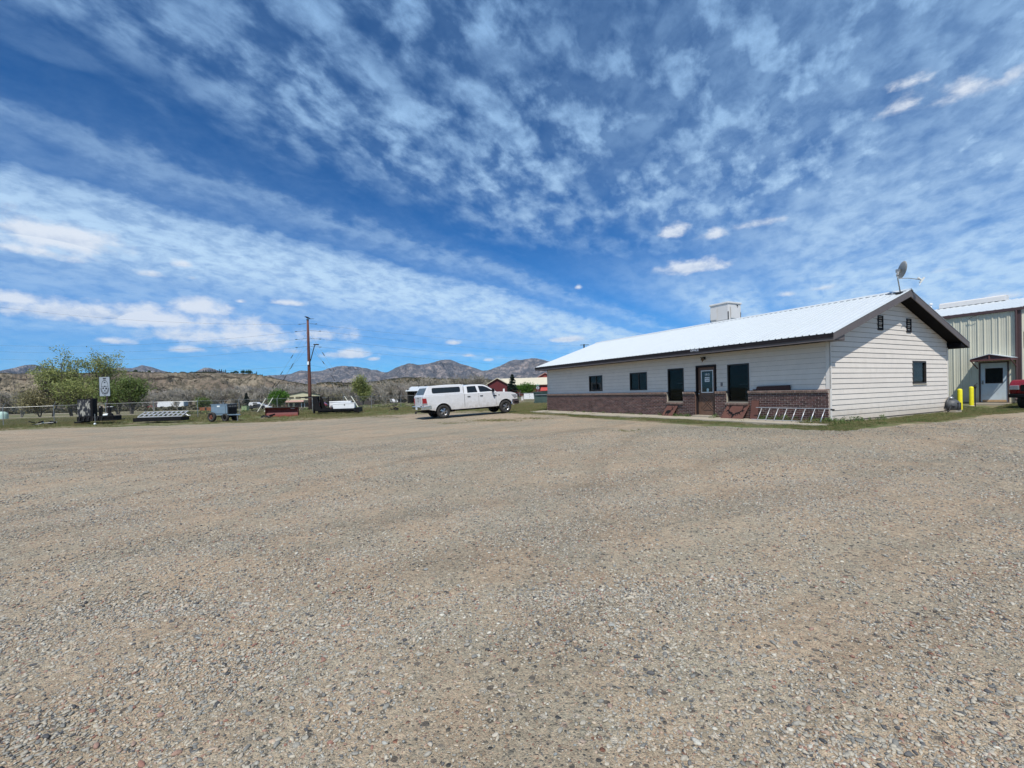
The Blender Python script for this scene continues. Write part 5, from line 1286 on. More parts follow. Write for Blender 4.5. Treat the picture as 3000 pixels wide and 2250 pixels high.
# --- red snow plow blade with two pale leaning guides behind
def plow():
    T = item('snow_plow_blade', 825, 38.0, R_(6), 'dark red snow plow blade standing on the grass with black rubber top', 'plow blade')
    prof = [(0, .04), (-.02, .10), (.10, .22), (.17, .40), (.16, .58), (.06, .72), (-.04, .76)]
    w = 1.30
    vs = []
    for x in (-w, w):
        for (y, z) in prof: vs.append((x, y - .1, z))
        for (y, z) in prof[::-1]: vs.append((x, y - .1 + .02, z))
    n = 2 * len(prof); fs = [(i, (i + 1) % n, n + (i + 1) % n, n + i) for i in range(n)] + [tuple(range(n)), tuple(range(n, 2 * n))[::-1]]
    MB().add(vs, fs).build('mouldboard', M['plow'], T)
    MB().box(-w - .01, w + .01, -.145, -.115, .0, .12).build('cutting_edge', mat('edge_red', (.24, .05, .038), .5, var=.2), T)
    MB().box(-w - .02, w + .02, -.22, -.10, .74, .80).build('rubber_deflector', M['rubber'], T, bevel=.01)
    for x in (-w, w): MB().box(x - .012, x + .012, -.12, .16, .06, .74).build('end_rib', M['plow'], T)
    for x in (-.6, 0, .6): MB().prism([(.06, .1), (.17, .25), (.24, .4), (.2, .6), (.1, .72), (.02, .6)], 'x', x - .01, x + .01).build('end_rib', M['plow'], T)
    MB().box(.75, 1.05, -.145, -.13, .64, .665).build('brand_strip', M['paper'], T)
    MB().beam((-.5, .2, .2), (0, 1.1, .25), .08, .08).beam((.5, .2, .2), (0, 1.1, .25), .08, .08).box(-.5, .5, .95, 1.05, .15, .45).build('push_frame', M['black'], T)
plow()
def scrap(px, Y, label, seed, k=1.0, pale=False):
    rng = random.Random(seed); T = item('scrap_parts', px, Y, rng.uniform(0, 1), label, 'scrap metal')
    for i in range(7):
        a = Vector((rng.uniform(-.5, .5) * k, rng.uniform(-.2, .2), rng.uniform(.05, .22))); b = a + Vector((rng.uniform(-.45, .45) * k, rng.uniform(-.2, .2), rng.uniform(-.04, .16)))
        MB().beam(a, b, rng.uniform(.05, .12), rng.uniform(.04, .14)).build('bracket', M['black'], T, bevel=.01)
    MB().tube([(-.5 * k, 0, .06), (-.1, .05, .16), (.5 * k, .05, .2)], .035).build('tube', M['galv'] if pale else M['steel_d'], T)
    MB().lathe([(0, 0), (.1, 0), (.12, .08), (.06, .16), (0, .16)], 12, Matrix.Translation((.28 * k, 0, .03))).build('hub', M['steel_d'], T)
    if pale: MB().lathe([(0, 0), (.07, .0), (.06, .1), (0, .12)], 10, Matrix.Translation((-.12, -.05, .2)) @ Matrix.Rotation(1, 4, 'X')).build('cap', M['paper'], T)
scrap(778, 36.2, 'small black scrap pile left of the red plow blade', 3, .8)
scrap(129, 35.0, 'black scrap parts with a pale cap at the far left fence post', 5, 1.3, True)
scrap(1153, 42.5, 'flat dark scraps in the grass between flatbed and pickup', 8, .9)

# --- black truck bed on the ground with white tool boxes
def flatbed():
    T = item('flatbed_body', 985, 39.8, R_(9), 'black truck flatbed with headache rack set down on the grass', 'truck bed')
    MB().box(-1.55, 1.75, -.95, .95, .34, .44).box(-1.55, 1.75, -.985, -.95, .30, .47).build('deck', M['black'], T)
    MB().box(-1.4, 1.6, -.42, -.34, .16, .34).box(-1.4, 1.6, .34, .42, .16, .34).build('sill', M['steel_d'], T)
    for x in (-1.2, -.4, .4, 1.2): MB().box(x - .04, x + .04, -.9, .9, .24, .34).build('cross_member', M['steel_d'], T)
    # front wall and rack on the left
    MB().box(-1.72, -1.62, -.95, -.62, .12, 1.60).box(-1.72, -1.62, .62, .95, .12, 1.60).box(-1.72, -1.62, -.62, .62, 1.50, 1.60).box(-1.70, -1.66, -.62, .62, .4, 1.5).build('bulkhead', M['black'], T)
    MB().prism([(-1.6, .44), (-1.05, .44), (-1.22, .9), (-1.3, 1.3), (-1.5, 1.58), (-1.6, 1.58)], 'y', -.93, -.90).build('side_gusset', M['black'], T)
    MB().prism([(-1.6, .44), (-1.05, .44), (-1.22, .9), (-1.3, 1.3), (-1.5, 1.58), (-1.6, 1.58)], 'y', .90, .93).build('side_gusset', M['black'], T)
    MB().beam((-1.66, -.9, 1.56), (-2.75, -.9, 1.50), .06, .08).beam((-1.66, .9, 1.56), (-2.75, .9, 1.50), .06, .08).box(-2.78, -2.72, -.92, .92, 1.46, 1.54).build('overhead_rack', M['black'], T)
    MB().box(-1.46, -1.40, -.8, -.74, .3, .5).box(-.70, -.64, -.5, -.44, .44, 1.40).box(-.58, -.50, -.5, -.44, .44, 1.55).tube([(-.61, -.47, 1.2), (-.45, -.47, 1.25)], .04).box(-.85, -.1, -.9, -.86, .44, .60).build('hose_reel_posts', M['black'], T)
    MB().box(-.3, -.24, -.92, -.88, .44, .74).box(-.9, -.2, -.7, -.2, .44, .50).build('rusty_brackets', M['rust'], T)
    MB().box(1.62, 2.05, -.92, .92, .12, .52).lathe([(0, 0), (.13, 0), (.13, .1), (0, .1)], 14, Matrix.Translation((1.75, -.93, .3)) @ Matrix.Rotation(math.pi / 2, 4, 'X')).build('tail_box', M['black'], T, bevel=.01)
    p = T.location; rz = T.rotation_euler[2]; c, s = math.cos(rz), math.sin(rz)
    def on(x, y, z): return (p.x + c * x - s * y, p.y + s * x + c * y, p.z + z)
    B = empty('tool_box', on(.78, -.55, .44), rz, 'long white steel tool box in front, with a black latch, on the flatbed', 'tool box', 'white tool boxes on the flatbed')
    MB().box(-.88, .88, -.30, .30, .0, .42).build('case', M['white'], B, bevel=.015); MB().box(-.90, .90, -.32, .32, .42, .50).build('lid', M['white'], B, bevel=.02); MB().box(.02, .10, -.325, -.30, .30, .38).build('latch', M['black'], B)
    B = empty('tool_box', on(.38, .35, .44), rz, 'taller white tool box behind, its lid higher, on the flatbed', 'tool box', 'white tool boxes on the flatbed')
    MB().box(-.98, .82, -.28, .28, .0, .56).build('case', M['white'], B, bevel=.015); MB().box(-1.0, .84, -.30, .30, .56, .66).build('lid', M['white'], B, bevel=.02); MB().box(-.1, -.02, -.30, -.28, .42, .5).build('latch', M['black'], B)
flatbed()

# --- black machine with tall panel at the left
def black_machine():
    T = item('black_attachment', 300, 34.3, R_(8), 'black steel machine attachment with a tall dust streaked panel and posts', 'machine', .05)
    pan = bpy.data.materials.new('streaked_panel'); pan.use_nodes = True; N = NT(pan.node_tree); b = pan.node_tree.nodes['Principled BSDF']
    tc = N.new('ShaderNodeTexCoord').outputs['Object']; X, Y, Z = N.xyz(tc)
    nn = N.noise(N.vec(N.m('MULTIPLY', X, 3.2), 0, N.m('MULTIPLY', Z, 1.3)), 1.6, 4, .6, .6)
    pan.node_tree.links.new(N.mix(N.sstep(nn, .50, .60), (.018, .018, .022), (.32, .31, .27)), b.inputs['Base Color']); b.inputs['Roughness'].default_value = .45
    MB().box(-1.42, -.55, -.42, -.36, .55, 1.78).build('tall_panel', pan, T, bevel=.01)
    MB().box(-1.44, -.36, -.40, .05, 1.78, 1.86).box(-1.44, -1.38, -.3, .05, .5, 1.78).box(-.56, -.40, -.42, .05, .5, 1.80).box(-1.38, -.56, -.02, .04, .5, 1.78).build('cabinet_frame', M['black'], T, bevel=.01)
    MB().box(-1.62, -1.2, -.5, .5, .06, .16).box(-1.46, .95, -.45, .45, .18, .52).box(.3, .98, -.45, .45, .28, .56).box(.6, 1.2, -.5, .5, .22, .28).build('skid_base', M['black'], T, bevel=.02)
    for i in range(6): MB().beam((-1.3 + i * .3, -.46, .2), (-1.2 + i * .3, -.48, .5), .08, .06).build('bracket', M['steel_d'], T)
    for (x, h) in ((-.18, 1.32), (-.05, 1.28), (.42, 1.40), (.54, 1.36)): MB().box(x - .045, x + .045, -.1, .0, .5, h).build('post', M['black'], T)
    MB().box(.40, .46, -.12, -.02, 1.20, 1.24).box(.56, .74, -.12, -.02, 1.20, 1.235).box(-.16, -.09, -.12, -.0, 1.20, 1.24).build('pale_clamp', M['paper'], T)
    MB().box(.50, .78, -.1, .0, 1.14, 1.19).build('cross_bar', M['black'], T)
    MB().lathe([(0, .0), (.2, .0), (.24, .1), (.18, .17), (0, .19)], 14, Matrix.Translation((.38, -.2, .52))).build('white_sack', M['paper'], T, smooth=True)
    MB().lathe([(0, -.09), (.16, -.08), (.17, 0), (.16, .08), (0, .09)], 16, Matrix.Translation((.70, -.3, .58)) @ Matrix.Rotation(math.pi / 2, 4, 'X')).build('drum', M['black'], T)
    q = spot(276, 33.2); S_ = empty('marker_stake', (q.x, q.y, q.z - .05), 0, 'pale metal stake with a white foot before the black machine', 'stake')
    MB().tube([(0, 0, 0), (0, 0, .80)], .022).build('rod', M['galv'], S_); MB().lathe([(0, .0), (.07, .0), (.08, .06), (.04, .12), (0, .12)], 12, Matrix.Translation((-.02, 0, .02))).build('foot', M['paper'], S_)
black_machine()

# --- aluminium truck rack lying on a black base
def rack():
    T = item('truck_rack', 474, 34.6, R_(7), 'bare aluminium slatted rack lying flat on a long black frame', 'rack', .10)
    MB().box(-1.72, 1.6, -.55, -.50, .02, .30).box(-1.72, 1.6, .50, .55, .02, .30).box(-1.72, -1.66, -.5, .5, .02, .30).box(1.54, 1.6, -.5, .5, .02, .30).box(-1.66, 1.54, -.5, .5, .10, .14).build('black_base', M['black'], T)
    z = .33
    M['slat'] = mat('dull_aluminium', (.42, .43, .44), .5, .4, var=.1)
    TM = Matrix.Translation((0, -.46, z)) @ Matrix.Rotation(R_(21), 4, 'X') @ Matrix.Translation((0, .46, -z))
    for y in (-.46, .0, .46): MB().box(-1.45, 1.65, y - .045, y + .045, z, z + .05, TM).build('rail', M['alu'], T, bevel=.008)
    for k in range(10): x = -1.40 + k * .335; MB().box(x - .05, x + .05, -.46, .46, z + .052, z + .085, TM).build('slat', M['slat'], T, bevel=.006)
    for x in (-1.3, 0, 1.4): MB().box(x - .03, x + .03, .34, .40, .12, z + .28).build('prop', M['black'], T)
    MB().tube([(1.6, -.1, z + .06), (1.78, -.1, z + .14), (1.86, -.1, z + .04), (2.05, -.1, z + .05)], .04, 8).build('end_hook', M['alu'], T, smooth=True)
    for x in (-1.4, -.1, 1.5): MB().lathe([(0, 0), (.04, 0), (.03, .06), (0, .07)], 8, TM @ Matrix.Translation((x, .46, z + .085))).build('knob', M['galv'], T)
rack()

# --- round-emblem sign on a dark post
def emblem_sign():
    T = item('yard_sign', 309, 41.0, R_(-4), 'tall white framed sign board with a dark oval emblem on a post', 'sign')
    zc = 2.25; h = 1.72; w = .98
    dk = M['ink']; bd = mat('sign_board', (.30, .34, .38), .6, var=.06)
    MB().tube([(.12, .03, -.3), (.12, .03, zc + .3)], .055, 8).box(.08, .16, .0, .06, zc + h, zc + h + .12).build('post', mat('post_brown', (.06, .04, .035), .8), T)
    MB().box(-w / 2, w / 2, -.05, -.02, zc, zc + h).build('board', bd, T)
    MB().box(-w / 2 - .05, -w / 2, -.06, .0, zc - .02, zc + h + .1).build('frame_edge', dk, T)
    A = Matrix.Translation((.02, -.055, zc + .84)) @ Matrix.Rotation(math.pi / 2, 4, 'X')
    def ring(r0, r1, a0=0, a1=360, sx=.62, sy=1.1, n=36):
        m_ = MB(); vs = []; fs = []
        for k in range(n + 1):
            t = R_(a0 + (a1 - a0) * k / n); 
            for r in (r0, r1): vs.append(A @ Vector((r * math.cos(t) * sx, r * math.sin(t) * sy, 0)))
        for k in range(n): fs.append((2 * k, 2 * k + 1, 2 * k + 3, 2 * k + 2))
        return m_.add(vs, fs)
    ring(.50, .55).build('emblem_ring', dk, T); ring(.60, .68, 190, 250).build('emblem_arc', dk, T); ring(.60, .68, 290, 350).build('emblem_arc', dk, T)
    m_ = MB()
    for (a, b, c, d) in ((-.30, .30, .86, .89), (-.07, .07, .83, .93), (-.22, -.08, .64, .78), (.06, .22, .60, .76), (-.10, .10, .20, .26), (-.08, .08, .06, .13), (-.16, .16, 1.56, 1.64), (-.14, .14, 1.50, 1.53), (-.06, .08, 1.18, 1.28), (-.04, .05, .40, .56)): m_.box(a + .02, b + .02, -.056, -.052, zc + c, zc + d)
    m_.build('emblem_marks', dk, T)
emblem_sign()

# --- utility pole with guys, insulators and wires
def pole():
    p = spot(908, 62.0); T = empty('utility_pole', (p.x, p.y, p.z), 0, 'tall reddish brown utility pole leaning slightly, with a short lamp arm', 'utility pole')
    top = at(901.5, 937, 62.0); bz = p.z
    tp = Vector((top.x - p.x, 0, top.z - bz)); H = tp.z
    f = lambda z: Vector((tp.x * z / H, 0, z))
    MB().tube([f(-.5), f(H * .25), f(H * .5), f(H * .75), f(H)], [.25, .225, .20, .17, .14], 14).build('pole_shaft', M['polew'], T, smooth=True)
    MB().lathe([(0, 0), (.19, 0), (.19, .08), (0, .12)], 12, Matrix.Translation(f(H - .02))).build('cap', M['steel_d'], T)
    levels = []
    for py in (947, 968.5, 991.5, 1015, 1067):
        q = at(903, py, 62.0); levels.append(q.z - bz)
    ins = M['steel_d']
    dirR = Vector((1, -.10, -.045)); dirL = Vector((-1, .1, .01))
    wire = mat('power_wire', (.12, .12, .13), .6)
    far = []
    for i, z in enumerate(levels[:4]):
        a = f(z); L_ = 1.0 if i else .4
        for sg in (1, -1):
            off = .7 if i else .35
            s0 = a + Vector((sg * .22, 0, 0)); s1 = a + Vector((sg * (1.5 if i else 1.0), 0, -.10 if sg < 0 else -.12))
            MB().tube([s0, s1], .018, 6).build('strut_wire', ins, T)
            m_ = MB(); 
            for k in range(4): m_.lathe([(0, 0), (.05, 0), (.035, .05), (0, .06)], 8, Matrix.Translation(s1 + Vector((sg * k * .07, 0, 0))) @ Matrix.Rotation(math.pi / 2 * sg, 4, 'Y'))
            m_.build('insulator', ins, T)
    # street lamp arm and a low collar
    zb = levels[4]; MB().tube([f(zb + .4) + Vector((.2, 0, 0)), f(zb + 2.3) + Vector((.85, -.2, 0)), f(zb + 2.6) + Vector((1.0, -.2, 0))], .06, 8).build('lamp_arm', M['steel_d'], T)
    MB().box(.8, 1.5, -.32, -.12, -.06, .08, Matrix.Translation(f(zb + 2.62))).build('lamp_head', M['steel_d'], T, bevel=.03)
    MB().box(-.1, .12, -.34, -.24, zb - .1, zb + .35, Matrix.Translation((tp.x * zb / H, 0, 0))).build('white_tag', M['paper'], T)
    # line wires: separate things, sagging away left and right
    def catenary(name, a, b, sag, r, lab, grp, n=40):
        pts = []
        for k in range(n + 1):
            t = k / n; q = a.lerp(b, t); q = q - Vector((0, 0, 4 * sag * t * (1 - t))); pts.append(q)
        o = MB().tube(pts, r, 5).build(name, wire, None); tag(o, lab, 'power line', grp); return o
    base = Vector((p.x, p.y, bz))
    ends = [((1760, 1012), (0, 900)), ((1760, 1035), (0, 1012)), ((1760, 1056), (0, 1030)), ((1700, 1072), (0, 1052)), ((1120, 1075), (-100, 1092))]
    names = ['top', 'second', 'third', 'fourth', 'lowest']
    for i, (er, el) in enumerate(ends):
        a = base + f(levels[i])
        ar = a + Vector((1.6 if 0 < i < 4 else .3, 0, -.12)); al = a + Vector((-1.6 if 0 < i < 4 else -.3, 0, -.12))
        br = at(er[0], er[1], 150.0 if i < 4 else 120.0); blf = at(el[0], el[1], 70.0)
        catenary('power_line', ar, br, 1.0, .009, names[i] + ' power line running right from the brown utility pole', 'power lines at the utility pole')
        catenary('power_line', al, blf, .8, .009, names[i] + ' power line running left from the brown utility pole', 'power lines at the utility pole')
    # guys: with dark strain insulators along them, pale guards at the foot
    def guy(z, foot_px, foot_py, Yf, segs, lab, guard=True, gl=2.0):
        a = base + f(z); b = at(foot_px, foot_py, Yf); b.z = g1(b.x, b.y) - .1
        G_ = empty('guy_wire', b, 0, lab, 'guy wire', 'guy wires of the utility pole')
        d = a - b
        MB().tube([Vector((0, 0, 0)), d], .009, 4).build('strand', M['galv'], G_)
        for (t0, t1) in segs: MB().tube([d * t0, d * t1], .045, 6).build('strain_insulator', ins, G_)
        if guard:
            u = d.normalized()
            MB().tube([u * .2, u * gl], .055, 8).build('guard', M['pole_guard'], G_)
    guy(levels[1], 751, 1197, 60, ((.66, .70), (.46, .50), (.30, .36)), 'left guy wire with the leftmost pale guard tube, behind the welder', True, 2.3)
    guy(levels[2], 772, 1197, 60, ((.62, .66), (.42, .50)), 'left guy wire whose guard stands beside the plow blade', True, 2.3)
    guy(levels[3], 742, 1192, 62, ((.66, .70), (.40, .48)), 'inner left guy wire without a pale guard tube', False)
    guy(levels[1], 1054, 1186, 61, ((.68, .72), (.48, .52), (.30, .36)), 'right guy wire with the rightmost pale guard tube', True, 2.2)
    guy(levels[2], 1034, 1186, 61, ((.64, .68), (.40, .48)), 'right guy wire with the pale guard tube nearest the tool boxes', True, 2.2)
    guy(levels[3], 1075, 1182, 64, ((.62, .66), (.38, .46)), 'inner right guy wire without a pale guard tube', False)
    # hawk on the top
    hp = base + f(H + .08); Hk = empty('hawk', hp, 0, 'dark hawk perched on top of the utility pole', 'bird')
    m_ = MB(); prof = [(-.42, .02, .02), (-.30, .10, .06), (-.05, .20, .13), (.15, .27, .12), (.26, .34, .07), (.34, .36, .065), (.40, .34, .02)]
    b0 = len(m_.v); n = 10
    A = Matrix.Rotation(R_(180), 4, 'Z')
    for (x, z, r) in prof:
        for k in range(n): t = 2 * math.pi * k / n; m_.v.append(A @ Vector((x, r * .8 * math.cos(t), z + r * math.sin(t))))
    for i in range(len(prof) - 1):
        for k in range(n): k2 = (k + 1) % n; m_.f.append((b0 + i * n + k, b0 + i * n + k2, b0 + (i + 1) * n + k2, b0 + (i + 1) * n + k))
    m_.f.append(tuple(b0 + k for k in range(n))); m_.f.append(tuple(b0 + (len(prof) - 1) * n + k for k in range(n)))
    m_.build('bird_body', M['black'], Hk, smooth=True)
    MB().prism([(.25, .08), (.85, -.02), (.9, -.10), (.25, -.08)], 'z', .02, .05).build('tail', M['black'], Hk)
    for s_ in (-1, 1): MB().tube([(0, s_ * .05, -.06), (0, s_ * .05, .12)], .018, 6).build('leg', M['black'], Hk)
pole()
# ================================================================== FAR SETTING: roads, hills, mountains
def strip_sheet(name, pts, width, mt, lift, n=60):
    P = [Vector((p[0], p[1], 0)) for p in pts]; seg = []
    for i in range(len(P) - 1):
        for k in range(n // (len(P) - 1)): seg.append(P[i].lerp(P[i + 1], k / (n // (len(P) - 1))))
    seg.append(P[-1]); vs = []; fs = []
    for i, q in enumerate(seg):
        d = (seg[min(i + 1, len(seg) - 1)] - seg[max(i - 1, 0)]).normalized(); nrm = Vector((-d.y, d.x, 0))
        for s_ in (-.5, 0, .5): v = q + nrm * width * s_; vs.append((v.x, v.y, g1(v.x, v.y) + lift))
    for i in range(len(seg) - 1):
        for s_ in (0, 1): a = 3 * i + s_; fs.append((a, a + 1, a + 4, a + 3))
    o = mesh(name, vs, fs, mt, smooth=True); return tag(o, kind='structure')
M['track'] = ground_mat('pale_track', (.52, .46, .36), (.44, .39, .30), (.54, .49, .40), .3, .5)
M['asph'] = mat('road_asphalt', (.17, .165, .155), .9, var=.1, scale=.3)
def gp(px, py): q = on_ground(px, py); return (q.x, q.y)
strip_sheet('dirt_track', [(-140, 66), gp(0, 1226), gp(150, 1222), gp(240, 1219), gp(360, 1216), gp(430, 1213)], 3.4, M['track'], .03)
strip_sheet('gravel_road', [(-190, 92), gp(0, 1216), gp(120, 1213), gp(300, 1209.5), gp(420, 1206), gp(520, 1204)], 4.5, M['track'], .035)
strip_sheet('highway', [(-420, 262), (-250, 250), (-175, 243), (-100, 232), (-20, 226), (60, 215), (160, 215)], 11, M['asph'], .10)

def rock_mat(name, soil, rock, scrub, sc, scrub_amt=.52, strata=0.0, zs=1.0, bump=1.0, dist=3.0, warp=3):
    mt = bpy.data.materials.new(name); mt.use_nodes = True; t = mt.node_tree; N = NT(t); b = t.nodes['Principled BSDF']
    g = N.new('ShaderNodeNewGeometry').outputs['Position']; X, Y, Z = N.xyz(g)
    n1 = N.noise(g, sc, 6, .62, .4); n2 = N.noise(g, sc * 6, 5, .6); n3 = N.noise(g, sc * 22, 4, .6)
    c = N.mix(N.sstep(n1, .42, .6), soil, rock)
    if strata:
        wz = N.m('ADD', N.m('MULTIPLY', Z, zs), N.m('MULTIPLY', n1, float(warp))); st = N.noise(N.vec(0, 0, wz), 1.0, 3, .6)
        c = N.mix(N.m('MULTIPLY', N.sstep(st, .52, .58), strata), c, tuple(v * .30 for v in rock))
    c = N.mix(N.m('MULTIPLY', N.sstep(N.m('ADD', N.m('MULTIPLY', n2, .5), N.m('MULTIPLY', n3, .5)), scrub_amt, scrub_amt + .06), .85), c, scrub)
    k = N.lin(n3, .3, .7, .72, 1.25); s = N.new('ShaderNodeVectorMath', operation='SCALE'); t.links.new(c, s.inputs[0]); t.links.new(k, s.inputs['Scale'])
    t.links.new(s.outputs[0], b.inputs['Base Color']); b.inputs['Roughness'].default_value = 1; b.inputs['Specular IOR Level'].default_value = .05
    bp = N.new('ShaderNodeBump'); bp.inputs['Strength'].default_value = bump; bp.inputs['Distance'].default_value = dist
    t.links.new(N.m('ADD', n2, N.m('MULTIPLY', n1, 2)), bp.inputs['Height']); t.links.new(bp.outputs[0], b.inputs['Normal'])
    return mt
def vnoise(x, y, seed=0):
    rng = np.random.default_rng(seed); tab = rng.uniform(-1, 1, (256, 256)); x = np.asarray(x, float); y = np.asarray(y, float)
    xi = np.floor(x).astype(int); yi = np.floor(y).astype(int); fx = x - xi; fy = y - yi; fx = fx * fx * (3 - 2 * fx); fy = fy * fy * (3 - 2 * fy)
    g = lambda a, b: tab[a % 256, b % 256]
    return (g(xi, yi) * (1 - fx) + g(xi + 1, yi) * fx) * (1 - fy) + (g(xi, yi + 1) * (1 - fx) + g(xi + 1, yi + 1) * fx) * fy
def fbm(x, y, o=5, seed=0, gain=.5, ridged=False):
    s = 0; a = 1; f = 1
    for i in range(o):
        n = vnoise(x * f, y * f, seed + i); s = s + a * ((1 - 2 * abs(n)) if ridged else n); a *= gain; f *= 2.03
    return s
def terrain(name, crest, Yc, y0, y1, mt, foot=-4.0, nx=420, ny=60, rough=1.0, ridge_sc=60.0, seed=3, back=True, shape=1.0, gully=.35, jit=1.0, terrace=False):
    """crest: list of (px, py) of the skyline at depth Yc; rises from foot at y0 to the crest, then falls behind to y1"""
    pxs = np.linspace(crest[0][0], crest[-1][0], nx); pys = np.interp(pxs, [c[0] for c in crest], [c[1] for c in crest])
    C = np.array([list(at(a, b, Yc)) for a, b in zip(pxs, pys)])
    ang = C[:, 0] / Yc; ys = np.concatenate([np.linspace(y0, Yc, int(ny * .72)), np.linspace(Yc, y1, ny - int(ny * .72) + 1)[1:]])
    X = ang[:, None] * ys[None, :]; Yg = np.broadcast_to(ys[None, :], X.shape)
    t = np.where(Yg < Yc, (Yg - y0) / (Yc - y0), 1.0); b_ = np.where(Yg > Yc, (Yg - Yc) / (y1 - Yc), 0)
    H = C[:, 2][:, None]
    prof = t ** shape
    if terrace:
        w_ = .05 * fbm(X / 60, Yg / 60, 4, 77)
        st_ = lambda c_, s_: 1 / (1 + np.exp(-(prof + w_ - c_) / s_))
        prof = prof * .62 + .16 * st_(.50, .012) + .12 * st_(.72, .010) + .10 * st_(.88, .012); prof = prof / prof.max()
    n = fbm(X / ridge_sc, Yg / ridge_sc, 6, seed, .52, True)
    gl = fbm(X / ridge_sc * .9, Yg / (ridge_sc * 3), 5, seed + 9, .5, True)
    amp = (H - foot) * gully
    edge = np.where(Yg < Yc, np.clip((Yc - Yg) / (Yc - y0) * 3.2, 0.0, 1), 0)
    Z = foot + (H - foot) * prof + (n * .5 + gl * .6 - .3) * amp * edge * np.clip(t * 3, 0, 1) * np.clip(1.2 - prof * .3, 0, 1)
    Z = np.where(Yg < Yc, np.minimum(Z, EYE + (H - EYE) * Yg / Yc * 1.0 + np.where(edge < 1, 0, 0) - .0), Z)
    Z = Z - b_ * (H - foot) * .35
    vs = np.stack([X, Yg, Z], -1).reshape(-1, 3); nyy = len(ys); idx = np.arange(nx * nyy).reshape(nx, nyy)
    fs = np.stack([idx[:-1, :-1], idx[1:, :-1], idx[1:, 1:], idx[:-1, 1:]], -1).reshape(-1, 4)
    o = mesh(name, vs.tolist(), fs.tolist(), mt, smooth=True); tag(o, kind='structure')
    return X, Yg, Z, ang, ys
rng_ = np.random.default_rng(21)
def rough_crest(c, amp, step, seed):
    r = np.random.default_rng(seed); out = []; x = c[0][0]
    while x <= c[-1][0]:
        out.append((x, float(np.interp(x, [p[0] for p in c], [p[1] for p in c])) + r.normal(0, amp))); x += step
    return out
M['mesa'] = rock_mat('mesa_slope', (.26, .22, .16), (.18, .145, .11), (.075, .068, .05), .014, .475, .95, .22, 1.0, 5, warp=5)
M['hills'] = rock_mat('low_hills', (.24, .185, .12), (.17, .135, .09), (.055, .055, .04), .016, .455, .2, .2, 1.0, 3)
M['mount'] = rock_mat('mountain_rock', (.19, .18, .185), (.34, .29, .265), (.065, .075, .09), .0030, .455, .5, .02, 1.0, 60)
mesa_c = rough_crest([(-700, 1098), (-100, 1096), (120, 1095), (300, 1095), (370, 1090), (450, 1091.5), (560, 1093), (700, 1093), (748, 1096), (775, 1102), (800, 1109), (835, 1116), (870, 1122), (905, 1130), (960, 1136), (1010, 1139), (1090, 1141), (1180, 1142)], .5, 9, 4)
MESA = terrain('mesa', mesa_c, 620, 300, 900, M['mesa'], -3.5, 640, 110, ridge_sc=46, seed=5, shape=.82, gully=.34, terrace=True)
hill_c = rough_crest([(880, 1128), (960, 1122), (1020, 1124), (1080, 1121), (1120, 1116), (1150, 1110), (1185, 1107.5), (1230, 1108), (1300, 1111), (1370, 1112), (1430, 1115), (1520, 1118), (1700, 1118), (2400, 1112), (3300, 1090)], .8, 10, 6)
HILLS = terrain('low_hills', hill_c, 900, 420, 1500, M['hills'], -3.0, 420, 80, ridge_sc=70, seed=8, shape=.9, gully=.3)
mt_c = rough_crest([(-450, 1090), (-100, 1092), (0, 1086), (40, 1078), (75, 1069), (100, 1067.5), (125, 1074), (160, 1087), (230, 1093), (300, 1090), (345, 1076), (385, 1079), (405, 1074), (415, 1069.5), (440, 1074), (470, 1084), (500, 1092), (560, 1094), (575, 1088), (600, 1077), (615, 1077.5), (640, 1086), (680, 1095), (760, 1101), (830, 1098), (855, 1095), (866, 1090), (880, 1085.5), (895, 1086), (910, 1089), (940, 1087), (960, 1080), (990, 1073), (1005, 1071.5), (1025, 1073), (1045, 1075), (1075, 1079), (1090, 1084), (1103, 1083), (1120, 1090), (1135, 1091), (1160, 1077), (1185, 1068), (1198, 1063.5), (1225, 1069), (1240, 1068), (1260, 1064), (1285, 1057), (1300, 1053), (1320, 1053.5), (1345, 1064), (1380, 1074), (1400, 1081), (1412, 1086), (1430, 1085), (1465, 1072), (1490, 1059), (1507, 1053.5), (1530, 1054), (1555, 1050), (1567, 1049), (1585, 1052), (1620, 1062), (1700, 1072), (1900, 1060), (2200, 1040), (2600, 1050), (3400, 1030)], .35, 6, 7)
MTS = terrain('mountains', mt_c, 6500, 3600, 9500, M['mount'], -6, 900, 120, ridge_sc=560, seed=14, shape=1.1, gully=.36)

# ---- scrub on mesa and hills
def shrub_src(name, n, mt, h=1.0, seed=1, s=.22):
    rng = np.random.default_rng(seed); V = []; Fc = []
    for i in range(n):
        a = rng.normal(size=3); a /= np.linalg.norm(a); a[2] = abs(a[2]); r = rng.uniform(.55, 1); p = a * r * np.array([1, 1, h]); u = rng.normal(size=3); u /= np.linalg.norm(u); v = np.cross(u, rng.normal(size=3)); v /= np.linalg.norm(v); k = s * rng.uniform(.6, 1.4); b = len(V)
        V += [p - u * k, p + v * k, p + u * k, p - v * k]; Fc.append((b, b + 1, b + 2, b + 3))
    return loose(name, V, Fc, mt)
M['scrub'] = grass_mat('dark_scrub', (.050, .050, .028), (.075, .07, .04), (.13, .115, .07))
M['sage'] = grass_mat('sage_scrub', (.10, .095, .065), (.135, .125, .085), (.16, .14, .10))
def sample_terrain(T_, x, y):
    X, Yg, Z, ang, ys = T_; i = np.clip(np.searchsorted(ang, x / y) - 1, 0, len(ang) - 2); j = np.clip(np.searchsorted(ys, y) - 1, 0, len(ys) - 2)
    return np.minimum.reduce([Z[i, j], Z[i + 1, j], Z[i, j + 1], Z[i + 1, j + 1]])
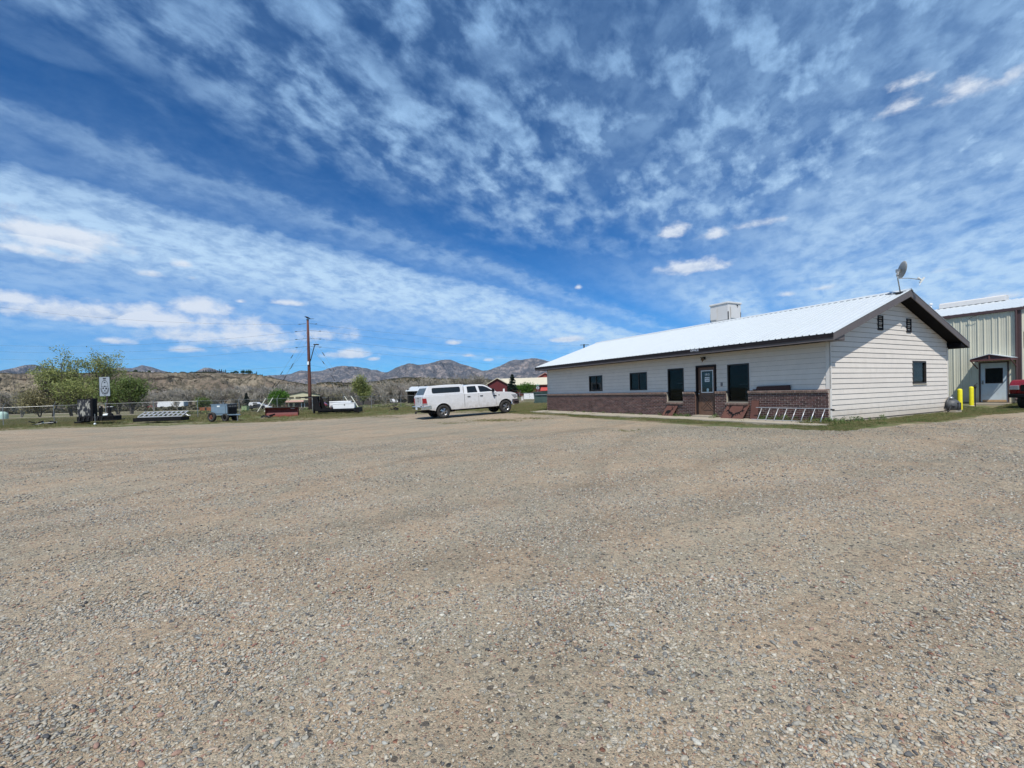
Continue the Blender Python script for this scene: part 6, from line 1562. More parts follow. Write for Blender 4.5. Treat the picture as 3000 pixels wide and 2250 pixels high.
def scrubs():
    rng = np.random.default_rng(31)
    n = 20000; y = rng.uniform(330, 640, n); a = rng.uniform(-1.5, -.22, n); x = a * y; z = sample_terrain(MESA, x, y)
    cl = fbm(x / 30, y / 30, 4, 40); k = rng.uniform(-1, 1, n) < cl * 1.3 - .15; x, y, z = x[k], y[k], z[k]; n = len(x); s = rng.uniform(.5, 1.7, n)
    scatter('mesa_scrub', np.c_[x, y, z - .1], np.c_[s * 1.2, s * 1.2, s], np.c_[np.zeros(n), np.zeros(n), rng.uniform(0, 6, n)], [shrub_src('shrub', 60, M['scrub'], .8, 1), shrub_src('shrub', 60, M['sage'], .8, 2)])
    n = 15000; y = rng.uniform(440, 920, n); a = rng.uniform(-.42, .12, n); x = a * y; z = sample_terrain(HILLS, x, y)
    cl = fbm(x / 40, y / 40, 4, 44); k = rng.uniform(-1, 1, n) < cl * 1.2 + .15; x, y, z = x[k], y[k], z[k]; n = len(x); s = rng.uniform(.8, 2.6, n)
    scatter('hill_scrub', np.c_[x, y, z - .1], np.c_[s * 1.2, s * 1.2, s], np.c_[np.zeros(n), np.zeros(n), rng.uniform(0, 6, n)], [shrub_src('shrub', 60, M['scrub'], .9, 3), shrub_src('shrub', 60, M['scrub'], .9, 4), shrub_src('shrub', 50, M['sage'], .7, 5)])
scrubs()

# ================================================================== TREES
def skeleton(rng, h, r0, levels, spread, forks, start=.18, up=.35, bend=.25, n0=1, base_spread=0.0):
    """returns list of (points, radii, level)"""
    out = []; tips = []
    def grow(p, d, L_, r, lv):
        pts = [p]; rs = [r]; n = 4; q = p
        for i in range(n):
            d = (d + np.array([rng.normal(0, bend * .4), rng.normal(0, bend * .4), up * .12])); d /= np.linalg.norm(d); q = q + d * L_ / n; pts.append(q); rs.append(r * (1 - .55 * (i + 1) / n))
        out.append((pts, rs, lv))
        if lv >= levels: tips.append((pts[-1], d)); tips.append((pts[-2], d)); return
        for k in range(forks[min(lv, len(forks) - 1)]):
            t = rng.uniform(start if lv == 0 else .3, 1.0); i = min(n - 1, int(t * n)); a = pts[i] + (pts[i + 1] - pts[i]) * (t * n - i)
            nd = rng.normal(size=3); nd[2] = abs(nd[2]) * .4 + up; nd = d * .55 + nd / np.linalg.norm(nd) * spread; nd /= np.linalg.norm(nd)
            grow(a, nd, L_ * rng.uniform(.45, .72), rs[i] * .58, lv + 1)
    for i in range(n0):
        a = rng.uniform(0, 6.28); d = np.array([math.cos(a) * base_spread, math.sin(a) * base_spread, 1.0]); d /= np.linalg.norm(d)
        grow(np.array([math.cos(a) * base_spread * r0, math.sin(a) * base_spread * r0, -.2]), d, h * rng.uniform(.62, .80), r0, 0)
    return out, tips
def wood(sk, minr=.0, sides=(7, 5, 4, 3, 3), maxlv=9):
    m_ = MB()
    for pts, rs, lv in sk:
        if lv > maxlv: continue
        m_.tube(pts, [max(minr, r) for r in rs], sides[min(lv, len(sides) - 1)], cap=False)
    return m_
def leaves(rng, centers, n, rad, s, droop=0.0, flat=.8):
    V = []; Fc = []; C = np.array(centers)
    for i in range(n):
        c = C[rng.integers(len(C))]; p = c + rng.normal(size=3) * rad * np.array([1, 1, .8]) - np.array([0, 0, droop * rng.uniform(0, 1)])
        u = rng.normal(size=3); u[2] *= flat; u /= np.linalg.norm(u); v = np.cross(u, rng.normal(size=3)); v /= np.linalg.norm(v); k = s * rng.uniform(.55, 1.4); b = len(V)
        V += [p - u * k, p + v * k * .6, p + u * k, p - v * k * .6]; Fc.append((b, b + 1, b + 2, b + 3))
    return V, Fc
def leaf_mat(name, c1, c2, c3):
    mt = bpy.data.materials.new(name); mt.use_nodes = True; t = mt.node_tree; N = NT(t); b = t.nodes['Principled BSDF']
    ri = N.new('ShaderNodeNewGeometry').outputs['Random Per Island']
    tc = N.new('ShaderNodeTexCoord').outputs['Object']; nn = N.noise(tc, .7, 3)
    f = N.m('ADD', N.m('MULTIPLY', ri, .5), N.m('MULTIPLY', nn, .5)); c = N.ramp(f, [(0.15, c1), (.5, c2), (.85, c3)])
    t.links.new(c, b.inputs['Base Color']); b.inputs['Roughness'].default_value = .7; b.inputs['Specular IOR Level'].default_value = .2
    tr = N.new('ShaderNodeBsdfTranslucent'); t.links.new(c, tr.inputs[0]); mx = N.new('ShaderNodeMixShader'); mx.inputs[0].default_value = .3
    t.links.new(b.outputs[0], mx.inputs[1]); t.links.new(tr.outputs[0], mx.inputs[2]); t.links.new(mx.outputs[0], t.nodes['Material Output'].inputs[0])
    return mt
M['lf_spring'] = leaf_mat('leaf_spring', (.17, .20, .06), (.26, .29, .10), (.36, .38, .16))
M['lf_green'] = leaf_mat('leaf_green', (.08, .12, .03), (.14, .19, .055), (.21, .27, .09))
M['lf_dark'] = leaf_mat('leaf_dark', (.02, .045, .012), (.035, .075, .018), (.06, .105, .03))
M['lf_bright'] = leaf_mat('leaf_bright', (.045, .115, .015), (.075, .17, .02), (.11, .22, .04))
M['needle'] = leaf_mat('needles', (.014, .026, .020), (.026, .042, .034), (.045, .068, .055))
M['lf_olive'] = leaf_mat('leaf_olive', (.19, .18, .09), (.26, .24, .13), (.33, .30, .18))
def tree_at(name, px, Y, label, cat='tree', group=None, base_py=None):
    p = spot(px, Y); 
    return empty(name, (p.x, p.y, p.z - .05), 0, label, cat, group)
def deciduous(px, Y, h, label, seed, lm, nleaf, lrad, ls, name='leafy_tree', levels=3, spread=.8, forks=(7, 4, 3), n0=1, bs=0, r0=.25, bark='bark', start=.2, up=.35, width=1.0, minr=.012, group=None):
    rng = np.random.default_rng(seed); T = tree_at(name, px, Y, label, group=group)
    sk, tips = skeleton(rng, h, r0, levels, spread, forks, start, up, .3, n0, bs)
    allp = np.array([q for pts, _, _ in sk for q in pts]); top = allp[:, 2].max(); sc = h / top
    sk = [([q * np.array([sc * width, sc * width, sc]) for q in pts], rs, lv) for pts, rs, lv in sk]
    wood(sk, minr).build('trunk', M[bark], T)
    if nleaf:
        cs = [t[0] * np.array([sc * width, sc * width, sc]) for t in tips]
        V, Fc = leaves(rng, cs, nleaf, lrad, ls); mesh('crown', V, Fc, M[lm], T)
    return T
# the big spring cottonwood clump at the left: three crowns on their own trunks
deciduous(152, 98, 11.6, 'left stem of the tall spring green cottonwoods behind the fence', 3, 'lf_spring', 3300, .45, .16, 'cottonwood', 3, .62, (9, 5, 3), 2, .16, .22, group='spring cottonwoods behind the black machine')
deciduous(208, 100, 14.6, 'tallest middle stem of the spring cottonwoods behind the black machine', 8, 'lf_spring', 4300, .45, .17, 'cottonwood', 3, .60, (10, 5, 3), 2, .13, .27, group='spring cottonwoods behind the black machine')
deciduous(262, 101, 14.2, 'right stem of the tall cottonwoods just left of the sign board', 12, 'lf_spring', 4800, .5, .17, 'cottonwood', 3, .62, (10, 5, 3), 2, .14, .27, group='spring cottonwoods behind the black machine')
deciduous(232, 96, 9.0, 'lower bushy cottonwood filling in below the tall stems', 15, 'lf_spring', 5000, .6, .17, 'cottonwood', 3, .9, (10, 5, 3), 3, .3, .16, group='spring cottonwoods behind the black machine', width=1.25)
deciduous(115, 97, 7.5, 'thin olive bush at the left foot of the cottonwoods', 17, 'lf_olive', 4200, .7, .15, 'cottonwood', 3, .9, (9, 5, 3), 3, .35, .12, group='spring cottonwoods behind the black machine', width=1.2)
deciduous(385, 92, 8.4, 'green willow to the right of the sign board', 19, 'lf_green', 6200, .5, .16, 'willow_tree', 3, .75, (10, 5, 3), 3, .28, .2, width=1.15)
deciduous(345, 94, 7.0, 'smaller green willow directly behind the sign board', 22, 'lf_green', 4000, .5, .16, 'willow_tree', 3, .8, (9, 5, 3), 3, .25, .15, width=1.1)
deciduous(1064, 130, 8.6, 'pale green spring tree standing alone left of the dark shed', 25, 'lf_spring', 8200, .5, .17, 'leafy_tree', 3, .55, (10, 5, 3), 2, .18, .2, width=.95)
deciduous(818, 150, 5.9, 'round bright green tree left of the cream building', 27, 'lf_bright', 9000, .65, .2, 'leafy_tree', 3, .95, (9, 5, 3), 2, .3, .16, width=1.25)
deciduous(1540, 118, 3.6, 'low bright green shrub in front of the red barn', 29, 'lf_bright', 5200, .42, .12, 'green_shrub', 3, 1.0, (9, 5, 3), 3, .4, .08, width=1.35)
deciduous(590, 190, 5.0, 'small olive green tree behind the welder', 33, 'lf_green', 3200, .6, .2, 'leafy_tree', 3, .9, (8, 4, 3), 2, .3, .12, width=1.3)
deciduous(985, 150, 4.4, 'dark bare bush behind the flatbed rack', 35, 'lf_olive', 1500, .5, .14, 'bush', 3, 1.0, (12, 6, 4), 4, .5, .08, width=1.5, minr=.03)

def spruce(px, Y, h, label, seed, w=.42, n=2600, s=.2):
    rng = np.random.default_rng(seed); T = tree_at('spruce_tree', px, Y, label)
    MB().tube([(0, 0, -.2), (0, 0, h * .97)], [h * .022, .02], 8).build('trunk', M['bark'], T)
    V = []; Fc = []
    nb = 150
    for i in range(nb):
        t = (i / nb) ** .9; z = h * (.05 + .93 * t); L_ = h * w * .55 * (1 - t) ** .85 * rng.uniform(.75, 1.12) + .08; a = rng.uniform(0, 6.28)
        for k in range(int(n / nb)):
            f = rng.uniform(.12, 1) ** .7; r = L_ * f; p = np.array([r * math.cos(a), r * math.sin(a), z - r * .28 + .12 * f * f * L_]) + rng.normal(size=3) * np.array([.10, .10, .05]) * (L_ * .5 + .2)
            u = np.array([math.cos(a), math.sin(a), -.25]) + rng.normal(size=3) * .45; u /= np.linalg.norm(u); v = np.cross(u, (rng.normal(0, .5), rng.normal(0, .5), 1)); v /= np.linalg.norm(v); q = s * rng.uniform(.6, 1.3); b = len(V)
            V += [p - u * q, p + v * q * .35, p + u * q, p - v * q * .35]; Fc.append((b, b + 1, b + 2, b + 3))
    mesh('crown', V, Fc, M['needle'], T); return T
spruce(1502, 108, 5.9, 'dark blue green spruce standing before the red barn', 41, .62, 9000, .20)
spruce(722, 170, 6.4, 'dark spruce beside the pale green utility box', 43, .55, 5200, .24)

# bare cottonwoods: a few variants, each copy a tree of its own where they can be told apart
def bare_variant(seed, h=11.0, forks=(9, 6, 4), spread=.75, lm=None, nl=0, minr=.045):
    rng = np.random.default_rng(seed); sk, tips = skeleton(rng, h, .24, 3, spread, forks, .15, .45, .3, 2, .2)
    allp = np.array([q for pts, _, _ in sk for q in pts]); sc = h / allp[:, 2].max()
    sk = [([q * sc for q in pts], rs, lv) for pts, rs, lv in sk]; w = wood(sk, minr)
    V, Fc = leaves(rng, [t[0] * sc for t in tips], nl, .5, .16) if nl else (None, None)
    me = bpy.data.meshes.new('bare_tree_wood'); me.from_pydata([tuple(v) for v in w.v], [], w.f); me.update()
    ml = None
    if nl: ml = bpy.data.meshes.new('bare_tree_buds'); ml.from_pydata([tuple(v) for v in V], [], Fc); ml.update()
    return me, ml
_bark_l = mat('pale_grey_bark', (.33, .30, .255), .9, var=.2, scale=3)
BV = []
for i, (sd, nl) in enumerate(((51, 260), (52, 500), (53, 160), (54, 700), (55, 320))):
    me, ml = bare_variant(sd, 11, nl=nl); me.materials.append(M['barkg'] if i % 2 else _bark_l)
    if ml: ml.materials.append(M['lf_olive'])
    BV.append((me, ml))
def bosque():
    rng = np.random.default_rng(77); spots_ = []
    # near individuals, with descriptions of their own
    for i in range(118):
        px = rng.uniform(-60, 1420); Y = rng.uniform(205, 300)
        if (60 < px < 420 and Y < 250) or (420 < px < 565 and Y < 246): continue
        spots_.append((px, Y, rng.uniform(8.5, 13.5)))
    for (px, Y, h) in spots_:
        me, ml = BV[rng.integers(len(BV))]; p = spot(px, Y); s = h / 11.0
        if 300 < px < 420: s *= .8
        T = empty('bare_cottonwood', (p.x, p.y, p.z - .2), rng.uniform(0, 6.28), 'grey leafless cottonwood among others along the valley floor', 'tree', 'bare cottonwoods along the valley floor')
        T.scale = (s * 1.25, s * 1.25, s)
        o = bpy.data.objects.new('trunk', me); COL.objects.link(o); o.parent = T
        if ml: o = bpy.data.objects.new('crown', ml); COL.objects.link(o); o.parent = T
    # the far mass behind them
    src = []
    for me, ml in BV[:4]: src.append(bpy.data.objects.new('bare_tree', me))
    n = 430; px = rng.uniform(-150, 1700, n); Y = rng.uniform(290, 420, n); P = np.array([list(spot(a, b)) for a, b in zip(px, Y)])
    P[:, 2] = -3.2; s = rng.uniform(.85, 1.45, n)
    scatter('far_bosque', P, np.c_[s * 1.3, s * 1.3, s], np.c_[np.zeros(n), np.zeros(n), rng.uniform(0, 6, n)], src, label='grey mass of leafless trees at the foot of the mesa', cat='trees')
    # dark understory
    n = 2600; px = rng.uniform(-100, 1650, n); Y = rng.uniform(200, 430, n); P = np.array([list(at(a, 1165, b)) for a, b in zip(px, Y)]); P[:, 2] = gz(P[:, 0], P[:, 1]) - .1; s = rng.uniform(.8, 2.2, n)
    scatter('valley_brush', P, np.c_[s * 1.2, s * 1.2, s], np.c_[np.zeros(n), np.zeros(n), rng.uniform(0, 6, n)], [shrub_src('shrub', 70, M['sage'], .9, 6, .2), shrub_src('shrub', 70, M['scrub'], .9, 7, .2)], label='grey brush under the valley trees', cat='brush')
    # mid-field brush near the fence
    n = 700; px = rng.uniform(450, 1230, n); Y = rng.uniform(56, 120, n); P = np.array([list(at(a, 1165, b)) for a, b in zip(px, Y)]); P[:, 2] = gz(P[:, 0], P[:, 1]) - .1; s = rng.uniform(.15, .5, n)
    scatter('field_brush', P, np.c_[s * 1.4, s * 1.4, s], np.c_[np.zeros(n), np.zeros(n), rng.uniform(0, 6, n)], [shrub_src('shrub', 60, M['grass'], .7, 8, .2), shrub_src('shrub', 60, M['sage'], .6, 9, .2)], label='low brush in the field beyond the fence', cat='brush')
bosque()
# named bare trees that stand out
for (px, Y, h, lab, v) in ((1180 - 20, 140, 5.0, 'small bare tree left of the dark shed', 0), (690, 185, 9.0, 'bare grey tree between the welder and the spruce', 1), (520, 200, 6.5, 'bare tree in front of the white semi trailer', 2), (60, 120, 7.5, 'dark bare tree at the left edge behind the fence', 3), (20, 128, 8.5, 'bare tree at the extreme left edge of the field', 1), (1130, 165, 6.0, 'bare tree just right of the pale green spring tree', 4), (450, 200, 8.0, 'bare tree behind the red semi cab', 0)):
    me, ml = BV[v]; p = spot(px, Y); T = empty('bare_tree', (p.x, p.y, p.z - .1), px % 6, lab, 'tree'); T.scale = (h / 11,) * 3
    o = bpy.data.objects.new('trunk', me); COL.objects.link(o); o.parent = T
    if ml: o = bpy.data.objects.new('crown', ml); COL.objects.link(o); o.parent = T

# conifers and crowns along the mesa rim
def rim_trees():
    rng = np.random.default_rng(60)
    con = spruce(700, 300, 6.0, 'x', 61, .5, 500, .45); cm = [c.data for c in con.children if c.name.startswith('crown')][0]
    tm = [c.data for c in con.children if c.name.startswith('trunk')][0]
    for c in list(con.children): bpy.data.objects.remove(c)
    bpy.data.objects.remove(con)
    V, Fc = leaves(rng, [(0, 0, 2.2), (.8, .4, 2.0), (-.9, 0, 1.8), (.2, .6, 2.9), (-.3, -.5, 2.6)], 420, .7, .38); rm = bpy.data.meshes.new('round_crown'); rm.from_pydata([tuple(v) for v in V], [], Fc); rm.materials.append(M['lf_dark'])
    def put(px, py, Y, s, kind, lab, grp, wx=1.0):
        q = at(px, py, Y); T = empty('rim_tree', q, rng.uniform(0, 6), lab, 'tree', grp); T.scale = (s * wx, s * wx, s)
        o = bpy.data.objects.new('crown', cm if kind == 0 else rm); COL.objects.link(o); o.parent = T
        o = bpy.data.objects.new('trunk', tm); COL.objects.link(o); o.parent = T; 
        if kind: o.scale = (.8, .8, .4)
    for k in range(22): put(559 + k * 3.3, 1092.5, 612, rng.uniform(.28, .42), 1, 'dark low round juniper in the row along the mesa rim', 'low junipers along the mesa rim', 1.6)
    for k, px in enumerate((596, 603, 611, 618, 624, 630, 637, 643, 649, 656, 661)): put(px, 1092, 612, rng.uniform(.55, .85), 0, 'pointed conifer in the dark row on the mesa rim', 'conifers on the mesa rim')
    for px, s in ((678, .55), (684, .6), (690, .9), (696, .7)): put(px, 1094, 610, s, 1, 'dark tree in the small clump right of the conifer row', 'clump of dark trees on the rim', 1.3)
    for px, s in ((712, 1.25), (724, 1.15), (732, 1.3)): put(px, 1095.5, 610, s, 1, 'large round tree near the right end of the mesa rim', 'large round trees on the rim', 1.15)
    for px, py, s in ((740, 1097, .5), (752, 1097.5, .7), (762, 1099.5, .35), (769, 1101, .4), (776, 1104, .35)): put(px, py, 606, s, 0, 'small conifer where the mesa rim drops away', 'small conifers at the rim end')
    for px, s in ((399, 1.0), (410, .5), (418, .45), (425, .4), (438, .8)): put(px, 1092, 610, s, 1, 'dark round tree on the mesa rim above the willow', 'dark trees above the willow', 1.3)
    for px, s in ((60, .4), (16, .35), (78, .35), (40, .3)): put(px, 1098, 600, s, 1, 'small dark bush on the mesa rim at far left', 'rim bushes at the far left')
rim_trees()

# ================================================================== FAR BUILDINGS AND VEHICLES
def gable_box(T, w, d, hw, pitch, wallm, roofm, ax='x', over=.3, th=.15):
    """ridge along y if ax == 'x' gable faces camera"""
    hr = hw + pitch * w / 2
    MB().prism([(-w / 2, -.6), (w / 2, -.6), (w / 2, hw), (0, hr), (-w / 2, hw)], 'y' if ax == 'x' else 'x', 0 if ax == 'x' else -d / 2, d if ax == 'x' else d / 2).build('wall', wallm, T)
    return hr
def cream_building():
    p = spot(887, 192); T = empty('cream_building', (p.x, p.y, -2.35), R_(22), 'two storey cream building with low gable and pink lower awning', 'building')
    w = 13.2; hw = 5.25; hr = 6.5
    MB().prism([(-w / 2, -1), (w / 2, -1), (w / 2, hw - .2), (0, hr - .2), (-w / 2, hw - .2)], 'y', 0, 18).build('wall', M['cream'], T)
    for sg in (-1, 1): MB().prism([(0, hr - .17), (sg * (w / 2 + .25), hw - .22), (sg * (w / 2 + .25), hw + .0), (0, hr + .05)], 'y', -.3, 18.3).build('roof', M['steel_d'], T)
    MB().box(-w / 2 - .02, w / 2 + .02, -.06, 0, -.8, 1.9).build('brick_base', mat('brown_base', (.12, .065, .05), .8), T)
    MB().prism([(-1.3, 2.35), (.0, 2.95), (.0, 2.75), (-1.3, 2.2)], 'x', -w / 2 - .1, .3).build('awning', mat('awning_pink', (.42, .26, .22), .7), T)
    MB().prism([(-1.3, 2.35), (.0, 2.95), (.0, 2.75), (-1.3, 2.2)], 'x', .3, w / 2 + .1).build('awning', M['steel_d'], T)
    for x in (-4.4, -1.8, 1.8, 4.5):
        f = MB().box(x - .95, x + .95, -.05, .0, 3.55, 4.45).build('window', M['frame'], T); MB().box(x - .85, x - .03, -.055, -.05, 3.63, 4.37).box(x + .03, x + .85, -.055, -.05, 3.63, 4.37).build('pane', mat('window_tan', (.14, .13, .07), .2), f)
    for x in (-5.4, -3.6): MB().box(x - .4, x + .4, -.1, -.06, .0, 1.9).build('column', M['cream'], T)
    for x in (-4.5, -2.4, 2.4, 4.2): f = MB().box(x - .8, x + .8, -.1, -.06, .7, 1.8).build('window', M['frame'], T)
    d = MB().box(-.5, .5, -.12, -.06, -.1, 2.0).build('door', M['frame'], T); MB().box(-.72, -.5, -.12, -.06, -.1, 2.1).box(.5, .72, -.12, -.06, -.1, 2.1).build('door_frame', M['white'], d)
cream_building()
def red_barn():
    p = at(1458, 1150, 150); T = empty('red_barn', (p.x, p.y, .0), R_(-8), 'long dark red barn with tan metal roof behind the spruce', 'building')
    w = 6.6; hw = 4.55; hr = 6.35; Lb = 24
    # gable end faces the camera-left, ridge runs off to the right
    MB().prism([(-w / 2, -1), (w / 2, -1), (w / 2, hw), (0, hr), (-w / 2, hw)], 'y', 0, .2).build('gable_wall', M['redbarn'], T)
    # long wing to the right, ridge along x at the height of the gable
    MB().box(w / 2, w / 2 + Lb, 1.0, 9, -1, hw - .4).box(-w / 2, w / 2, .2, 9, -1, hw - .4).build('long_wall', M['redbarn'], T)
    MB().prism([(.2, hw - .5), (5, hr + .05), (9.4, hw - .4), (9.4, hw - .6), (5, hr - .15), (.2, hw - .7)], 'x', .4, w / 2 + Lb).build('roof', M['tanroof'], T)
    for sg in (-1, 1): MB().prism([(0, hr - .0), (sg * (w / 2 + .5), hw - .32), (sg * (w / 2 + .5), hw - .12), (0, hr + .22)], 'y', -.6, 5.5).build('roof', M['tanroof'], T)
    for x in (-2.3, -1.3, 2.1): MB().box(x - .28, x + .28, -.06, .0, 1.5, 2.9).build('window', M['white'], T)
    MB().prism([(-2.2, 2.0), (1.0, 3.1), (1.0, 2.95), (-2.2, 1.85)], 'x', w / 2 + 11, w / 2 + 18).build('porch_roof', mat('porch_red', (.42, .07, .06), .6), T)
    MB().box(w / 2 + 11, w / 2 + 18, -2.0, -1.8, .6, 1.0).build('porch_wall', M['concrete'], T)
    p = at(1598, 1150, 185); T = empty('red_barn', (p.x, p.y, .0), R_(-4), 'second red barn, only its gable peak showing behind the tan roof', 'building')
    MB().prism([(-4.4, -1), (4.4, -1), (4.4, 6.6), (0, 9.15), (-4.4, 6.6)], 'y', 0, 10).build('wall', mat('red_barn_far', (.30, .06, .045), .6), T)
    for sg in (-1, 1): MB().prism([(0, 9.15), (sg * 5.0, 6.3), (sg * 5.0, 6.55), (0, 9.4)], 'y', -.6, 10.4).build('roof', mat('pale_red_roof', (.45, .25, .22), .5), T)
red_barn()
def shed():
    p = spot(1222, 144); T = empty('open_shed', (p.x, p.y, p.z - .1), R_(-14), 'dark open fronted shed with a pale metal roof behind the pickup', 'shed')
    MB().box(-3.4, -3.2, 0, 8, -.5, 4.6).box(4.8, 5, 0, 8, -.5, 4.6).box(-3.2, 4.8, 7.8, 8, -.5, 4.6).box(-.9, -.6, 0, .3, -.5, 3.9).build('wall', M['darkshed'], T)
    MB().prism([(-.5, 3.9), (4, 5.3), (8.4, 4.5), (8.4, 4.35), (4, 5.15), (-.5, 3.75)], 'x', -3.8, 5.3).build('roof', M['roofw'], T)
    MB().tube([(-.8, 3, 4.8), (-.8, 3, 6.8)], .05, 6).build('vent_pipe', M['steel_d'], T)
shed()
def semi():
    p = spot(508, 236); T = empty('semi_truck', (p.x, p.y, p.z + .08), R_(-6), 'red semi tractor pulling a long white box trailer on the highway', 'truck')
    tr = MB().box(-8.2, 6.6, -1.3, 1.3, 1.15, 4.0).build('trailer', M['white'], T); MB().box(3.5, 7.0, -1.28, 1.28, 1.2, 3.9).build('trailer_rear', mat('trailer_grey', (.42, .47, .48), .5), tr)
    MB().box(-8.0, 6.6, -.9, .9, .9, 1.15).build('chassis', M['black'], tr)
    MB().prism([(-13.6, .5), (-13.7, 1.7), (-12.2, 2.0), (-11.9, 2.9), (-11.2, 4.0), (-9.4, 4.1), (-9.3, .6)], 'y', -1.25, 1.25).build('cab', M['redpaint'], T, bevel=.1)
    MB().box(-9.3, -8.2, -1.1, 1.1, .7, 3.7).build('sleeper_gap', mat('dark_purple', (.05, .02, .05), .6), T)
    MB().box(-11.7, -10.8, -1.27, -1.25, 2.3, 3.1).build('side_window', M['carglass'], T)
    for x in (-12.6, -9.4, -8.3, 4.2, 5.4): 
        for y in (-1.15, 1.15): MB().lathe([(0, -.15), (.5, -.15), (.5, .15), (0, .15)], 16, Matrix.Translation((x, y, .5)) @ Matrix.Rotation(math.pi / 2, 4, 'X')).build('wheel', M['rubber'], T)
semi()
def parked_car(px, Y, rz, paint, label, kind='suv', L_=4.6, dz=0):
    p = spot(px, Y); T = empty('parked_car', (p.x, p.y, p.z + dz), rz, label, 'car', 'cars parked far beyond the fence')
    if kind == 'suv': prof = [(-L_ / 2, .35), (-L_ / 2, 1.0), (-L_ / 2 + .25, 1.55), (-L_ / 2 + .5, 1.7), (.5, 1.7), (1.1, 1.12), (L_ / 2 - .1, .95), (L_ / 2, .4)]
    elif kind == 'pickup': prof = [(-L_ / 2, .45), (-L_ / 2, 1.1), (-.4, 1.1), (-.3, 1.75), (.9, 1.78), (1.4, 1.2), (L_ / 2 - .1, 1.08), (L_ / 2, .5)]
    else: prof = [(-L_ / 2, .35), (-L_ / 2, .9), (-1.3, 1.0), (-.8, 1.42), (.4, 1.42), (1.0, .98), (L_ / 2 - .1, .8), (L_ / 2, .35)]
    MB().prism(prof, 'y', -.9, .9).build('body', paint, T, bevel=.06)
    for sg in (-1, 1):
        w = [(x * .86, z) for x, z in prof if z > 1.0]
        MB().box(-1.0 if kind != 'pickup' else -.25, .6, sg * .90, sg * .915, 1.12, 1.5 if kind != 'sedan' else 1.32).build('side_window', M['carglass'], T)
    for x in (-L_ / 2 + .85, L_ / 2 - .85):
        for y in (-.82, .82): MB().lathe([(0, -.11), (.34, -.11), (.34, .11), (0, .11)], 16, Matrix.Translation((x, y, .34)) @ Matrix.Rotation(math.pi / 2, 4, 'X')).build('wheel', M['rubber'], T)
    return T
parked_car(748, 150, R_(-4), M['steel_d'], 'dark parked pickup just left of the pale guy guards', 'pickup', 5.4)
parked_car(752, 166, R_(-3), M['carpaint'], 'white parked van roof showing behind the dark pickup', 'suv', 5.2, .9)
parked_car(775, 158, R_(-8), M['carpaint'], 'white parked car with its nose beside the guy guards', 'sedan')
parked_car(939, 140, R_(0), M['carpaint'], 'white and red parked car behind the flatbed posts', 'suv', 4.4)
parked_car(944, 128, R_(3), M['redpaint'], 'red parked car low behind the flatbed posts', 'sedan', 3.6)
parked_car(962, 150, R_(2), M['steel_d'], 'grey parked car behind the white tool boxes', 'suv')
parked_car(1154, 168, R_(-60), M['carpaint'], 'small white parked car in the field left of the pickup', 'suv', 4.4)
parked_car(1171, 172, R_(4), M['black'], 'black parked car next to the small white one', 'suv', 5.0)
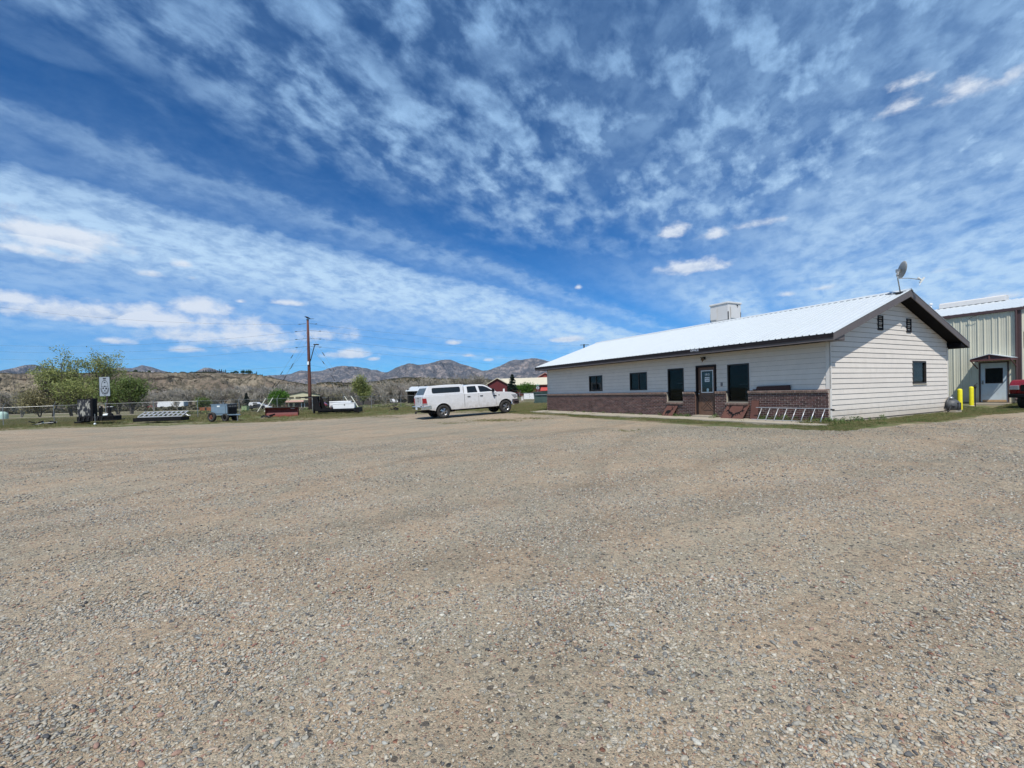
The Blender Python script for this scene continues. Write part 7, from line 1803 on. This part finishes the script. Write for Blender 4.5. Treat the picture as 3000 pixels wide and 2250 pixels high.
def small_things():
    def box_thing(name, px, Y, w, d, h, mt, lab, cat, rz=0, dz=0, detail=None, sink=.1):
        p = spot(px, Y); T = empty(name, (p.x, p.y, p.z + dz - sink), rz, lab, cat)
        MB().box(-w / 2, w / 2, -d / 2, d / 2, 0, h + sink).build('cabinet', mt, T, bevel=.03)
        MB().box(-w / 2 - .04, w / 2 + .04, -d / 2 - .04, d / 2 + .04, h + sink, h + sink + .06).build('lid', mt, T)
        if detail:
            MB().box(-.012, .012, -d / 2 - .012, -d / 2, .15, h).build('door_seam', M['steel_d'], T)
            MB().box(.06, .12, -d / 2 - .03, -d / 2, h * .5, h * .6).build('handle', M['steel_d'], T)
        return T
    box_thing('transformer_box', 718, 92, 1.05, 1.0, .95, M['pgreen'], 'pale green electrical transformer box in the field beyond the welder', 'utility box', detail=True)
    box_thing('electrical_cabinet', 1551, 86, 2.1, 1.2, 1.0, M['white'], 'white electrical cabinet with two doors beyond the lawn', 'utility box', detail=True, dz=.35)
    box_thing('meter_pedestal', 1530, 86, .45, .4, .55, M['coolerw'], 'small pale pedestal left of the white electrical cabinet', 'utility box', dz=.15)
    # dark green dumpster by the office corner
    p = spot(1588, 62); T = empty('dumpster', (p.x, p.y, p.z + .2), R_(-5), 'dark green steel dumpster beside the far end of the office', 'dumpster')
    MB().prism([(-1.0, .1), (-1.15, 1.35), (1.15, 1.35), (1.0, .1)], 'y', -.8, .8).build('bin', M['green_b'], T)
    for x in (-.7, 0, .7): MB().box(x - .05, x + .05, -.88, -.8, .1, 1.3).build('stiffener', M['green_b'], T)
    MB().box(-1.2, 1.2, -.9, .9, 1.3, 1.42).build('rim', M['green_b'], T); MB().beam((-.9, -.9, 1.0), (.9, -.9, 1.0), .08, .08).build('lift_bar', M['galv'], T)
    MB().box(-1.1, 1.1, -.8, .8, -.3, .1).build('skids', M['green_b'], T)
    # white mailbox-like bin at the corner of the office
    # stop sign seen from behind with a street name plate on top
    p = spot(1576, 96); T = empty('stop_sign', (p.x, p.y, p.z), R_(-6), 'back of an octagonal stop sign with a green street name plate on top', 'road sign')
    ztop = at(1576, 1136, 96).z - p.z; zb = at(1576, 1127, 96).z - p.z
    MB().tube([(0, .03, -.2), (0, .03, ztop + .9)], .035, 6).build('post', M['steel_d'], T)
    MB().prism([(.36 * math.cos(R_(22.5 + 45 * k)), ztop + .36 * math.sin(R_(22.5 + 45 * k))) for k in range(8)], 'y', -.01, .01).build('sign_plate', mat('sign_back', (.40, .41, .42), .5, .4), T)
    MB().box(-.05, .05, -.03, -.01, ztop - .22, ztop + .24).build('bracket', M['black'], T)
    MB().box(-.36, .36, -.01, .01, ztop + .50, ztop + .66).box(-.02, .02, -.3, .3, ztop + .70, ztop + .86).build('name_plate', mat('plate_green', (.20, .42, .34), .5), T)
    # orange-brown container bits left of the welder
    p = spot(607, 150); T = empty('rusty_container', (p.x, p.y, p.z), R_(-6), 'low rusty orange container partly hidden left of the welder', 'container')
    MB().box(-2.2, 2.2, -.8, .8, .1, 1.2).build('box', mat('orange_rust', (.22, .085, .04), .7, var=.3, scale=2), T); MB().box(-.3, .3, -.83, -.8, .2, 1.1).build('gate', M['steel_d'], T)
    # pale tank at the left edge
    p = spot(2, 92); T = empty('water_tank', (p.x, p.y, p.z + .2), 0, 'pale mint domed water tank cut by the left edge', 'tank')
    MB().lathe([(0, 1.25), (.5, 1.2), (.85, 1.0), (1.0, .6), (1.0, -.4)], 24).build('dome', mat('mint', (.45, .62, .55), .5), T, smooth=True)
    # far small pole over the office roof
    p = at(1711, 1016, 66); T = empty('distant_pole', (p.x, p.y, g1(p.x, p.y) + .3), 0, 'thin dark pole top showing above the left end of the white roof', 'utility pole')
    hh = at(1711, 1008.5, 66).z - T.location.z; MB().tube([(0, 0, -.3), (0, 0, hh)], .10, 8).build('shaft', M['steel_d'], T); MB().box(-.55, .7, -.04, .04, hh - .12, hh - .06).build('cross_arm', M['steel_d'], T)
    # white houses on the hills
    for (px, py, w, lab) in ((1385, 1112.5, 6, 'tiny white roofed house on the brown hill, left of the pair'), (1399, 1111.5, 5, 'tiny white roofed house on the brown hill, right of the pair'), (438, 1091, 7, 'tiny white roofed house on the mesa rim'), (1306, 1123, 3.2, 'small cream tank on the slope above the bed cap'), (1256, 1125, 3.6, 'small grey house on the slope above the bed cap')):
        q = at(px, py, 700); T = empty('distant_house', (q.x, q.y, q.z - 1.6), .2, lab, 'house', 'tiny far houses on the hills')
        MB().box(-w / 2, w / 2, -2, 2, -3, 2.0).build('wall', M['tanroof'], T); MB().prism([(-2.4, 2.0), (0, 3.0), (2.4, 2.0)], 'x', -w / 2 - .3, w / 2 + .3).build('roof', M['white'], T)
    # dark screen fence far behind flatbed
    a, b = spot(990, 150), spot(1100, 150); T = empty('screen_fence', (a.x, a.y, a.z), math.atan2(b.y - a.y, b.x - a.x), 'dark screened yard fence behind the tool boxes', 'fence')
    Ln = (b - a).length; n = int(Ln / 2.4)
    for k in range(n): MB().box(k * 2.4 + .03, k * 2.4 + 2.37, -.03, .03, .05, 1.7).build('panel', M['darkshed'], T); MB().box(k * 2.4 - .03, k * 2.4 + .03, -.05, .05, -.2, 1.8).build('post', M['steel_d'], T)
small_things()

# ================================================================== AIR: thin even haze round the whole valley
def haze():
    mt = bpy.data.materials.new('haze_air'); mt.use_nodes = True; t = mt.node_tree; t.nodes.clear()
    out = t.nodes.new('ShaderNodeOutputMaterial'); v = t.nodes.new('ShaderNodeVolumePrincipled'); v.inputs['Density'].default_value = 2.4e-5; v.inputs['Color'].default_value = (.62, .78, 1, 1); v.inputs['Anisotropy'].default_value = .0
    t.links.new(v.outputs[0], out.inputs['Volume'])
    tag(MB().box(-16000, 16000, -420, 11000, -12, 1200).build('haze', mt), kind='stuff')
if HAZE: haze()
